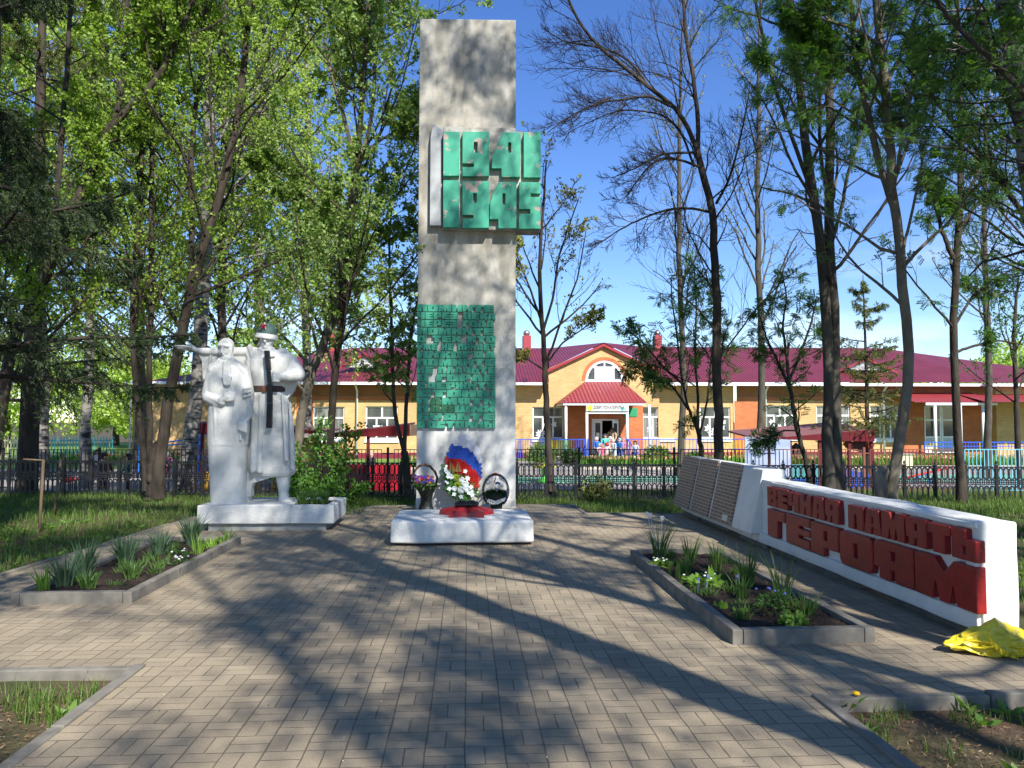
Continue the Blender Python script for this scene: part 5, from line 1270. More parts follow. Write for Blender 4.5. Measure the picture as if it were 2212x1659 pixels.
for sx in (-1, 1):
    xa, xb = (ax_-arx*.44, ax_-.05) if sx < 0 else (ax_+.05, ax_+arx*.44)
    zz = az_+.06
    while zz < az_+arz*.6: q.hexa([(xa, yg+.0, zz), (xb, yg+.0, zz), (xb, yg+.03, zz+.06), (xa, yg+.03, zz+.06), (xa, yg+.01, zz-.015), (xb, yg+.01, zz-.015), (xb, yg+.04, zz+.045), (xa, yg+.04, zz+.045)]); zz += .075
q.build('louvre', M['trim'], aw)
# main roof: front slope with hip at left, and the falling right part
ye = YB - 1.0; yr = YB + 8
def rp(u, v, Y): p = at(u, v, Y); return (p.x, p.y, p.z)
q = MB()
q.add([rp(280, 829, ye), rp(1186, 826, ye), rp(1186, 752, yr), rp(760, 751, yr)], [(0, 1, 2, 3)])
q.add([rp(1186, 826, ye), rp(1186, 752, yr), rp(1420, 752, yr), rp(1420, 826, ye), rp(1304, 740, yr-.4), rp(1186, 797, yg-.2), rp(1420, 797, yg-.2)], [(5, 4, 1), (6, 2, 4), (1, 4, 2)])
q.add([rp(1420, 826, ye), rp(2160, 826, ye), rp(1900, 752, yr), rp(1420, 749, yr)], [(0, 1, 2, 3)])
q.add([rp(2160, 826, ye), rp(2300, 806, yr), rp(1900, 752, yr)], [(0, 1, 2)])
q.add([rp(280, 829, ye), rp(760, 751, yr), rp(300, 826, yr+9)], [(0, 1, 2)])
q.build('roof', M['roof'], bd, fix=False)
q = MB(); q.add([rp(2125, 826.5, ye-.4), rp(2600, 828, ye-.4), rp(2600, 800, yr), rp(2141, 796, YB+3)], [(0, 1, 2, 3)]); q.build('wing_roof', M['roof'], bd, fix=False)
# gable roof edges (verge) and its two slopes running back
q = MB(); vg = MB()
for (a, b) in (((1180, 799.5), (1304, 742)), ((1304, 742), (1426, 801))):
    A_, B_ = at(*a, yg-.25), at(*b, yg-.25); h_ = .16
    vg.hexa([(A_.x, yg-.25, A_.z-h_), (B_.x, yg-.25, B_.z-h_), (B_.x, yg-.2, B_.z-h_), (A_.x, yg-.2, A_.z-h_), (A_.x, yg-.25, A_.z), (B_.x, yg-.25, B_.z), (B_.x, yg-.2, B_.z), (A_.x, yg-.2, A_.z)])
    q.add([(A_.x, yg-.2, A_.z), (B_.x, yg-.2, B_.z), (B_.x, yr-1, B_.z), (A_.x, yg+5.5, A_.z)], [(0, 1, 2, 3)])
q.build('gable_roof', M['roof_r'], bd, fix=False); M['verge'] = mat('verge_red', (.30, .03, .04), .5); vg.build('verge', M['verge'], bd)
# soffits and gutters
for (a, b) in ((280, 1178), (1426, 2160)):
    x0, x1 = X(a, ye), X(b, ye); z = Z(826, ye)
    MB().box(x0, x1, ye-.05, ye+.02, z-.17, z-.015).build('gutter', M['trim'], bd); MB().quad((x0, ye+.02, z-.1), (x1, ye+.02, z-.1), (x1, YB, z-.1), (x0, YB, z-.1)).build('soffit', M['trim'], bd, fix=False)
MB().box(X(2125, ye), X(2600, ye), ye-.45, ye-.37, Z(833, ye), Z(827, ye)).build('gutter', M['trim'], bd)
MB().box(X(288), X(1184), YB-.06, YB-.001, ZB, Z(977)).build('plinth', M['plinth'], bd); MB().box(X(1422), X(1994), YB-.16, YB-.001, ZB, Z(977)).build('plinth', M['plinth'], bd)
MB().box(X(1184), X(1422), YB-.34, YB-.281, ZB, Z(980)).build('plinth', M['plinth'], bd)
for u in (770, 1650, 1903, 283): 
    MB().tube([(X(u), YB-.9, Z(829)), (X(u)+.05, YB-.2, Z(846)), (X(u)+.05, YB-.2, ZB)], .06, 8).build('downpipe', M['trim'], bd, smooth=True)
for (u0, u1, v0, v1) in ((1130, 1147.5, 729, 758), (1417, 1432, 727, 757), (708, 726, 730, 760)):
    x0, x1 = X(u0, yr-1), X(u1, yr-1); c_ = MB().box(x0, x1, yr-1, yr-.2, Z(v1, yr)-1.2, Z(v0, yr)).build('chimney', mat('chimney_red', (.33, .05, .06), .6), bd, bevel=.02)
    MB().lathe([(.10, 0), (.16, .02), (.22, .13), (.24, .22), (.16, .35), (.02, .42)], ((x0+x1)/2, yr-.6, Z(v0, yr)), 10).build('cowl', mat('cowl_steel', (.35, .33, .32), .35, metal=.7), c_, smooth=True)
# louvred dormers
for (ua, ub, ug, vb_, vt_) in ((741, 834, 788, 794, 768), (1812, 1925, 1868, 800, 778)):
    A_, B_, T_ = at(ua, vb_, YB+1.2), at(ub, vb_, YB+1.2), at(ug, vt_, YB+1.2); q = MB(); q.prism([(A_.x, A_.z), (B_.x, B_.z), (T_.x, T_.z)], [], lambda x, z, d: (x, d, z), YB+1.3, YB+1.2); dm = q.build('dormer', M['trim'], bd)
    q = MB(); n = 8
    for i in range(n):
        t = i/n; q.box(A_.x+(T_.x-A_.x)*t+.1, B_.x+(T_.x-B_.x)*t-.1, YB+1.16, YB+1.19, A_.z+(T_.z-A_.z)*t+.02, A_.z+(T_.z-A_.z)*(t+.5/n))
    q.build('louvre', mat('louvre_grey', (.30, .30, .30), .6), dm)
    q = MB(); R0, R1 = Vector((A_.x-.35, YB+1.0, A_.z-.12)), Vector((T_.x, YB+1.0, T_.z+.12)); R2 = Vector((B_.x+.35, YB+1.0, B_.z-.12)); bk_ = Vector((T_.x, YB+4.2, T_.z+.12))
    q.add([R0, R1, bk_], [(0, 1, 2)]).add([R1, R2, bk_], [(0, 1, 2)]); q.build('dormer_roof', M['roof'], dm, fix=False)
    for (P0_, P1_) in ((R0, R1), (R1, R2)):
        MB().hexa([P0_ + Vector((0, -.02, -.12)), P1_ + Vector((0, -.02, -.12)), P1_ + Vector((0, .02, -.12)), P0_ + Vector((0, .02, -.12)), P0_ + Vector((0, -.02, .0)), P1_ + Vector((0, -.02, .0)), P1_ + Vector((0, .02, .0)), P0_ + Vector((0, .02, .0))]).build('verge', M['verge'], dm)
# entrance porch
yp = YB - 3.6
def xp(u): return at(u, 900, yp).x
e0, e1, r0_, r1_ = at(1213, 870, yp), at(1398, 870, yp), at(1264, 824, yg-.05), at(1346, 824, yg-.05)
q = MB(); q.add([tuple(e0), tuple(e1), tuple(r1_), tuple(r0_)], [(0, 1, 2, 3)]); bl, br2 = (e0.x, yg-.02, e0.z), (e1.x, yg-.02, e1.z); q.add([tuple(e0), tuple(r0_), bl], [(0, 1, 2)]).add([tuple(e1), br2, tuple(r1_)], [(0, 1, 2)])
q.build('porch_roof', M['roof_r'], bd, fix=False)
MB().box(e0.x+.1, e1.x-.1, yp+.05, yp+.13, e0.z-.13, e0.z-.01).box(e0.x+.1, e0.x+.18, yp+.13, yg-.02, e0.z-.13, e0.z-.02).box(e1.x-.18, e1.x-.1, yp+.13, yg-.02, e0.z-.13, e0.z-.02).build('porch_fascia', M['trim'], bd)
for u in (1223.5, 1268.8, 1356.5, 1404.8): x = xp(u) if u < 1400 else xp(1393); x = xp(u); MB().tube([(x, yp+.2, ZB), (x, yp+.2, e0.z-.1)], .075, 10).build('porch_post', M['trim'], bd, smooth=True)
sgn = MB().box(xp(1267), xp(1359), yp+.07, yp+.12, Z(888, yp), Z(874.5, yp)).build('sign_board', mat('sign_grey', (.50, .56, .52), .5, (.62, .66, .62), 2), bd)
def textobj(body, x, y, z, size, m, parent, name='lettering', ext=.004, bold=0.0, sx=1.0):
    cu = bpy.data.curves.new(name, 'FONT'); cu.body = body; cu.size = size; cu.extrude = ext; cu.offset = bold; cu.align_x = 'CENTER'; cu.align_y = 'CENTER'
    o = bpy.data.objects.new(name, cu); COL.objects.link(o); o.location = (x, y, z); o.rotation_euler = (R(90), 0, 0); o.scale = (sx, 1, 1); bpy.context.view_layer.update()
    me = bpy.data.meshes.new_from_object(o.evaluated_get(bpy.context.evaluated_depsgraph_get())); me.transform(o.matrix_world); bpy.data.objects.remove(o)
    n = bpy.data.objects.new(name, me); COL.objects.link(n); me.materials.clear(); me.materials.append(m); n.parent = parent; n.matrix_parent_inverse = (parent.matrix_basis if parent.type == 'EMPTY' else Matrix()).inverted() if parent.type == 'EMPTY' else Matrix()
    return n
def child_world(o, parent_mesh):    # parent_mesh carries a parent inverse of its own: its world matrix is identity
    o.parent = parent_mesh; o.matrix_parent_inverse = Matrix(); return o
tx = textobj('ДОБРО ПОЖАЛОВАТЬ!', xp(1314), yp+.064, Z(880.5, yp), .215, mat('sign_letters', (.16, .08, .10), .6), bd, bold=.006, sx=.66)
q = MB(); q.lathe([(.001, 0), (.16, 0), (.16, .01), (.001, .01)], (0, 0, 0), 14); q.v = [(x + xp(1274.5), yp + .055 - z*.5, y + Z(881, yp)) for x, y, z in q.v]; q.build('sun_emblem', mat('sun_yellow', (.75, .55, .05), .6), bd)
q = MB(); q.prism([(xp(1346)+a_*.34, Z(881.5, yp)+b_*.3) for a_, b_ in ((-.5, .5), (-.1, .1), (.3, .6), (.2, 0), (.6, -.2), (.1, -.25), (-.1, -.6), (-.3, -.1))], [], lambda x, z, d: (x, d, z), yp+.068, yp+.062); q.build('bird_emblem', mat('emblem_teal', (.05, .30, .30), .6), bd)
MB().box(xp(1268), xp(1357), yp+.16, yp+.24, Z(893.5, yp), Z(888.5, yp)).build('porch_beam', M['trim'], bd)
# door
dx0, dx1, dz0, dz1 = X(1277), X(1335), Z(988), Z(905); yd_ = yg + .12
q = MB(); q.box(dx0, dx0+.1, yd_, yd_+.08, dz0, dz1).box(dx1-.1, dx1, yd_, yd_+.08, dz0, dz1).box(dx0+.1, dx1-.1, yd_, yd_+.08, dz1-.1, dz1); dr = q.build('door_frame', M['upvc'], bd)
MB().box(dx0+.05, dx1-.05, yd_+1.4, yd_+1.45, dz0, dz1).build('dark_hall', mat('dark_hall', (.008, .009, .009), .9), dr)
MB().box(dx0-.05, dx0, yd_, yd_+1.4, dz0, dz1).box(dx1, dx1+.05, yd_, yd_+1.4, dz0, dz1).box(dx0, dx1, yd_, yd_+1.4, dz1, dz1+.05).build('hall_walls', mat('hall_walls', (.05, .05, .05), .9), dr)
q = MB(); lx0, lx1 = dx0+.11, dx0+.62; q.box(lx0, lx0+.1, yd_, yd_+.06, dz0, dz1-.11).box(lx1-.1, lx1, yd_, yd_+.06, dz0, dz1-.11).box(lx0+.1, lx1-.1, yd_, yd_+.06, dz0, dz0+.75).box(lx0+.1, lx1-.1, yd_, yd_+.06, dz1-.22, dz1-.11); lf = q.build('door', M['upvc'], bd)
MB().box(lx0+.1, lx1-.1, yd_+.02, yd_+.035, dz0+.75, dz1-.22).build('pane', M['glass'], lf); MB().box(lx0+.17, lx1-.16, yd_+.004, yd_+.012, dz0+1.15, dz0+1.45).build('notice', M['trim'], lf)
q = MB(); lx = dx1-.12
q.hexa([(lx, yd_-.62, dz0), (lx+.06, yd_-.62, dz0), (lx+.06, yd_, dz0), (lx, yd_, dz0), (lx, yd_-.62, dz1-.12), (lx+.06, yd_-.62, dz1-.12), (lx+.06, yd_, dz1-.12), (lx, yd_, dz1-.12)]); q.box(lx-.36, lx, yd_-.6, yd_-.55, dz0, dz1-.12)
q = MB(); q.box(lx-.34, lx-.26, yd_-.5, yd_-.45, dz0, dz1-.12).box(lx-.06, lx+.02, yd_-.5, yd_-.45, dz0, dz1-.12).box(lx-.26, lx-.06, yd_-.5, yd_-.45, dz0, dz0+.8).box(lx-.26, lx-.06, yd_-.5, yd_-.45, dz1-.25, dz1-.12); lf2 = q.build('door', M['upvc'], bd, label='open door leaf')
MB().box(lx-.26, lx-.06, yd_-.48, yd_-.465, dz0+.8, dz1-.25).build('pane', M['glass'], lf2)
MB().ball((X(1305.5), yg-.07, Z(887)), .13, 12, 8).build('porch_lamp', M['trim'], bd, smooth=True)
MB().box(X(1345), X(1374), yg-.04, yg-.002, Z(900), Z(882)).build('green_name_board', mat('board_green', (.03, .26, .12), .5), bd)
MB().box(xp(1210), xp(1405), yp-.2, yg-.345, ZB, ZB+.16).build('porch_step', mat('step_concrete', (.42, .38, .33), .85), bd); MB().box(xp(1275), xp(1350), yp-.9, yp-.202, ZB, ZB+.09).build('porch_step', mat('step_concrete2', (.44, .40, .35), .85), bd)
# railings of the porch
cb_ = {k_: mat('rail_' + k_, c_, .45) for k_, c_ in dict(blue=(.03, .10, .55), yellow=(.75, .55, .02), green=(.03, .35, .13)).items()}
def railing(x0, x1, y, zb_, zt_, parent, pat, step=.13, bars='box'):
    q = {k_: MB() for k_ in cb_}; q['blue'].box(x0, x1, y, y+.05, zt_-.05, zt_).box(x0, x1, y, y+.04, (zb_+zt_)/2-.02, (zb_+zt_)/2+.02).box(x0, x0+.06, y-.01, y+.06, zb_, zt_-.05).box(x1-.06, x1, y-.01, y+.06, zb_, zt_-.05)
    x = x0 + step; i = 0
    while x < x1 - .08: q[pat(x, i)].box(x, x+.028, y+.01, y+.035, zb_+.08, zt_-.05); x += step; i += 1
    for k_ in q:
        if q[k_].v: q[k_].build('railing_' + k_, cb_[k_], parent)
rl = thing('porch_railing', 'long blue, yellow and green railing left of the kindergarten entrance', 'railing', ((xp(1113)+xp(1268))/2, yp-.1, ZB), 'railings by the kindergarten')
railing(xp(1040), xp(1262), yp-.25, ZB+.1, Z(948, yp), rl, lambda x, i: 'yellow' if xp(1176) < x < xp(1206) else 'green' if xp(1206) < x < xp(1235) else 'blue')
rl = thing('porch_railing', 'long blue and yellow railing right of the kindergarten entrance', 'railing', ((xp(1365)+xp(1600))/2, yp-.1, ZB), 'railings by the kindergarten')
railing(xp(1352), xp(1610), yp-.25, ZB+.1, Z(948, yp), rl, lambda x, i: 'yellow' if x > xp(1555) else 'blue', step=.2)
for sg, u in ((-1, 1268), (1, 1352)):
    q = MB(); x = xp(u); y1_, y0_ = yp-.3, yp-1.5; q.tube([(x, y1_, Z(948, yp)), (x + .25*sg, y0_, ZB+.55)], .035, 6); q.tube([(x, y1_, Z(948, yp)), (x, y1_, ZB)], .03, 6); q.tube([(x+.25*sg, y0_, ZB+.55), (x+.25*sg, y0_, ZB)], .03, 6)
    for t in (.25, .5, .75): q.tube([(x+.25*sg*t, y1_+(y0_-y1_)*t, Z(948, yp)+(ZB+.55-Z(948, yp))*t), (x+.25*sg*t, y1_+(y0_-y1_)*t, ZB)], .02, 5)
    t_ = thing('step_handrail', ('blue sloping handrail on the left side of the entrance steps', 'blue sloping handrail on the right side of the entrance steps')[sg > 0], 'handrail', (x, y0_, ZB), 'railings by the kindergarten'); q.build('rail', cb_['blue'], t_, smooth=False)
# side porch on the right
ys_ = YB - 2.6
def xs2(u, v=900): return at(u, v, ys_).x
A_, B_ = at(1978, 869, ys_), at(2155, 869, ys_); A2, B2 = at(1978, 848, YB-.2), at(2155, 846, YB-.2)
MB().add([tuple(A_), tuple(B_), (B_.x+.1, YB-.15, A2.z), (A_.x-.2, YB-.15, A2.z)], [(0, 1, 2, 3)]).build('side_porch_roof', M['roof_r'], bd, fix=False)
MB().box(A_.x+.6, B_.x, ys_+.0, ys_+.08, A_.z-.16, A_.z-.02).build('side_porch_fascia', M['trim'], bd)
C_ = at(2130, 869, ys_-.6); MB().add([(C_.x, C_.y, C_.z+.02), (C_.x+9, C_.y, C_.z+.02), (C_.x+9, YB-.7, C_.z+.55), (C_.x, YB-.7, C_.z+.55)], [(0, 1, 2, 3)]).build('wing_porch_roof', M['roof_r'], bd, fix=False)
for u in (2022, 2077, 2126): MB().tube([(xs2(u), ys_+.1, ZB), (xs2(u), ys_+.1, A_.z-.1)], .085, 10).build('side_porch_post', M['trim'], bd, smooth=True)
def gdoor(u0, u1, v0, v1, door=True):
    x0, x1, a, b = X(u0), X(u1), Z(v1), Z(v0); y = YB-.1; q = MB(); e = .08
    q.box(x0, x1, y, y+.08, b-e, b).box(x0, x0+e, y, y+.08, a, b-e).box(x1-e, x1, y, y+.08, a, b-e).box(x0+e, x1-e, y+.001, y+.079, a+.9, a+1.0).box(x0+e, x1-e, y+.001, y+.079, b-.9, b-.8).box(x0+e, x1-e, y+.002, y+.078, a, a+.1)
    w_ = q.build('glazed_door' if door else 'window', M['upvc'], bd); MB().box(x0+.05, x1-.05, y+.03, y+.045, a+.98, b-.05).build('pane', M['glass'], w_); MB().box(x0+e, x1-e, y+.02, y+.05, a+.1, a+.9).build('door_panel', mat('pale_panel', (.5, .52, .56), .5), w_)
gdoor(1994, 2030, 876, 980, False); gdoor(2032, 2065, 876, 980)
wall('inner_wall', 1994, 2065, V4, M['brk_r'], y=YB-.03, vb=876); 
rl = thing('side_railing', 'dark railing with yellow and green bars in front of the side porch', 'railing', (xs2(2080), ys_-.2, ZB), 'railings by the kindergarten')
railing(xs2(1984), xs2(2230), ys_-.5, ZB+.5, Z(955, ys_), rl, lambda x, i: 'green' if x < xs2(1994) else 'yellow' if x < xs2(2014) or i % 9 == 0 else 'blue', step=.17)

# ---------------------------------------------------------------- pavilions in the yard
M['mar'] = mat('maroon_board', (.12, .004, .008), .55, (.095, .004, .007), 3); M['post_m'] = mat('maroon_post', (.10, .012, .014), .55)
M['felt'] = mat('roof_felt', (.22, .09, .09), .9, (.17, .08, .08), 2, bump=.2, bscale=12)
def pavilion(label, pts, y0, y1, posts, rise=.22):
    """pts: front edge left, front edge right (u, v of roof top), fascia heights in units of v"""
    (uL, vL, fL), (uR, vR, fR) = pts; a, b = at(uL, vL, y0), at(uR, vR, y0); fa, fb = a.z - at(uL, vL+fL, y0).z, b.z - at(uR, vR+fR, y0).z
    t = thing('pavilion', label, 'pavilion', ((a.x+b.x)/2, (y0+y1)/2, ZB), 'play pavilions in the yard')
    q = MB(); q.hexa([(a.x, y0, a.z-.05), (b.x, y0, b.z-.05), (b.x, y1, b.z+rise-.06), (a.x, y1, a.z+rise-.06), (a.x, y0, a.z), (b.x, y0, b.z), (b.x, y1, b.z+rise), (a.x, y1, a.z+rise)]); q.build('roof', M['felt'], t)
    q = MB(); q.hexa([(a.x+.02, y0-.03, a.z-fa), (b.x-.0, y0-.03, b.z-fb), (b.x, y0-.002, b.z-fb), (a.x+.02, y0-.002, a.z-fa), (a.x+.02, y0-.03, a.z-.01), (b.x, y0-.03, b.z-.01), (b.x, y0-.002, b.z-.01), (a.x+.02, y0-.002, a.z-.01)]); q.build('fascia', M['mar'], t)
    for u in posts: x = at(u, 900, y0).x; MB().box(x-.045, x+.045, y0+.05, y0+.14, ZB, min(a.z, b.z)-.05 if u < (uL+uR)/2 else b.z-.2).build('post', M['post_m'], t)
    return t, a, b
t, a, b = pavilion('long pavilion with maroon roof board behind the right tree trunks', ((1640, 948, 0.5), (1888, 927, 27)), 23.6, 26.5, (1708, 1772, 1836, 1884))
m_ = mat('mural', (.22, .30, .50), .5, (.42, .46, .56), 1.6, thr=(.3, .7), stretch=(.6, 1, 2.2)); nt = m_.node_tree
p0, p1 = at(1609, 943, 23.3), at(1707, 948, 23.3)
q = MB(); q.hexa([(p0.x, 23.3, ZB), (p1.x, 23.3, ZB), (p1.x, 23.34, ZB), (p0.x, 23.34, ZB), (p0.x, 23.3, p0.z), (p1.x, 23.3, p1.z-.03), (p1.x, 23.34, p1.z-.03), (p0.x, 23.34, p0.z)]); q.build('painted_canvas', m_, t)
q = MB(); z_ = at(1800, 1003, 24.0).z; xx0, xx1 = at(1709, 900, 24).x, at(1778, 900, 24).x; q.box(xx0, xx1, 24.0, 24.05, z_-.45, z_); q.build('teal_board', mat('teal_board', (.06, .28, .30), .5), t)
MB().box(xx0, xx1, 23.99, 24.04, ZB, z_-.452).build('blue_board', mat('blue_board', (.02, .12, .50), .5), t); 
q = MB(); x2 = at(1880, 900, 23.9).x; q.hexa([(xx1+.05, 23.9, ZB), (x2, 23.9, ZB), (x2, 23.95, ZB), (xx1+.05, 23.95, ZB), (xx1+.05, 23.9, z_-.02), (x2, 23.9, z_-.32), (x2, 23.95, z_-.32), (xx1+.05, 23.95, z_-.02)]); q.build('blue_board', mat('deep_blue_board', (.015, .07, .38), .5), t)
for i, u in enumerate((1672 + 36, 1722)):
    q = MB(); c_ = at(u if i else 1706, 972, 23.9); w2 = .14
    q.prism([(c_.x-w2, c_.z-.14), (c_.x+w2, c_.z-.14), (c_.x+w2, c_.z+.05), (c_.x+w2*1.25, c_.z+.05), (c_.x, c_.z+.22), (c_.x-w2*1.25, c_.z+.05), (c_.x-w2, c_.z+.05)], [[(c_.x + .05*math.cos(k_), c_.z + .05*math.sin(k_)) for k_ in np.linspace(0, 5.5, 8)]], lambda x, z, d: (x, d, z), 24.05, 23.9)
    o_ = q.build('birdhouse', M['dkmetal']); tag(o_, ('dark birdhouse partly hidden behind the pavilion post', 'dark birdhouse hanging in the middle of the right pavilion')[i], 'birdhouse', 'birdhouses in the pavilion')
q = MB(); c_ = at(1873-18, 960, 23.8)
q.prism([(c_.x+x_*.01, c_.z+z_*.01) for x_, z_ in ((-42, 2), (-30, 10), (-8, 8), (-5, 22), (22, 20), (30, 6), (52, 2), (56, -6), (40, -12), (46, -36), (24, -34), (8, -22), (-22, -18), (-34, -10))], [], lambda x, z, d: (x, d, z), 24.0, 23.85)
tag(q.build('hanging_fish', mat('fish_brown', (.10, .03, .02), .6, (.45, .09, .02), 2, thr=(.5, .56))), 'brown and orange cut-out toy hanging under the right pavilion roof', 'cut-out toy')
t, a, b = pavilion('pavilion with deep maroon fascia and red boarded wall behind the statue', ((412, 912, 26), (700, 931, 5)), 24.0, 27, (436, 560, 700), .05)
t2, a, b = pavilion('low pavilion with rising maroon fascia left of the stele', ((715, 936, 8), (885, 915, 27)), 23.2, 25.6, (745, 795, 873), .04)
q = MB(); x0_, x1_ = at(690, 900, 23.6).x, at(888, 900, 23.6).x; q.box(x0_, x1_, 23.6, 23.65, ZB, at(800, 1003, 23.6).z); q.build('low_wall', mat('red_board', (.50, .012, .03), .5, (.40, .01, .025), 2), t2)
q = MB(); x0_, x1_ = at(440, 900, 24.6).x, at(560, 900, 24.6).x; q.box(x0_, x1_, 24.6, 24.65, ZB, at(800, 1018, 24.6).z); q.build('low_wall', mat('orange_board', (.55, .30, .02), .5), t)
q = MB(); x0_, x1_ = at(590, 900, 24.6).x, at(690, 900, 24.6).x; q.box(x0_, x1_, 24.6, 24.65, ZB, at(800, 945, 24.6).z); q.build('side_board', mat('tan_board', (.48, .28, .10), .6), t)
# end board of the low pavilion
q = MB(); p0, p1 = at(884, 917, 23.25), at(903, 917, 23.6); q.hexa([(p0.x, 23.2, at(884, 942, 23.2).z), (p1.x, 24.2, at(884, 942, 23.2).z), (p1.x, 24.25, at(884, 942, 23.2).z), (p0.x, 23.25, at(884, 942, 23.2).z), (p0.x, 23.2, p0.z), (p1.x, 24.2, p0.z), (p1.x, 24.25, p0.z), (p0.x, 23.25, p0.z)]); q.build('end_board', mat('wood_tan', (.50, .30, .16), .7), t2)

# playground pieces
def yz(x): return ZB
q = MB(); c_ = at(190, 1028, 27)
t = thing('seesaw', 'bright red seesaw lying low in the yard behind the left fence', 'seesaw', (c_.x, 27, ZB)); m_ = mat('toy_red', (.70, .03, .02), .45)
MB().tube([at(145, 1040, 27), at(240, 1022, 27)], .05, 8).build('beam', m_, t, smooth=True); MB().box(at(140, 1030, 27).x, at(155, 1030, 27).x, 26.9, 27.2, at(150, 1040, 27).z, at(150, 1030, 27).z).build('seat', m_, t, bevel=.02); MB().tube([at(190, 1031, 27), (c_.x, 27, ZB)], .05, 6).build('stand', m_, t)
t = thing('seesaw', 'red and blue seesaw behind the fence at the far right', 'seesaw', (at(2000, 1020, 26).x, 26, ZB))
MB().tube([at(1950, 1034, 26), at(2060, 1008, 26)], .035, 8).build('beam', m_, t, smooth=True); mbl = mat('toy_blue', (.02, .13, .5), .45)
MB().tube([at(1985, 1026, 26), (at(1978, 1026, 26).x, 26, ZB)], .04, 6).tube([at(2000, 1022, 26), (at(2012, 1026, 26).x, 26, ZB)], .04, 6).build('stand', mbl, t)
t = thing('spring_seat', 'bright green mushroom-like play seat on a stem behind the fence', 'play seat', (at(1175, 1020, 27.5).x, 27.5, ZB)); gx_ = at(1175, 1000, 27.5)
MB().lathe([(.3, 0), (.34, .04), (.12, .08), (.07, .15), (.07, .5)], (gx_.x, 27.5, ZB), 14).build('stem', mat('toy_green', (.10, .65, .05), .45), t, smooth=True)
MB().lathe([(.05, .5), (.42, .52), (.45, .58), (.2, .66), (.01, .68)], (gx_.x, 27.5, ZB), 14).build('seat', mat('toy_yellow', (.72, .62, .03), .45), t, smooth=True)
t = thing('blue_climbing_frame', 'blue tube climbing frame behind the statue left side', 'climbing frame', (at(448, 990, 28).x, 28, ZB)); q = MB(); x0_, x1_ = at(432, 900, 28).x, at(470, 900, 28).x
q.tube([(x0_, 28, ZB), (x0_, 28, at(1, 955, 28).z+.25), (x1_, 28, at(1, 955, 28).z+.25), (x1_, 28, ZB)], .04, 6).tube([(x0_, 28, .0), (x1_, 28, .0)], .03, 6); q.build('frame', mbl, t)
MB().tube([at(300, 962, 30), at(420, 948, 30)], .03, 6).tube([at(300, 950, 30)+Vector((0,0,-.3)), at(420, 940, 30)+Vector((0,0,-.3))], .03, 6).tube([(at(300, 962, 30).x, 30, at(300, 962, 30).z), (at(300, 962, 30).x, 30, ZB)], .03, 6).tube([(at(420, 962, 30).x, 30, at(420, 948, 30).z), (at(420, 962, 30).x, 30, ZB)], .03, 6).build('blue_handrail', mbl)
tag(bpy.data.objects['blue_handrail'], 'blue double handrail sloping past the left end of the kindergarten', 'handrail', 'railings by the kindergarten')
t = thing('litter_bin', 'light cream box behind the fence near the right trunks', 'bin', (at(1955, 1000, 34).x, 34, ZB)); p_ = at(1955, 1000, 34); MB().box(p_.x-.4, p_.x+.4, 34, 34.4, ZB, ZB+.65).build('box', mat('cream_box', (.6, .55, .35), .7), t, bevel=.03); MB().box(p_.x-.45, p_.x+.45, 33.95, 34.45, ZB+.65, ZB+.70).build('lid', mat('cream_lid', (.3, .3, .2), .7), t)

# narcissus and tulip beds in front of the building: too many to count
r = np.random.default_rng(31); n = 9000
def strip(x0, x1, y0, y1, n): return np.stack([r.uniform(x0, x1, n), r.uniform(y0, y1, n), np.full(n, ZB+.02)], 1)
pos = np.concatenate([strip(-3, 1.6, 36.2, 38.5, 3200), strip(5.4, 26, 36.2, 38.5, 9000), strip(26, 34, 36, 38, 1500), strip(-22, -14, 40, 43, 1500)])
V, Fq = leafquads(r, pos, np.tile([0, 0, 1.0], (len(pos), 1)), .48, .06, .22); tag(fast('border_greenery', V, Fq, leafmat('border_leaf', (.08, .20, .03), (.17, .32, .05), .3)), 'green leafy border of narcissus in front of the kindergarten', 'flower border', kind='stuff')
kk = r.uniform(size=len(pos)) < .10; p2 = pos[kk] + np.array([0, 0, .38]); V, Fq = leafquads(r, np.repeat(p2, 3, 0), np.tile([0, -.3, .3], (3*len(p2), 1)), .11, .09, .9); tag(fast('border_blossoms', V, Fq, leafmat('border_blossom', (.75, .72, .45), (.80, .80, .75), .2, c3=(.7, .08, .04))), 'white and yellow blossoms over the leafy border', 'flowers', kind='stuff')
for (u, y, s_) in ((1170, 38, 1.0), (1318+100, 37, .9), (1235, 38.6, .7), (1500, 37.5, .6)):
    c_ = at(u, 1000, y); t = thing('garden_bush', {1170: 'round green bush left of the entrance steps', 1418: 'round bush right of the entrance steps', 1235: 'small spiky bush beside the left handrail', 1500: 'small bush among the narcissus further right'}[u], 'bush', (c_.x, y, ZB), 'bushes in the kindergarten border')
    n = 1400; d = nrm(r.normal(size=(n, 3)))*r.uniform(.5, 1, (n, 1))*np.array([.8, .6, .6])*s_; V, Fq = leafquads(r, d + np.array([c_.x, y, ZB+.5*s_]), d, .13, .07, .5); fast('foliage', V, Fq, M['daff'], t)
    MB().tube([(c_.x, y, ZB-.02), (c_.x, y, ZB+.4)], .03, 6).build('stem', M['stake'], t)

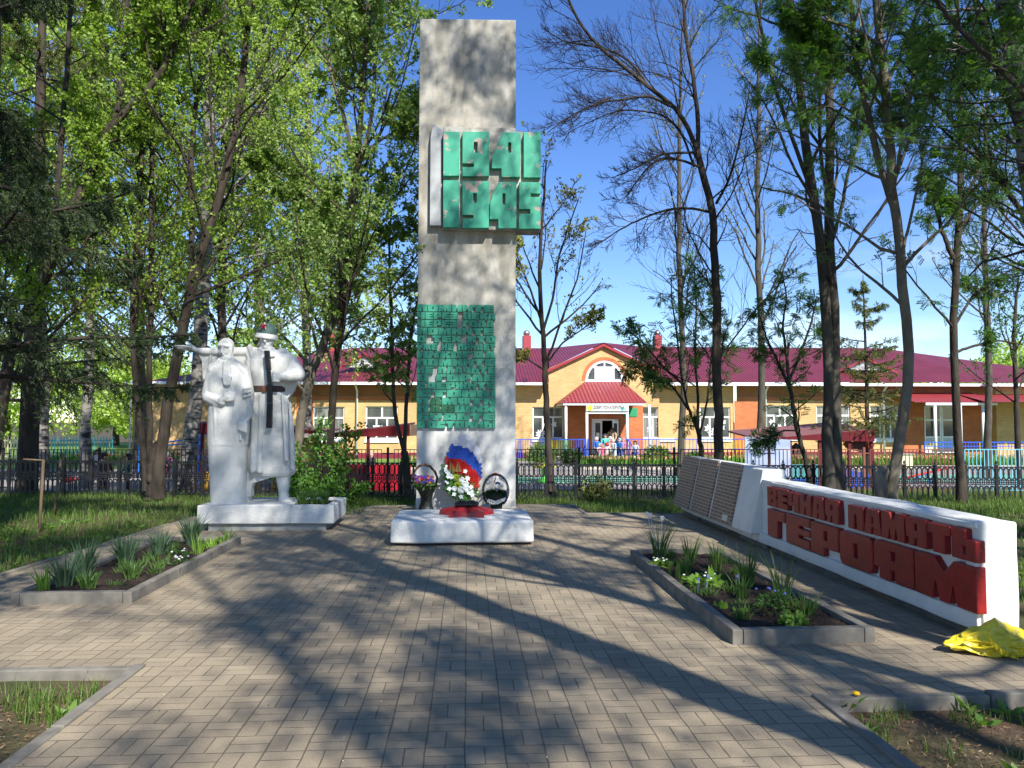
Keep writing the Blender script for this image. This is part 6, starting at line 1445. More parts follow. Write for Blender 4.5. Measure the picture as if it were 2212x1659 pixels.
# ---------------------------------------------------------------- people
def skinned(name, joints, edges, m, parent, sub=1):
    me = bpy.data.meshes.new(name); me.from_pydata([j[:3] for j in joints], edges, []); o = bpy.data.objects.new(name, me); COL.objects.link(o); me.materials.append(m)
    md = o.modifiers.new('skin', 'SKIN'); md.use_smooth_shade = True
    if not me.skin_vertices: 
        import bmesh as _b
        bm_ = _b.new(); bm_.from_mesh(me); bm_.verts.layers.skin.verify(); bm_.to_mesh(me); bm_.free()
    for i, j in enumerate(joints):
        sv = me.skin_vertices[0].data[i]; sv.radius = (j[3], j[3]*(j[4] if len(j) > 4 else 1)); sv.use_root = (i == 0)
    s_ = o.modifiers.new('sub', 'SUBSURF'); s_.levels = sub; s_.render_levels = sub
    o.parent = parent; o.matrix_parent_inverse = Matrix(); return o
skinm = mat('skin', (.55, .33, .24), .6); hairm = mat('hair_brown', (.06, .035, .02), .7); shoem = mat('shoe_dark', (.05, .05, .06), .6)
cm = {}
def cmat(c):
    if c not in cm: cm[c] = mat('cloth', c, .85, tuple(x*.75 for x in c), 9)
    return cm[c]
def person(label, x, y, z, h, yaw, top, legs, hat=None, hair=True, bend=0.0, arm=(.3, .3), stride=0.0, long=False, group='children at the kindergarten door', wide=1.0):
    t = thing('person', label, 'person', (x, y, z), group); t.rotation_euler = (0, 0, yaw)
    child = h < 1.4; H = h; hr = .115*min(1, H/1.25) if child else .108; nk = H - 2*hr*1.18; sh = nk - .02*H; hip = .50*H if not child else .46*H; sw_ = .125*H*wide if not child else .13*H; fw = -bend*(sh-hip)
    k = H
    def J(px, py, pz, r0, f=1): return (px, py, pz, r0, f)
    hd = (0, fw*1.15, nk + hr*1.1)
    body = [J(0, 0, hip, .075*k), J(0, fw*.5, (hip+sh)/2, .07*k), J(0, fw, sh, .06*k), J(0, fw*1.05, nk+.01, .036*k), J(0, hd[1]-.01, nk + hr*.75, hr*.72), J(0, hd[1], nk + hr*1.45, hr*.80)]
    E = [(0, 1), (1, 2), (2, 3), (3, 4), (4, 5)]
    for sg, fa in ((-1, arm[0]), (1, arm[1])):
        b_ = len(body); el = (sg*(sw_+.035*k), fw - .05*k*fa*2, sh - .165*k); wr_ = (sg*(sw_+.01*k), fw - .17*k*fa*2, sh - .30*k + .14*k*fa)
        body += [J(sg*sw_, fw, sh-.01, .036*k), J(*el, .026*k), J(*wr_, .018*k), J(wr_[0], wr_[1]-.02*k, wr_[2]-.035*k, .019*k)]; E += [(2, b_), (b_, b_+1), (b_+1, b_+2), (b_+2, b_+3)]
        d_ = stride*sg*.12*k
        b_ = len(body); body += [J(sg*.052*k, 0, hip-.04*k, .056*k), J(sg*.055*k, d_*.5-.01, hip*.52, .040*k), J(sg*.055*k, d_, .045*k, .028*k), J(sg*.06*k, d_-.07*k, .02*k, .024*k)]; E += [(0, b_), (b_, b_+1), (b_+1, b_+2), (b_+2, b_+3)]
    skinned('body', body, E, skinm, t)
    jk = [J(0, 0, hip-(.16*k if long else .03*k), (.105 if long else .085)*k), J(0, fw*.5, (hip+sh)/2, .084*k), J(0, fw, sh-.005*k, .070*k), J(0, fw*1.02, nk-.01*k, .046*k)]; E2 = [(0, 1), (1, 2), (2, 3)]
    for sg, bi in ((-1, 6), (1, 14)):
        b_ = len(jk); A = body[bi]; Bq = body[bi+1]; Cq = body[bi+2]; jk += [J(A[0], A[1], A[2], .045*k), J(Bq[0], Bq[1], Bq[2], .036*k), J(Cq[0], Cq[1], Cq[2]+.01, .028*k)]; E2 += [(2, b_), (b_, b_+1), (b_+1, b_+2)]
    skinned('jacket', jk, E2, cmat(top), t)
    if not long or True:
        tr = [J(0, 0, hip-.01*k, .078*k)]; E3 = []
        for bi in (10, 18):
            b_ = len(tr); A, Bq, Cq = body[bi], body[bi+1], body[bi+2]; tr += [J(A[0], A[1], A[2], .062*k), J(Bq[0], Bq[1], Bq[2], .047*k), J(Cq[0], Cq[1], Cq[2]+.02*k, .037*k)]; E3 += [(0, b_), (b_, b_+1), (b_+1, b_+2)]
        skinned('trousers', tr, E3, cmat(legs), t)
    q = MB()
    for bi in (12, 20): q.ball((body[bi][0], body[bi][1]-.035*k, .028*k), .045*k, 8, 6, sc=(.75, 1.4, .6))
    o_ = q.build('shoes', shoem, smooth=True); o_.parent = t; o_.matrix_parent_inverse = Matrix()
    q = MB(); q.ball((0, hd[1]+.012, nk+hr*1.32), hr*1.06, 12, 8, sc=(1, 1.05, 1.02)); 
    if hair and not hat: q.ball((0, hd[1]+hr*.7, nk+hr*.6), hr*.8, 10, 6, sc=(1.1, .6, 1.3))
    q.v = [v for v in q.v]; 
    q.v = [(vx, vy if not (vy < hd[1]-hr*.35 and vz < nk+hr*1.75) else hd[1]-hr*.30, vz) for vx, vy, vz in q.v]
    o_ = q.build('hat' if hat else 'hair', cmat(hat) if hat else hairm, smooth=True); o_.parent = t; o_.matrix_parent_inverse = Matrix()
    q = MB(); yy_ = hd[1]-hr*.82
    for sg in (-1, 1): q.ball((sg*hr*.32, yy_, nk+hr*1.12), hr*.1, 6, 4)
    q.ball((0, yy_-hr*.08, nk+hr*.92), hr*.14, 6, 4, sc=(.7, 1, 1)); q.ball((0, yy_+hr*.02, nk+hr*.62), hr*.16, 6, 4, sc=(1.5, .5, .35))
    o_ = q.build('face', mat('face_features', (.30, .13, .10), .6), smooth=True); o_.parent = t; o_.matrix_parent_inverse = Matrix()
    return t
def pp_(u, v, Y): p = at(u, v, Y); return p.x
zs = ZB + .16
for (lb, u, y, z, h, yaw, top, legs, hat, kw) in [
    ('child in blue jacket and pale knitted hat at the left of the door group', 1289, 41.0, zs, 1.18, .2, (.03, .12, .50), (.03, .03, .05), (.55, .50, .52), {}),
    ('child in turquoise vest with dark sleeves and dark cap, tallest of the children', 1307.5, 41.2, zs, 1.34, 0, (.10, .50, .45), (.05, .05, .08), (.06, .06, .07), {}),
    ('child in red and white jacket with pale hat right of the turquoise vest', 1318, 41.5, zs, 1.20, -.3, (.50, .06, .07), (.40, .45, .50), (.60, .58, .55), {}),
    ('child in light patterned clothes bending to the right before the open door', 1325, 41.1, zs, 1.08, -.5, (.55, .55, .55), (.35, .42, .50), (.62, .60, .60), dict(bend=.3)),
    ('child in bright blue overall with light blue hood near the right handrail', 1340, 40.9, zs, 1.12, -.8, (.04, .22, .60), (.03, .12, .50), (.35, .50, .62), dict(bend=.25)),
    ('child in dark cap and navy jacket at the far right of the group', 1337, 41.7, zs, 1.22, -.2, (.03, .04, .10), (.03, .03, .06), (.02, .02, .02), {}),
    ('child with pink hood next to the right handrail', 1346, 41.2, zs, 1.12, -.6, (.62, .22, .36), (.10, .10, .25), (.65, .28, .42), {}),
    ('small child in pale jacket and light blue hat coming down the steps', 1296, 39.6, ZB, 1.05, .3, (.60, .50, .48), (.35, .40, .50), (.22, .45, .58), dict(stride=1)),
    ('small child in bright pink suit in front of the steps', 1301, 39.0, ZB, 1.02, 0, (.72, .13, .24), (.70, .12, .22), (.62, .16, .22), dict(stride=1)),
    ('small child in white dotted jacket and red hat turned away in front of the steps', 1311, 39.3, ZB, 1.10, 2.6, (.66, .64, .62), (.60, .36, .42), (.55, .04, .05), {}),
    ('small child in grey and white jacket beyond the right handrail', 1372, 40.3, ZB, 1.15, -.4, (.45, .45, .48), (.06, .06, .10), None, {}),
  ]: person(lb, pp_(u, 960, y), y, z, h, yaw, top, legs, hat, **kw)
person('adult with long brown hair and beige coat standing in the open doorway', pp_(1322, 940, 43.2), 43.2, zs, 1.66, -.5, (.45, .33, .22), (.10, .09, .09), None, long=True, group=None)
for (lb, u, y, h, yaw, top, legs, hat) in [('child in dark clothes and cap facing right behind the left fence', 226, 23.4, 1.18, 1.2, (.05, .03, .03), (.03, .03, .04), (.05, .03, .03)),
      ('child in dark green jacket behind the left fence beside the multi-stemmed tree', 276, 23.8, 1.16, -.9, (.02, .10, .09), (.02, .02, .03), (.02, .02, .03)),
      ('crouching child in pink jacket and white hat near the left end of the building', 363, 31.0, .95, .3, (.50, .16, .28), (.2, .05, .1), (.6, .58, .56)),
      ('child with striped top near the left edge behind the fence', 154+55, 30.5, 1.1, .5, (.5, .5, .5), (.1, .1, .12), None),
      ('child in dark jacket sitting far behind the low pavilion', 802, 30.0, 1.0, 0, (.05, .04, .05), (.08, .05, .05), (.5, .4, .4)),
      ('child in navy top behind the blue climbing frame', 452, 30.2, 1.1, .3, (.05, .08, .2), (.05, .05, .1), (.5, .15, .2))]:
    person(lb, pp_(u, 1000, y), y, ZB if y > 24 else zg(0, y), h, yaw, top, legs, hat, group='children in the yard')
# ---------------------------------------------------------------- trees
bark_d = mat('bark_dark', (.034, .027, .021), .95, (.065, .052, .038), 9, bump=.9, bscale=22, stretch=(1, 1, .22), dist=.03)
bark_g = mat('bark_grey', (.095, .082, .062), .9, (.05, .043, .033), 7, bump=.7, bscale=18, stretch=(1, 1, .3), dist=.02)
bark_b = mat('bark_birch', (.21, .195, .17), .8, (.035, .03, .027), 6, bump=.5, bscale=14, stretch=(.5, .5, 1.8), thr=(.50, .60), dist=.02)
bark_l = mat('bark_light', (.20, .17, .125), .9, (.11, .095, .07), 5, bump=.5, bscale=16, stretch=(1, 1, .5), dist=.02)
LF_birch = leafmat('birch_leaf', (.15, .25, .03), (.29, .41, .06), .42)
LF_cherry = leafmat('bird_cherry_leaf', (.065, .165, .022), (.17, .31, .04), .4, c3=(.34, .42, .14))
LF_dark = leafmat('rowan_leaf', (.045, .11, .028), (.11, .21, .045), .42)
LF_far = leafmat('far_leaf', (.23, .34, .05), (.42, .52, .11), .4)
LF_bud = leafmat('young_bud', (.20, .24, .06), (.32, .30, .09), .3)
LF_spruce = leafmat('spruce_needle', (.03, .06, .022), (.085, .125, .045), .15)
LF_larch = leafmat('larch_needle', (.10, .13, .03), (.17, .19, .05), .3)
def P_(Y, *uv): return [at(u, v, Y) for u, v in uv]
def up(p, dx, dz, dy=0): return p + Vector((dx, dy, dz))
def stem(Y, uv, r0, r1, ext=None, z0=None):
    q = P_(Y, *uv)
    if z0 is not None: q[0] = Vector((q[0].x, q[0].y, z0))
    if ext:
        for e in (ext if isinstance(ext[0], (tuple, list)) else [ext]): q.append(up(q[-1], *e))
    return (q, r0, r1)
L3 = lambda a, b, c, **k: [dict(n=a, lr=.42, ang=48, trop=(0, 0, .5), w=.12, P=8, max=3.4, **k), dict(n=b, lr=.42, ang=45, trop=(0, 0, .25), w=.16, P=6, max=1.5), dict(n=c, lr=.5, ang=42, trop=(0, 0, .0), w=.2, P=5, max=.6, rmin=.003)]

# --- left side
tree('leaning_tree', 'dark trunk leaning right at the upper left, forking near the top', 'tree', 'trees around the memorial',
     [stem(15.5, [(-30, 1085), (20, 760), (100, 590), (150, 475), (205, 350), (240, 270)], .115, .08, z0=-.1), stem(15.5, [(240, 275), (258, 235), (262, 180), (268, 100)], .06, .03, (.1, 3)), stem(15.5, [(240, 275), (290, 222), (330, 185), (375, 110)], .07, .03, (1.0, 3)),
      stem(15.3, [(60, 690), (110, 560), (125, 440), (130, 330), (142, 180), (150, 60)], .06, .03, (.1, 2))],
     bark_d, LF_birch, L3(17, 10, 8, t0=.25), dict(on=[(2, 7)], L=.075, W=.055, drop=.5), 11)
tree('multi_stem_tree', 'thick tree splitting into three stems low down left of the statue', 'tree', 'trees around the memorial',
     [stem(16.4, [(328, 1078), (330, 1010), (333, 960)], .125, .115, z0=-.1), stem(16.4, [(316, 1060), (316, 1000), (307, 950), (296, 860), (288, 780), (284, 690), (292, 560)], .065, .035, ((.1, 2.5), (.1, 2))),
      stem(16.4, [(324, 1060), (323, 990), (324, 920), (320, 850), (322, 760), (330, 640), (325, 500)], .065, .035, ((.0, 2.5), (.2, 2))), stem(16.4, [(342, 1076), (342, 1000), (350, 930), (368, 850), (380, 770), (398, 690), (430, 560), (470, 440), (500, 330), (520, 230), (528, 120)], .12, .035, ((.2, 2), (.1, 2))),
      stem(16.4, [(400, 690), (413, 600), (416, 500), (412, 400), (412, 300), (432, 180), (440, 60)], .065, .03, (.1, 2))],
     bark_d, LF_birch, L3(18, 10, 8, t0=.25), dict(on=[(2, 6)], L=.07, W=.055, drop=.5), 12)
tree('birch_tree', 'white and black barked birch just left of the statue, behind the fence', 'tree', 'trees around the memorial',
     [stem(22.5, [(398, 1010), (412, 930), (424, 850), (432, 760), (440, 600), (446, 420), (450, 240), (452, 60)], .22, .08, ((.1, 4), (.1, 3)), z0=-.5)],
     bark_b, LF_far, [dict(n=50, lr=.26, ang=55, trop=(0, 0, .3), w=.12, P=8, t0=.3, max=4.2), dict(n=11, lr=.5, ang=50, trop=(0, 0, -.9), w=.16, P=6, max=2.0), dict(n=6, lr=.6, ang=35, trop=(0, 0, -1.8), w=.12, P=5, max=1.0, rmin=.003)], dict(on=[(2, 12)], L=.085, W=.07, drop=.8), 13)
tree('birch_tree', 'slim birch trunk in the left yard beyond the bar fence', 'tree', 'trees around the memorial',
     [stem(26, [(186, 1000), (187, 920), (190, 850), (194, 700), (200, 500), (204, 300), (206, 100)], .17, .05, ((0, 4), (0, 3)), z0=ZB)],
     bark_b, LF_far, [dict(n=46, lr=.26, ang=58, trop=(0, 0, .3), w=.12, P=8, t0=.26, max=4), dict(n=9, lr=.5, ang=50, trop=(0, 0, -.8), w=.16, P=6, max=2.0), dict(n=6, lr=.6, ang=35, trop=(0, 0, -1.6), w=.12, P=5, max=1.0, rmin=.004)], dict(on=[(2, 12)], L=.10, W=.08, drop=.8), 14)
tree('bird_cherry_tree', 'light grey trunk leaning right from behind the soldier with bright leafy crown', 'tree', 'trees around the memorial',
     [stem(16.3, [(636, 1072), (640, 960), (652, 880), (675, 800), (700, 740), (722, 680), (738, 620), (748, 560), (755, 480), (764, 420), (770, 355)], .105, .06, z0=-.1),
      stem(16.3, [(770, 360), (757, 320), (747, 262), (720, 180), (700, 90)], .045, .02, (.0, 2)), stem(16.3, [(770, 360), (782, 330), (795, 300), (806, 230), (812, 130), (818, 40)], .045, .02, (.1, 2)), stem(16.3, [(772, 350), (800, 318), (850, 285), (888, 262)], .03, .012, (.5, .5)), stem(16.3, [(752, 500), (700, 455), (660, 420), (600, 380), (560, 350)], .035, .012)],
     bark_l, LF_cherry, L3(16, 9, 7, t0=.3), dict(on=[(2, 9), (1, 8)], L=.085, W=.05, drop=.3), 15)
tree('bird_cherry_tree', 'darker upright trunk rising from the bush behind the planter', 'tree', 'trees around the memorial',
     [stem(16.0, [(702, 1070), (712, 965), (722, 810), (737, 700), (743, 650), (754, 570), (762, 490), (768, 380), (780, 240), (790, 100)], .085, .03, ((.1, 1.5), (0, 1)), z0=-.1)],
     bark_d, LF_cherry, L3(34, 9, 7, t0=.2), dict(on=[(2, 12)], L=.085, W=.05, drop=.3), 16)
tree('forked_young_tree', 'thin tree forking in a V just left of the stele with pale young leaves', 'tree', 'trees around the memorial',
     [stem(16.2, [(884, 1082), (879, 1030), (874, 975)], .085, .075, z0=-.1), stem(16.2, [(874, 980), (860, 930), (851, 890), (848, 800), (846, 713), (842, 600), (840, 500)], .045, .015, (.1, .8)), stem(16.2, [(874, 980), (876, 920), (880, 830), (884, 760), (887, 713), (905, 640), (925, 560)], .045, .015, (.2, .8))],
     bark_g, LF_cherry, [dict(n=13, lr=.34, ang=48, trop=(0, 0, .4), w=.14, P=7, t0=.15), dict(n=6, lr=.5, ang=45, trop=(0, 0, .1), w=.18, P=5, max=.9), dict(n=4, lr=.5, ang=40, w=.2, P=4, max=.4, rmin=.003)], dict(on=[(2, 4), (1, 3)], L=.10, W=.5, kind='pinnate', pairs=4), 17, zmin=1.7)
# broad background mass on the left, each tree its own
for i, (u, Y, v0, lb, bk_, lf, rr) in enumerate([(560, 30, 0, 'tall drooping birch filling the gap above the statue', bark_b, LF_far, .22), (90, 31, 0, 'tall pale green birch at the far left beyond the fence', bark_b, LF_far, .22),
      (300, 36, 100, 'broad light green tree far behind the multi-stemmed tree', bark_g, LF_far, .25), (660, 36, 60, 'tall light tree behind the roof left of the stele', bark_b, LF_far, .22), (480, 27, 0, 'slender leafy tree between statue and the birch', bark_d, LF_birch, .16), (-60, 25, 0, 'leafy tree cut by the left frame edge', bark_d, LF_birch, .2)]):
    tree('background_tree', lb, 'tree', 'background trees on the left', [stem(Y, [(u, 1000), (u+6, 850), (u-4, 600), (u+5, 350), (u, v0)], rr, .07, ((.2, 3), (0, 2.5)), z0=ZB)],
         bk_, lf, [dict(n=56, lr=.28, ang=56, trop=(0, 0, .4), w=.12, P=8, t0=.16, max=5.2), dict(n=9, lr=.5, ang=50, trop=(0, 0, -.7), w=.16, P=6, max=2.4), dict(n=6, lr=.6, ang=38, trop=(0, 0, -1.4), w=.14, P=4, max=1.1, rmin=.004, K=3)], dict(on=[(2, 12)], L=.12, W=.09, drop=.7), 30+i)
# low far shrubbery and trees at the left horizon
for i, (x, y, h, w_) in enumerate([(-46, 62, 8, 5), (-38, 66, 10, 6), (-31, 70, 9, 5), (-25, 64, 7, 4.5), (-52, 58, 9, 5), (-60, 66, 12, 7), (-20, 75, 11, 6), (52, 72, 8.5, 6), (60, 80, 10, 7), (44, 78, 8, 5)]):
    t = thing('far_tree', ('low rounded green tree at the far left horizon', 'tallest of the far left horizon trees', 'round far tree behind the turquoise fence', 'small far tree nearest the left end of the building', 'far tree at the left behind the cream pickets', 'big dark far tree at the left frame edge', 'far tree peeping over the left roof end', 'far green tree over the right wing roof', 'tall far tree at the right frame edge', 'small far tree left of the other two at the right')[i], 'tree', (x, y, ZB), 'far trees')
    r = np.random.default_rng(300+i); n = 9000; d = nrm(r.normal(size=(n, 3)))*(r.uniform(.25, 1, (n, 1))**.5); lob = 1 + .25*np.sin(d[:, :1]*5+i)*np.cos(d[:, 2:]*6+i); d = d*lob*np.array([w_, w_*.8, h*.5])
    V, Fq = leafquads(r, d + np.array([x, y, ZB+h*.56]), d, .34, .26, .7); fast('crown', V, Fq, LF_far, t)
    MB().tube([(x, y, ZB), (x, y, ZB+h*.6)], [.3, .15], 8).build('trunk', bark_g, t)

# spruce at the left edge: near, dark, hanging boughs
def spruce(name, label, base, H, Rm, seed, nb=70, r0=.22, zlow=1.2, lm=None, dens=1.0, flt=None, droop=-.55, group='trees around the memorial', nl=.075, nw=.014, l1m=None, cat='tree'):
    r = np.random.default_rng(seed); t = thing(name, label, cat, tuple(base), group); bx, by, bz = base
    pts, _ = resample([(bx, by, bz), (bx+.05, by, bz+H*.5), (bx, by, bz+H)], NP); ra = r0*(1-np.linspace(0, 1, NP))**.8+.01
    V, Fq = tubes(pts[None], ra[None], 10); fast('trunk', V, Fq, bark_d, t, smooth=True)
    hz = zlow + (H-zlow-.3)*r.uniform(0, 1, nb)**1.1; az = r.uniform(0, 2*np.pi, nb)
    st_ = np.stack([np.interp(hz, pts[:, 2]-bz, pts[:, 0]), np.full(nb, by), bz+hz], 1); ln = Rm*(1-(hz/H))**.75*r.uniform(.75, 1.15, nb) + .2
    d = np.stack([np.cos(az), np.sin(az), np.full(nb, .15)], 1)
    if flt is not None: kk = flt(st_, d, ln); st_, d, ln = st_[kk], d[kk], ln[kk]
    p = grow(r, st_, d, ln, 12, .05, (0, 0, droop), curl=.55); rb = (.014+.010*ln)[:, None]*np.linspace(1, .3, 12)[None]
    parts = [tubes(p, rb, 5)]
    s0, d0, l0, r1 = spawn(r, p, rb, ln, int(26*dens), .12, .99, 58, .36, .5, .75); l0 = np.minimum(l0, .9); d0[:, 2] *= .3; p2 = grow(r, s0, d0, l0, 6, .08, (0, 0, -.7)); rb2 = np.clip(r1, .003, .01)[:, None]*np.linspace(1, .4, 6)[None]; parts.append(tubes(p2, rb2, 3))
    s1, d1, l1, r2 = spawn(r, p2, rb2, l0, int(9*dens), .1, 1, 52, .5, .5, .5); l1 = np.clip(l1, .06, .35); p3 = grow(r, s1, d1, l1, 4, .08, (0, 0, -.7)); rb3 = np.full((len(p3), 4), .0025); parts.append(tubes(p3, rb3, 3))
    V, Fq = join(parts); fast('boughs', V, Fq, bark_d, t)
    P0, D0 = [], []
    for pp, per in ((p2, int(26*dens)), (p3, int(24*dens))):
        N_, P, _ = pp.shape; tt = r.uniform(0, 1, (N_, per))*(P-1); i = np.minimum(tt.astype(int), P-2); f = (tt-i)[..., None]; I = np.arange(N_)[:, None]
        P0.append((pp[I, i]*(1-f)+pp[I, i+1]*f).reshape(-1, 3)); D0.append((pp[I, i+1]-pp[I, i]).reshape(-1, 3))
    V, Fq = leafquads(r, np.concatenate(P0), nrm(np.concatenate(D0)), nl, nw, .38, drop=.15); fast('needles', V, Fq, lm or LF_spruce, t)
    return t
spruce('spruce_tree', 'dark spruce with drooping bluish boughs at the left frame edge', (at(-60, 1000, 11.5).x, 11.5, -.05), 15, 2.9, 41, nb=80, dens=.9, flt=lambda s, d, l: (d[:, 0] > -.55))
spruce('spruce_tree', 'second spruce behind, its yellowish dark boughs reaching over the left fence', (at(60, 1000, 19).x, 19, -.25), 16, 3.4, 42, nb=56, lm=LF_larch, flt=lambda s, d, l: (d[:, 1] < .6), dens=.8)
spruce('larch_tree', 'thin yellowish conifer behind the fence between the right trunks', (at(1873, 1000, 24.5).x, 24.5, ZB), 7.0, 1.8, 43, nb=64, r0=.08, zlow=1.6, lm=LF_larch, dens=.36, droop=-.2, nl=.10, nw=.018)

# --- behind the stele, right: sparse tree with buds
bare = lambda a, b, c: [dict(n=a, lr=.40, ang=42, trop=(0, 0, .5), w=.10, P=9, t0=.35, max=3.2, rr=.5), dict(n=b, lr=.42, ang=42, trop=(0, 0, .35), w=.14, P=7, max=1.2, rmin=.006), dict(n=c, lr=.55, ang=38, trop=(0, 0, .5), w=.18, P=5, max=.55, rmin=.004)]
tree('budding_tree', 'slender nearly bare tree right of the stele with pale buds', 'tree', 'trees around the memorial',
     [stem(16.9, [(1192, 1076), (1184, 950), (1179, 850), (1176, 760), (1166, 660), (1166, 560), (1172, 450), (1180, 350)], .08, .015, z0=-.12), stem(16.9, [(1172, 720), (1196, 640), (1205, 560), (1232, 480), (1250, 430)], .03, .01), stem(16.9, [(1168, 690), (1140, 610), (1120, 560), (1105, 520)], .028, .01), stem(16.9, [(1177, 790), (1215, 740), (1260, 710), (1300, 680)], .025, .008), stem(16.9, [(1177, 800), (1130, 770), (1100, 765)], .022, .008)],
     bark_d, LF_bud, bare(10, 7, 4), dict(on=[(2, 3)], L=.07, W=.045, t0=.75), 21, zmin=2.2)
# arching bare tree
arch = [dict(n=15, lr=.38, ang=38, trop=(-.15, 0, -.2), w=.10, P=10, t0=.15, max=2.6, rr=.40, rmax=.02), dict(n=9, lr=.62, ang=36, trop=(0, 0, .2), w=.12, P=9, max=1.7, rmin=.005, fall=.3), dict(n=5, lr=.6, ang=34, trop=(0, 0, .9), w=.12, P=7, max=.75, rmin=.004)]
tree('arching_bare_tree', 'tall dark bare tree whose limbs arch left across the sky beside the stele', 'tree', 'trees around the memorial',
     [stem(15.6, [(1553, 1075), (1552, 930), (1549, 780), (1546, 640), (1543, 530), (1536, 440), (1528, 400), (1512, 350), (1505, 320)], .105, .065, z0=-.12),
      stem(15.6, [(1506, 325), (1482, 260), (1440, 215), (1400, 190), (1378, 165), (1340, 140), (1290, 100), (1245, 40)], .05, .015, (-.6, 1.4)), stem(15.6, [(1508, 330), (1508, 250), (1498, 170), (1482, 80), (1474, -20)], .05, .02, (.1, 1.5)),
      stem(15.4, [(1450, 230), (1400, 205), (1350, 215), (1300, 220), (1250, 240), (1205, 268), (1180, 290)], .030, .006), stem(15.8, [(1402, 190), (1370, 140), (1330, 112), (1280, 100), (1220, 92), (1170, 60)], .028, .006),
      stem(15.5, [(1510, 360), (1470, 345), (1430, 340), (1400, 360), (1370, 400), (1340, 440)], .028, .006), stem(15.7, [(1538, 460), (1500, 450), (1450, 450), (1390, 470), (1330, 500), (1270, 545)], .030, .006), stem(15.3, [(1505, 330), (1460, 330), (1420, 335), (1370, 365), (1320, 385)], .028, .006),
      stem(15.6, [(1547, 440), (1575, 390), (1592, 330), (1605, 270), (1618, 200)], .03, .01), stem(15.8, [(1500, 360), (1470, 280), (1430, 245), (1340, 235), (1280, 260), (1230, 285)], .026, .006)],
     bark_d, LF_dark, arch, None, 22)
pin = lambda L, per=3, lv=2, pairs=5: dict(on=[(lv, per)], L=L, kind='pinnate', pairs=pairs, W=.17, t0=.3)
# rowan in front of the gable
tree('rowan_tree', 'small dark leaved rowan standing before the brick gable', 'tree', 'trees around the memorial',
     [stem(19.5, [(1516, 1010), (1514, 960), (1507, 930), (1500, 900)], .07, .055, z0=-.3), stem(19.5, [(1507, 930), (1485, 880), (1470, 800), (1462, 720), (1450, 640)], .035, .012, (0, .5)), stem(19.5, [(1507, 925), (1508, 860), (1500, 760), (1505, 660), (1500, 600)], .04, .012, (0, .4)), stem(19.5, [(1512, 935), (1528, 870), (1535, 790), (1545, 700), (1560, 640)], .03, .01), stem(19.5, [(1487, 885), (1450, 830), (1400, 810), (1350, 800)], .035, .01), stem(19.5, [(1475, 830), (1430, 790), (1390, 740), (1350, 710)], .035, .01)],
     bark_d, LF_dark, [dict(n=11, lr=.40, ang=50, trop=(0, 0, .2), w=.14, P=7, t0=.2), dict(n=6, lr=.45, ang=45, w=.18, P=5, max=.9), dict(n=3, lr=.5, ang=40, w=.2, P=4, max=.35, rmin=.003)], pin(.21, 4, 1), 23, zmin=1.3)
tree('rowan_tree', 'small leaning rowan in front of the right pavilion', 'tree', 'trees around the memorial',
     [stem(16.6, [(1752, 1060), (1740, 990), (1724, 940), (1715, 890), (1706, 840), (1700, 790), (1704, 740)], .06, .03, z0=-.12), stem(16.6, [(1706, 840), (1680, 780), (1655, 730), (1640, 680)], .035, .012), stem(16.6, [(1706, 820), (1730, 760), (1752, 700), (1765, 640)], .035, .012), stem(16.6, [(1720, 930), (1690, 930), (1660, 948), (1640, 965)], .02, .008), stem(16.6, [(1700, 780), (1690, 700), (1700, 640), (1690, 590)], .03, .01)],
     bark_d, LF_dark, [dict(n=10, lr=.42, ang=50, trop=(0, 0, .1), w=.14, P=7, t0=.2), dict(n=5, lr=.45, ang=45, w=.18, P=5, max=.8)], pin(.17, 4, 1), 24, zmin=1.0)
# twin trunk
tree('twin_trunk_tree', 'thick pair of fused dark trunks behind the memorial wall', 'tree', 'trees around the memorial',
     [stem(15.2, [(1790, 1080), (1790, 930), (1788, 780), (1782, 640), (1776, 540), (1765, 470), (1750, 380), (1736, 260), (1720, 140), (1708, 20)], .115, .05, ((-.2, 2), (0, 2)), z0=-.1), stem(15.25, [(1808, 1080), (1806, 930), (1803, 780), (1797, 640), (1792, 540), (1790, 430), (1795, 330), (1792, 200), (1790, 60)], .12, .05, ((0, 2), (.1, 2)), z0=-.1),
      stem(15.2, [(1798, 520), (1818, 450), (1830, 380), (1850, 320), (1870, 270)], .04, .015, (.3, 1)), stem(15.2, [(1765, 470), (1748, 400), (1720, 320), (1690, 240), (1660, 150), (1640, 40)], .045, .02, (-.3, 1.5)), stem(15.1, [(1790, 430), (1770, 330), (1772, 220), (1760, 100)], .04, .02, (0, 1.5))],
     bark_g, LF_dark, [dict(n=10, lr=.3, ang=42, trop=(0, 0, .3), w=.12, P=8, t0=.3, max=3), dict(n=7, lr=.45, ang=42, trop=(0, 0, .1), w=.16, P=6, max=1.2), dict(n=5, lr=.5, ang=38, w=.2, P=4, max=.5, rmin=.0035)], dict(on=[(2, 2), (1, 2)], L=.14, kind='pinnate', pairs=4, W=.17, t0=.3, clip=lambda p: p[:, 2] > 6.2), 25)
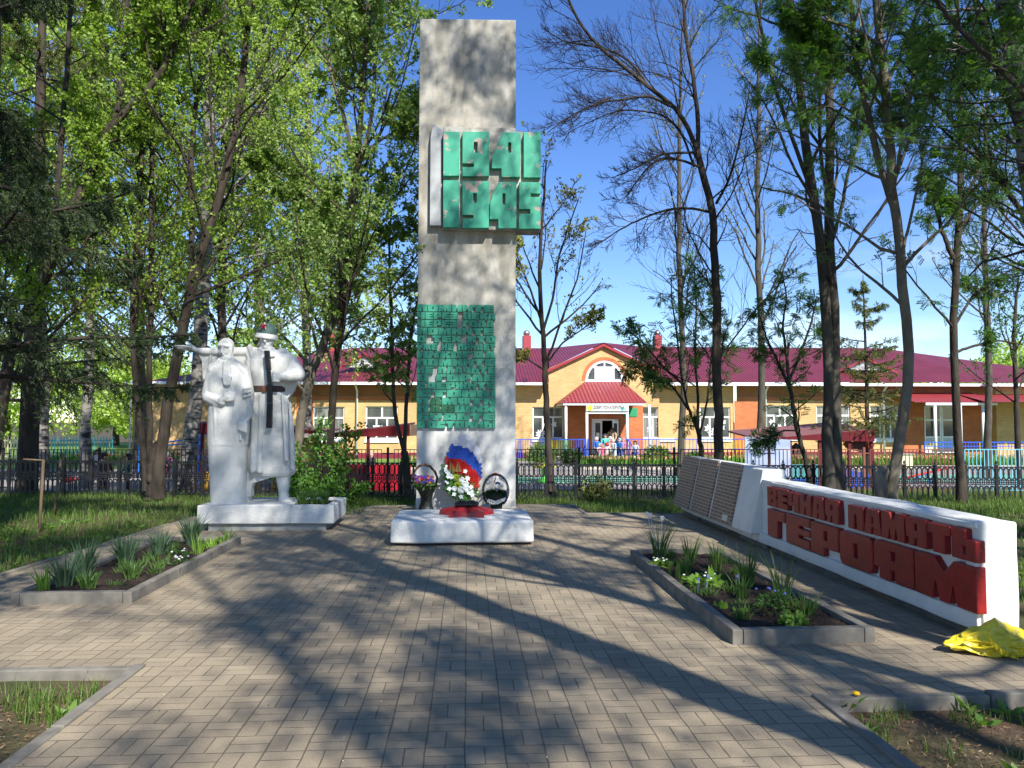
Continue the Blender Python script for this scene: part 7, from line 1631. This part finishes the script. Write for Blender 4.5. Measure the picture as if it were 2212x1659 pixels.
# pale curved trunk with cut stub
t = tree('curved_trunk_tree', 'tree with pale curved trunk rising from a sawn stump behind the memorial wall', 'tree', 'trees around the memorial',
     [stem(12.6, [(1922, 1110), (1918, 1060), (1928, 1010), (1944, 950), (1955, 900), (1963, 850), (1966, 770), (1961, 710), (1952, 620), (1942, 530), (1934, 450), (1928, 390), (1922, 330), (1912, 230), (1907, 120), (1893, 0)], .09, .05, ((-.1, 1.5), (-.1, 1.5)), z0=-.08), stem(12.7, [(1936, 460), (1908, 390), (1888, 310), (1870, 220), (1850, 150), (1842, 60), (1838, -20)], .06, .035, (-.1, 1.5)),
      stem(12.6, [(1925, 340), (1880, 270), (1820, 230), (1750, 180), (1680, 150), (1640, 120)], .025, .008), stem(12.6, [(1918, 250), (1870, 180), (1800, 120), (1740, 60)], .025, .008), stem(12.5, [(1946, 560), (1965, 480), (1985, 390), (2000, 300), (2030, 200)], .025, .01, (.2, .8)), stem(12.4, [(1922, 420), (1965, 300), (2010, 210), (2060, 130), (2120, 60)], .025, .008), stem(12.6, [(1915, 180), (1950, 110), (1985, 20)], .04, .015, (.3, 1)), stem(12.3, [(1905, 100), (1840, 60), (1770, 40), (1700, 10)], .035, .012)],
     bark_l, LF_dark, [dict(n=13, lr=.40, ang=46, trop=(0, 0, .15), w=.13, P=8, t0=.25, max=2.4), dict(n=6, lr=.45, ang=44, trop=(0, 0, .0), w=.16, P=6, max=1.0), dict(n=3, lr=.5, ang=38, w=.2, P=4, max=.4, rmin=.003)], dict(on=[(1, 4), (2, 2)], L=.15, kind='pinnate', pairs=5, W=.17, t0=.3, clip=lambda p: p[:, 2] > 4.3), 26)
c_ = at(1906, 1055, 12.5); q = MB(); q.tube([(c_.x-.02, 12.5, -.1), (c_.x-.02, 12.5, c_.z+.1), (c_.x-.01, 12.5, at(1900, 1030, 12.5).z), (c_.x+.04, 12.53, at(1905, 1016, 12.5).z), (c_.x+.09, 12.56, at(1905, 1010, 12.5).z)], [.11, .095, .10, .095, .05], 12); q.build('sawn_stump', mat('bare_wood', (.34, .29, .23), .9, (.12, .10, .08), 8, stretch=(1, 1, .2), bump=.5, bscale=20), t, smooth=True)
tree('dark_trunk_tree', 'straight dark trunk near the right frame edge with thin curving twigs', 'tree', 'trees around the memorial',
     [stem(15.0, [(2078, 1110), (2074, 1000), (2068, 910), (2062, 770), (2060, 640), (2066, 560), (2072, 480), (2078, 390), (2078, 300), (2070, 200), (2066, 100), (2068, 0)], .085, .03, ((0, 1.5), (0, 1.2)), z0=-.1), stem(15, [(2060, 560), (2035, 500), (2020, 440), (2010, 380)], .05, .015), stem(15.2, [(2064, 700), (2100, 640), (2150, 600), (2212, 570)], .03, .01), stem(15.2, [(2066, 760), (2110, 745), (2160, 735), (2210, 745)], .03, .01), stem(14.8, [(2070, 500), (2110, 440), (2160, 400), (2220, 340)], .035, .01), stem(14.8, [(2072, 450), (2120, 360), (2170, 300), (2225, 230)], .035, .01)],
     bark_d, LF_dark, [dict(n=12, lr=.32, ang=44, trop=(0, 0, .3), w=.13, P=8, t0=.25, max=2.4), dict(n=6, lr=.5, ang=42, trop=(0, 0, .4), w=.16, P=6, max=1.0), dict(n=3, lr=.5, ang=38, w=.2, P=4, max=.4, rmin=.003)], dict(on=[(1, 6), (2, 2)], L=.15, kind='pinnate', pairs=5, W=.17, t0=.3, clip=lambda p: (p[:, 0] < at(2090, 0, 15).x + .4)), 27)
tree('white_birch', 'pale birch trunk leaning into the top right corner', 'tree', 'trees around the memorial',
     [stem(10.5, [(2330, 1180), (2310, 900), (2270, 600), (2235, 380), (2212, 240), (2202, 130), (2184, 0)], .20, .12, ((-.3, 1.5), (-.3, 2)), z0=-.08), stem(10.5, [(2204, 130), (2150, 95), (2100, 82), (2045, 75)], .035, .012), stem(10.5, [(2190, 30), (2150, 22), (2090, 20), (2040, 24)], .035, .012), stem(10.4, [(2212, 190), (2180, 170), (2130, 168), (2090, 172)], .03, .01), stem(10.4, [(2232, 250), (2200, 238), (2160, 250), (2120, 250), (2080, 240)], .035, .01)],
     bark_b, LF_dark, [dict(n=6, lr=.3, ang=46, trop=(0, 0, -.4), w=.13, P=8, t0=.35, max=2.0), dict(n=5, lr=.5, ang=44, trop=(0, 0, -.8), w=.16, P=6, max=.9), dict(n=3, lr=.5, ang=38, trop=(0, 0, -1), w=.2, P=4, max=.4, rmin=.003)], dict(on=[(2, 3)], L=.05, W=.045, t0=.3, drop=.6), 28)
tree('background_tree', 'small leafy tree at the right frame edge over the wing roof', 'tree', 'background trees on the right',
     [stem(24, [(2200, 1000), (2195, 850), (2190, 720), (2200, 600)], .10, .03, z0=ZB)], bark_d, LF_dark, L3(14, 7, 5, t0=.3), dict(on=[(2, 5)], L=.10, W=.06), 29)
for i, (u, Y, vt) in enumerate([(1640, 27, 60), (1470, 30, 120), (2130, 28, 250)]):
    tree('background_tree', ('pale thin tree with new leaves behind the twin trunks', 'pale bare-topped tree seen through the arching limbs', 'pale thin tree behind the dark right trunk')[i], 'tree', 'background trees on the right', [stem(Y, [(u, 1000), (u+6, 800), (u-4, 500), (u, vt)], .14, .03, (.1, 1.5), z0=ZB)],
         bark_g, LF_bud, [dict(n=26, lr=.25, ang=40, trop=(0, 0, .8), w=.12, P=8, t0=.3, max=3), dict(n=7, lr=.45, ang=40, trop=(0, 0, .4), w=.15, P=6, max=1.2, rmin=.006), dict(n=3, lr=.5, ang=36, trop=(0, 0, .4), w=.16, P=4, max=.5, rmin=.005)], dict(on=[(2, 2)], L=.09, W=.06, t0=.6), 60+i)
for i, (x, y, H, ln_, lb) in enumerate([(9.9, 11.2, 9.5, (-2.2, .3), 'rowan outside the right edge whose leafy limbs reach into the top right'), (7.9, 7.6, 8.5, (-.6, .8), 'rowan beside the wall end whose leaves fill the upper right corner')]):
    b0 = Vector((x, y, -.1)); tree('rowan_tree', lb, 'tree', 'trees around the memorial', [([b0, b0 + Vector((ln_[0]*.2, 0, H*.35)), b0 + Vector((ln_[0]*.6, ln_[1], H*.7)), b0 + Vector((ln_[0], ln_[1], H))], .10, .03), ([b0 + Vector((ln_[0]*.2, 0, H*.35)), b0 + Vector((-1.6, .4, H*.6)), b0 + Vector((-2.8, .8, H*.8))], .05, .015)],
        bark_d, LF_dark, [dict(n=18, lr=.42, ang=52, trop=(0, 0, .3), w=.13, P=8, t0=.3, max=3.4), dict(n=8, lr=.45, ang=44, w=.16, P=6, max=1.2), dict(n=4, lr=.5, ang=38, w=.2, P=4, max=.4, rmin=.003)], dict(on=[(1, 2), (2, 1)], L=.14, kind='pinnate', pairs=5, W=.17, t0=.25), 110+i)
# --- the canopy beside and behind the viewer, which shades the plaza
def shade(label, x, y, H, lean, seed, n1=30, per=8, r0=.15, lf=None, zlow=.28, t1=.97, grp='trees beside the viewpoint', L=.10, W=.08, name='maple_tree', mx=3.6):
    b0 = Vector((x, y, -.1)); return tree(name, label, 'tree', grp, [([b0, b0 + Vector((lean[0]*.3, lean[1]*.3, H*.35)), b0 + Vector((lean[0]*.7, lean[1]*.7, H*.7)), b0 + Vector((lean[0], lean[1], H))], r0, .04)],
        bark_d, lf or LF_cherry, [dict(n=n1, lr=.34, ang=52, trop=(0, 0, .5), w=.12, P=8, t0=zlow, max=mx, fall=.3), dict(n=8, lr=.45, ang=45, trop=(0, 0, .2), w=.16, P=6, max=1.6), dict(n=6, lr=.5, ang=42, w=.2, P=4, max=.6, rmin=.004)], dict(on=[(2, per)], L=L, W=W, jit=.12), seed)
SH = [('tree just off the right side, nearest the wall end', 6.6, 3.4, 21, (-.9, .8), 36, 11), ('tree right of the viewpoint', 6.6, -1.6, 20, (-1.6, 1.0), 22, 5), ('tree behind and right of the viewpoint', 7.2, -7.4, 18, (0, .6), 18, 4),
      ('tree behind the viewpoint', 5.9, -8.4, 18, (-2.8, 1.6), 34, 11), ('tree far behind on the right', 11.5, -10, 18, (0, 0), 14, 3), ('tree behind on the left', -3.4, -8.5, 15, (0, .4), 24, 7), ('tree off the left side', -6.8, -2.0, 15, (.3, .5), 28, 8),
      ('tall tree far right', 12, 1.0, 18, (-.5, 0), 24, 6), ('slim tree right of the path', 4.9, 1.0, 17, (-4.0, .2), 22, 7), ('tree left of the viewpoint near the lawn', -8.2, 4.5, 15, (.2, .3), 28, 8), ('slim tree left of the path', -3.8, .3, 15, (1.0, .3), 26, 8),
      ('tall tree behind the path', .6, -11.5, 20, (-.4, 2.5), 34, 10), ('tree off the right end of the wall', 9.8, 7.0, 17, (0, 0), 24, 6)]
for i, (lb, x, y, H, ln_, n1_, per_) in enumerate(SH): shade(lb, x, y, H, ln_, 70+i, n1=n1_, per=per_, r0=.12 if 'slim' in lb else .075 if lb == 'tree behind the viewpoint' else .15)
# the leaning trunk that throws the long diagonal shadow
tree('leaning_maple', 'leaning trunk right of the path beside the viewpoint', 'tree', 'trees beside the viewpoint', [([Vector((4.1, -.1, -.1)), Vector((3.88, -.35, 2.0)), Vector((3.67, -.6, 4.0)), Vector((3.40, -.94, 6.5)), Vector((3.14, -1.28, 9.0)), Vector((2.95, -1.5, 11.5))], .20, .14)], bark_d, LF_cherry,
     [dict(n=9, lr=.3, ang=50, trop=(0, 0, .4), w=.12, P=8, t0=.62, max=2.4), dict(n=6, lr=.45, ang=45, w=.16, P=6, max=1.2), dict(n=5, lr=.5, ang=42, w=.2, P=4, max=.5, rmin=.004)], dict(on=[(2, 3)], L=.10, W=.08), 95)
LF_bush = leafmat('bush_leaf', (.05, .14, .02), (.13, .26, .035), .35)
# bush behind the planter
for i, (u, v, Y, s_, n, lb) in enumerate([(690, 1000, 14.6, 1.0, 3400, 'leafy green bush behind the statue planter'), (655, 1050, 14.2, .5, 900, 'low leafy shoots left of the bush behind the planter'), (1290, 1075, 16.0, .35, 500, 'low dry twiggy shrub at the foot of the iron fence')]):
    c_ = at(u, v, Y); t = thing('bush', lb, 'bush', (c_.x, Y, -.08)); r = np.random.default_rng(400+i)
    d = r.normal(size=(14, 3))*np.array([.5, .5, .2]) + np.array([0, 0, 1.0]); p = grow(r, np.tile([c_.x, Y, -.1], (14, 1)) + r.normal(size=(14, 3))*np.array([.15*s_, .15*s_, 0]), d, r.uniform(.9, 1.8, 14)*s_, 9, .12, (0, 0, -.1)); ra = np.full((14, 9), .009)
    s0, d0, l0, r1 = spawn(r, p, ra, np.full(14, 1.2*s_), 9, .2, 1, 50, .35); p2 = grow(r, s0, d0, l0, 5, .12, (0, 0, .1)); V, Fq = join([tubes(p, ra, 5), tubes(p2, np.full((len(p2), 5), .004), 3)]); fast('stems', V, Fq, bark_d, t)
    per = max(1, n//len(p2)); pos = p2[:, 1:].reshape(-1, 3); k_ = r.integers(0, len(pos), n); pos = pos[k_] + r.normal(size=(n, 3))*.05; V, Fq = leafquads(r, pos, r.normal(size=(n, 3)), .085, .055, .8, drop=.2); fast('foliage', V, Fq, LF_bush if i < 2 else LF_bud, t)

# ---------------------------------------------------------------- grass
GR = leafmat('grass_blade', (.04, .11, .012), (.10, .22, .025), .3, c3=(.16, .22, .05))
def grass(regions, seed, name='grass'):
    r = np.random.default_rng(seed); VV = []
    for (x0, x1, y0, y1, n, h, w_, cond, patch) in regions:
        x, y = r.uniform(x0, x1, n), r.uniform(y0, y1, n); k = np.array([(noise.noise(Vector((a*1.1, b*1.1, 3))) + .5*noise.noise(Vector((a*4, b*4, 7)))) > patch and cond(a, b) for a, b in zip(x, y)])
        x, y = x[k], y[k]; m_ = len(x); z = np.array([zg(a, b) for a, b in zip(x, y)]); hh = h*r.uniform(.4, 1.25, m_)*(1 + .5*np.array([noise.noise(Vector((a*.8, b*.8, 9))) for a, b in zip(x, y)])); q = r.uniform(0, 2*np.pi, m_); le = r.uniform(.1, .8, m_)*hh
        b0 = np.stack([x, y, z-.01], 1); s = np.stack([-np.sin(q), np.cos(q), np.zeros(m_)], 1)*(w_*r.uniform(.6, 1.3, m_))[:, None]; d = np.stack([np.cos(q)*le, np.sin(q)*le, hh], 1)
        mid = b0 + d*np.array([.35, .35, .6]); VV.append(np.stack([b0-s, b0+s, mid+s*.7, mid-s*.7], 1).reshape(-1, 4, 3)); VV.append(np.stack([mid-s*.7, mid+s*.7, b0+d, b0+d], 1).reshape(-1, 4, 3)[:, [0, 1, 2, 3]])
    V = np.concatenate(VV).reshape(-1, 3); Fq = np.arange(len(V)).reshape(-1, 4)
    Fq2 = Fq.copy(); return tag(fast(name, V, Fq2, GR), 'short uneven spring grass on the lawns around the plaza', 'grass', kind='stuff')
out_l = lambda x, y: (x < -4.62 or y > 12.85) and not (-1.85 < x < 2.1 and y < 14.5)
grass([(-16, -4.55, 7.8, 17.6, 46000, .13, .005, lambda x, y: x < -4.66, -.42), (-4.6, 14, 12.9, 17.2, 42000, .14, .005, lambda x, y: not (-1.8 < x < 2.1 and y < 14.45) and not (x < 4.3 and y < 13.0) and not (WX-.1 < x < WX+.5 and y < 12.9), -.35),
       (-4.5, -2.12, 2.5, 4.78, 9500, .12, .0035, lambda x, y: True, .12), (1.99, 4.6, 2.3, 4.32, 9500, .08, .003, lambda x, y: True, .16), (4.05, 13, 5.4, 15.0, 34000, .13, .005, lambda x, y: True, -.35), (-14, 14, 17.2, 20, 12000, .12, .006, lambda x, y: True, -.2),
       (-9, -2.1, 3.5, 4.7, 4000, .10, .004, lambda x, y: x < -4.4, -.1)], 51)
# broad leaved weeds
r = np.random.default_rng(52); PV = []
for (x0, x1, y0, y1, n) in ((-9, -4.8, 7.9, 12.5, 150), (-4.4, -2.15, 3.2, 4.75, 12), (2.0, 4.4, 2.6, 4.3, 34), (-4.4, 3.2, 13.1, 15.5, 30), (4.3, 7, 6, 12, 60)):
    for _ in range(n):
        x, y = r.uniform(x0, x1), r.uniform(y0, y1); m_ = r.integers(5, 11); q = r.uniform(0, 2*np.pi, m_); V, Fq = leafquads(r, np.tile([x, y, zg(x, y)+.012], (m_, 1)) + r.normal(size=(m_, 3))*[.012, .012, .004], np.stack([np.cos(q), np.sin(q), r.uniform(.25, .9, m_)], 1), .10, .035, .12); PV.append(V)
V = np.concatenate(PV); tag(fast('weeds', V, np.arange(len(V)).reshape(-1, 4), leafmat('weed_leaf', (.09, .18, .03), (.17, .30, .05), .3)), 'broad leaved weeds scattered through the grass', 'weeds', kind='stuff')
c_ = gnd(1850, 1527, -.05); t = thing('dandelion', 'yellow dandelion flower at the corner of the right kerb', 'flower', (c_.x, c_.y, -.07)); V, Fq = leafquads(r, np.tile([c_.x-.04, c_.y+.01, -.05], (9, 1)), np.stack([np.cos(np.arange(9)*.7), np.sin(np.arange(9)*.7), np.full(9, .7)], 1), .12, .03, .1); fast('leaves', V, Fq, FR, t)
MB().tube([(c_.x, c_.y, -.07), (c_.x, c_.y, .02)], .003, 5).build('stalk', M['daff'], t); MB().ball((c_.x, c_.y, .025), .022, 8, 5, sc=(1, 1, .5)).build('blossom', mat('dandelion_yellow', (.75, .45, .01), .7), t)
# fallen petals, husks and grit on the pavers and soil litter
n = 420; x, y = r.uniform(-4, 3.5, n), r.uniform(3.3, 12.5, n); pos = np.stack([x, y, np.full(n, .004)], 1); V, Fq = leafquads(r, pos, np.stack([r.normal(size=n), r.normal(size=n), np.full(n, .12)], 1), .014, .009, .05)
tag(fast('litter', V, Fq, leafmat('petal_litter', (.10, .06, .03), (.62, .56, .42), .1)), 'small fallen petals and husks on the pavers', 'litter', kind='stuff')
n = 9000; x = np.concatenate([r.uniform(-4.4, -2.1, n//3), r.uniform(2.0, 4.6, n//3), r.uniform(-9, -4.7, n//3)]); y = np.concatenate([r.uniform(3, 4.75, n//3), r.uniform(2.6, 4.3, n//3), r.uniform(7.7, 12.5, n//3)])
pos = np.stack([x, y, np.array([zg(a, b) for a, b in zip(x, y)])+.012], 1); V, Fq = leafquads(r, pos, np.stack([r.normal(size=n), r.normal(size=n), np.full(n, .25)], 1), .035, .007, .1)
tag(fast('dry_stalks', V, Fq, leafmat('dry_stalk', (.10, .055, .03), (.30, .20, .10), .1)), 'dry stalks and dead leaves on the bare soil', 'litter', kind='stuff')
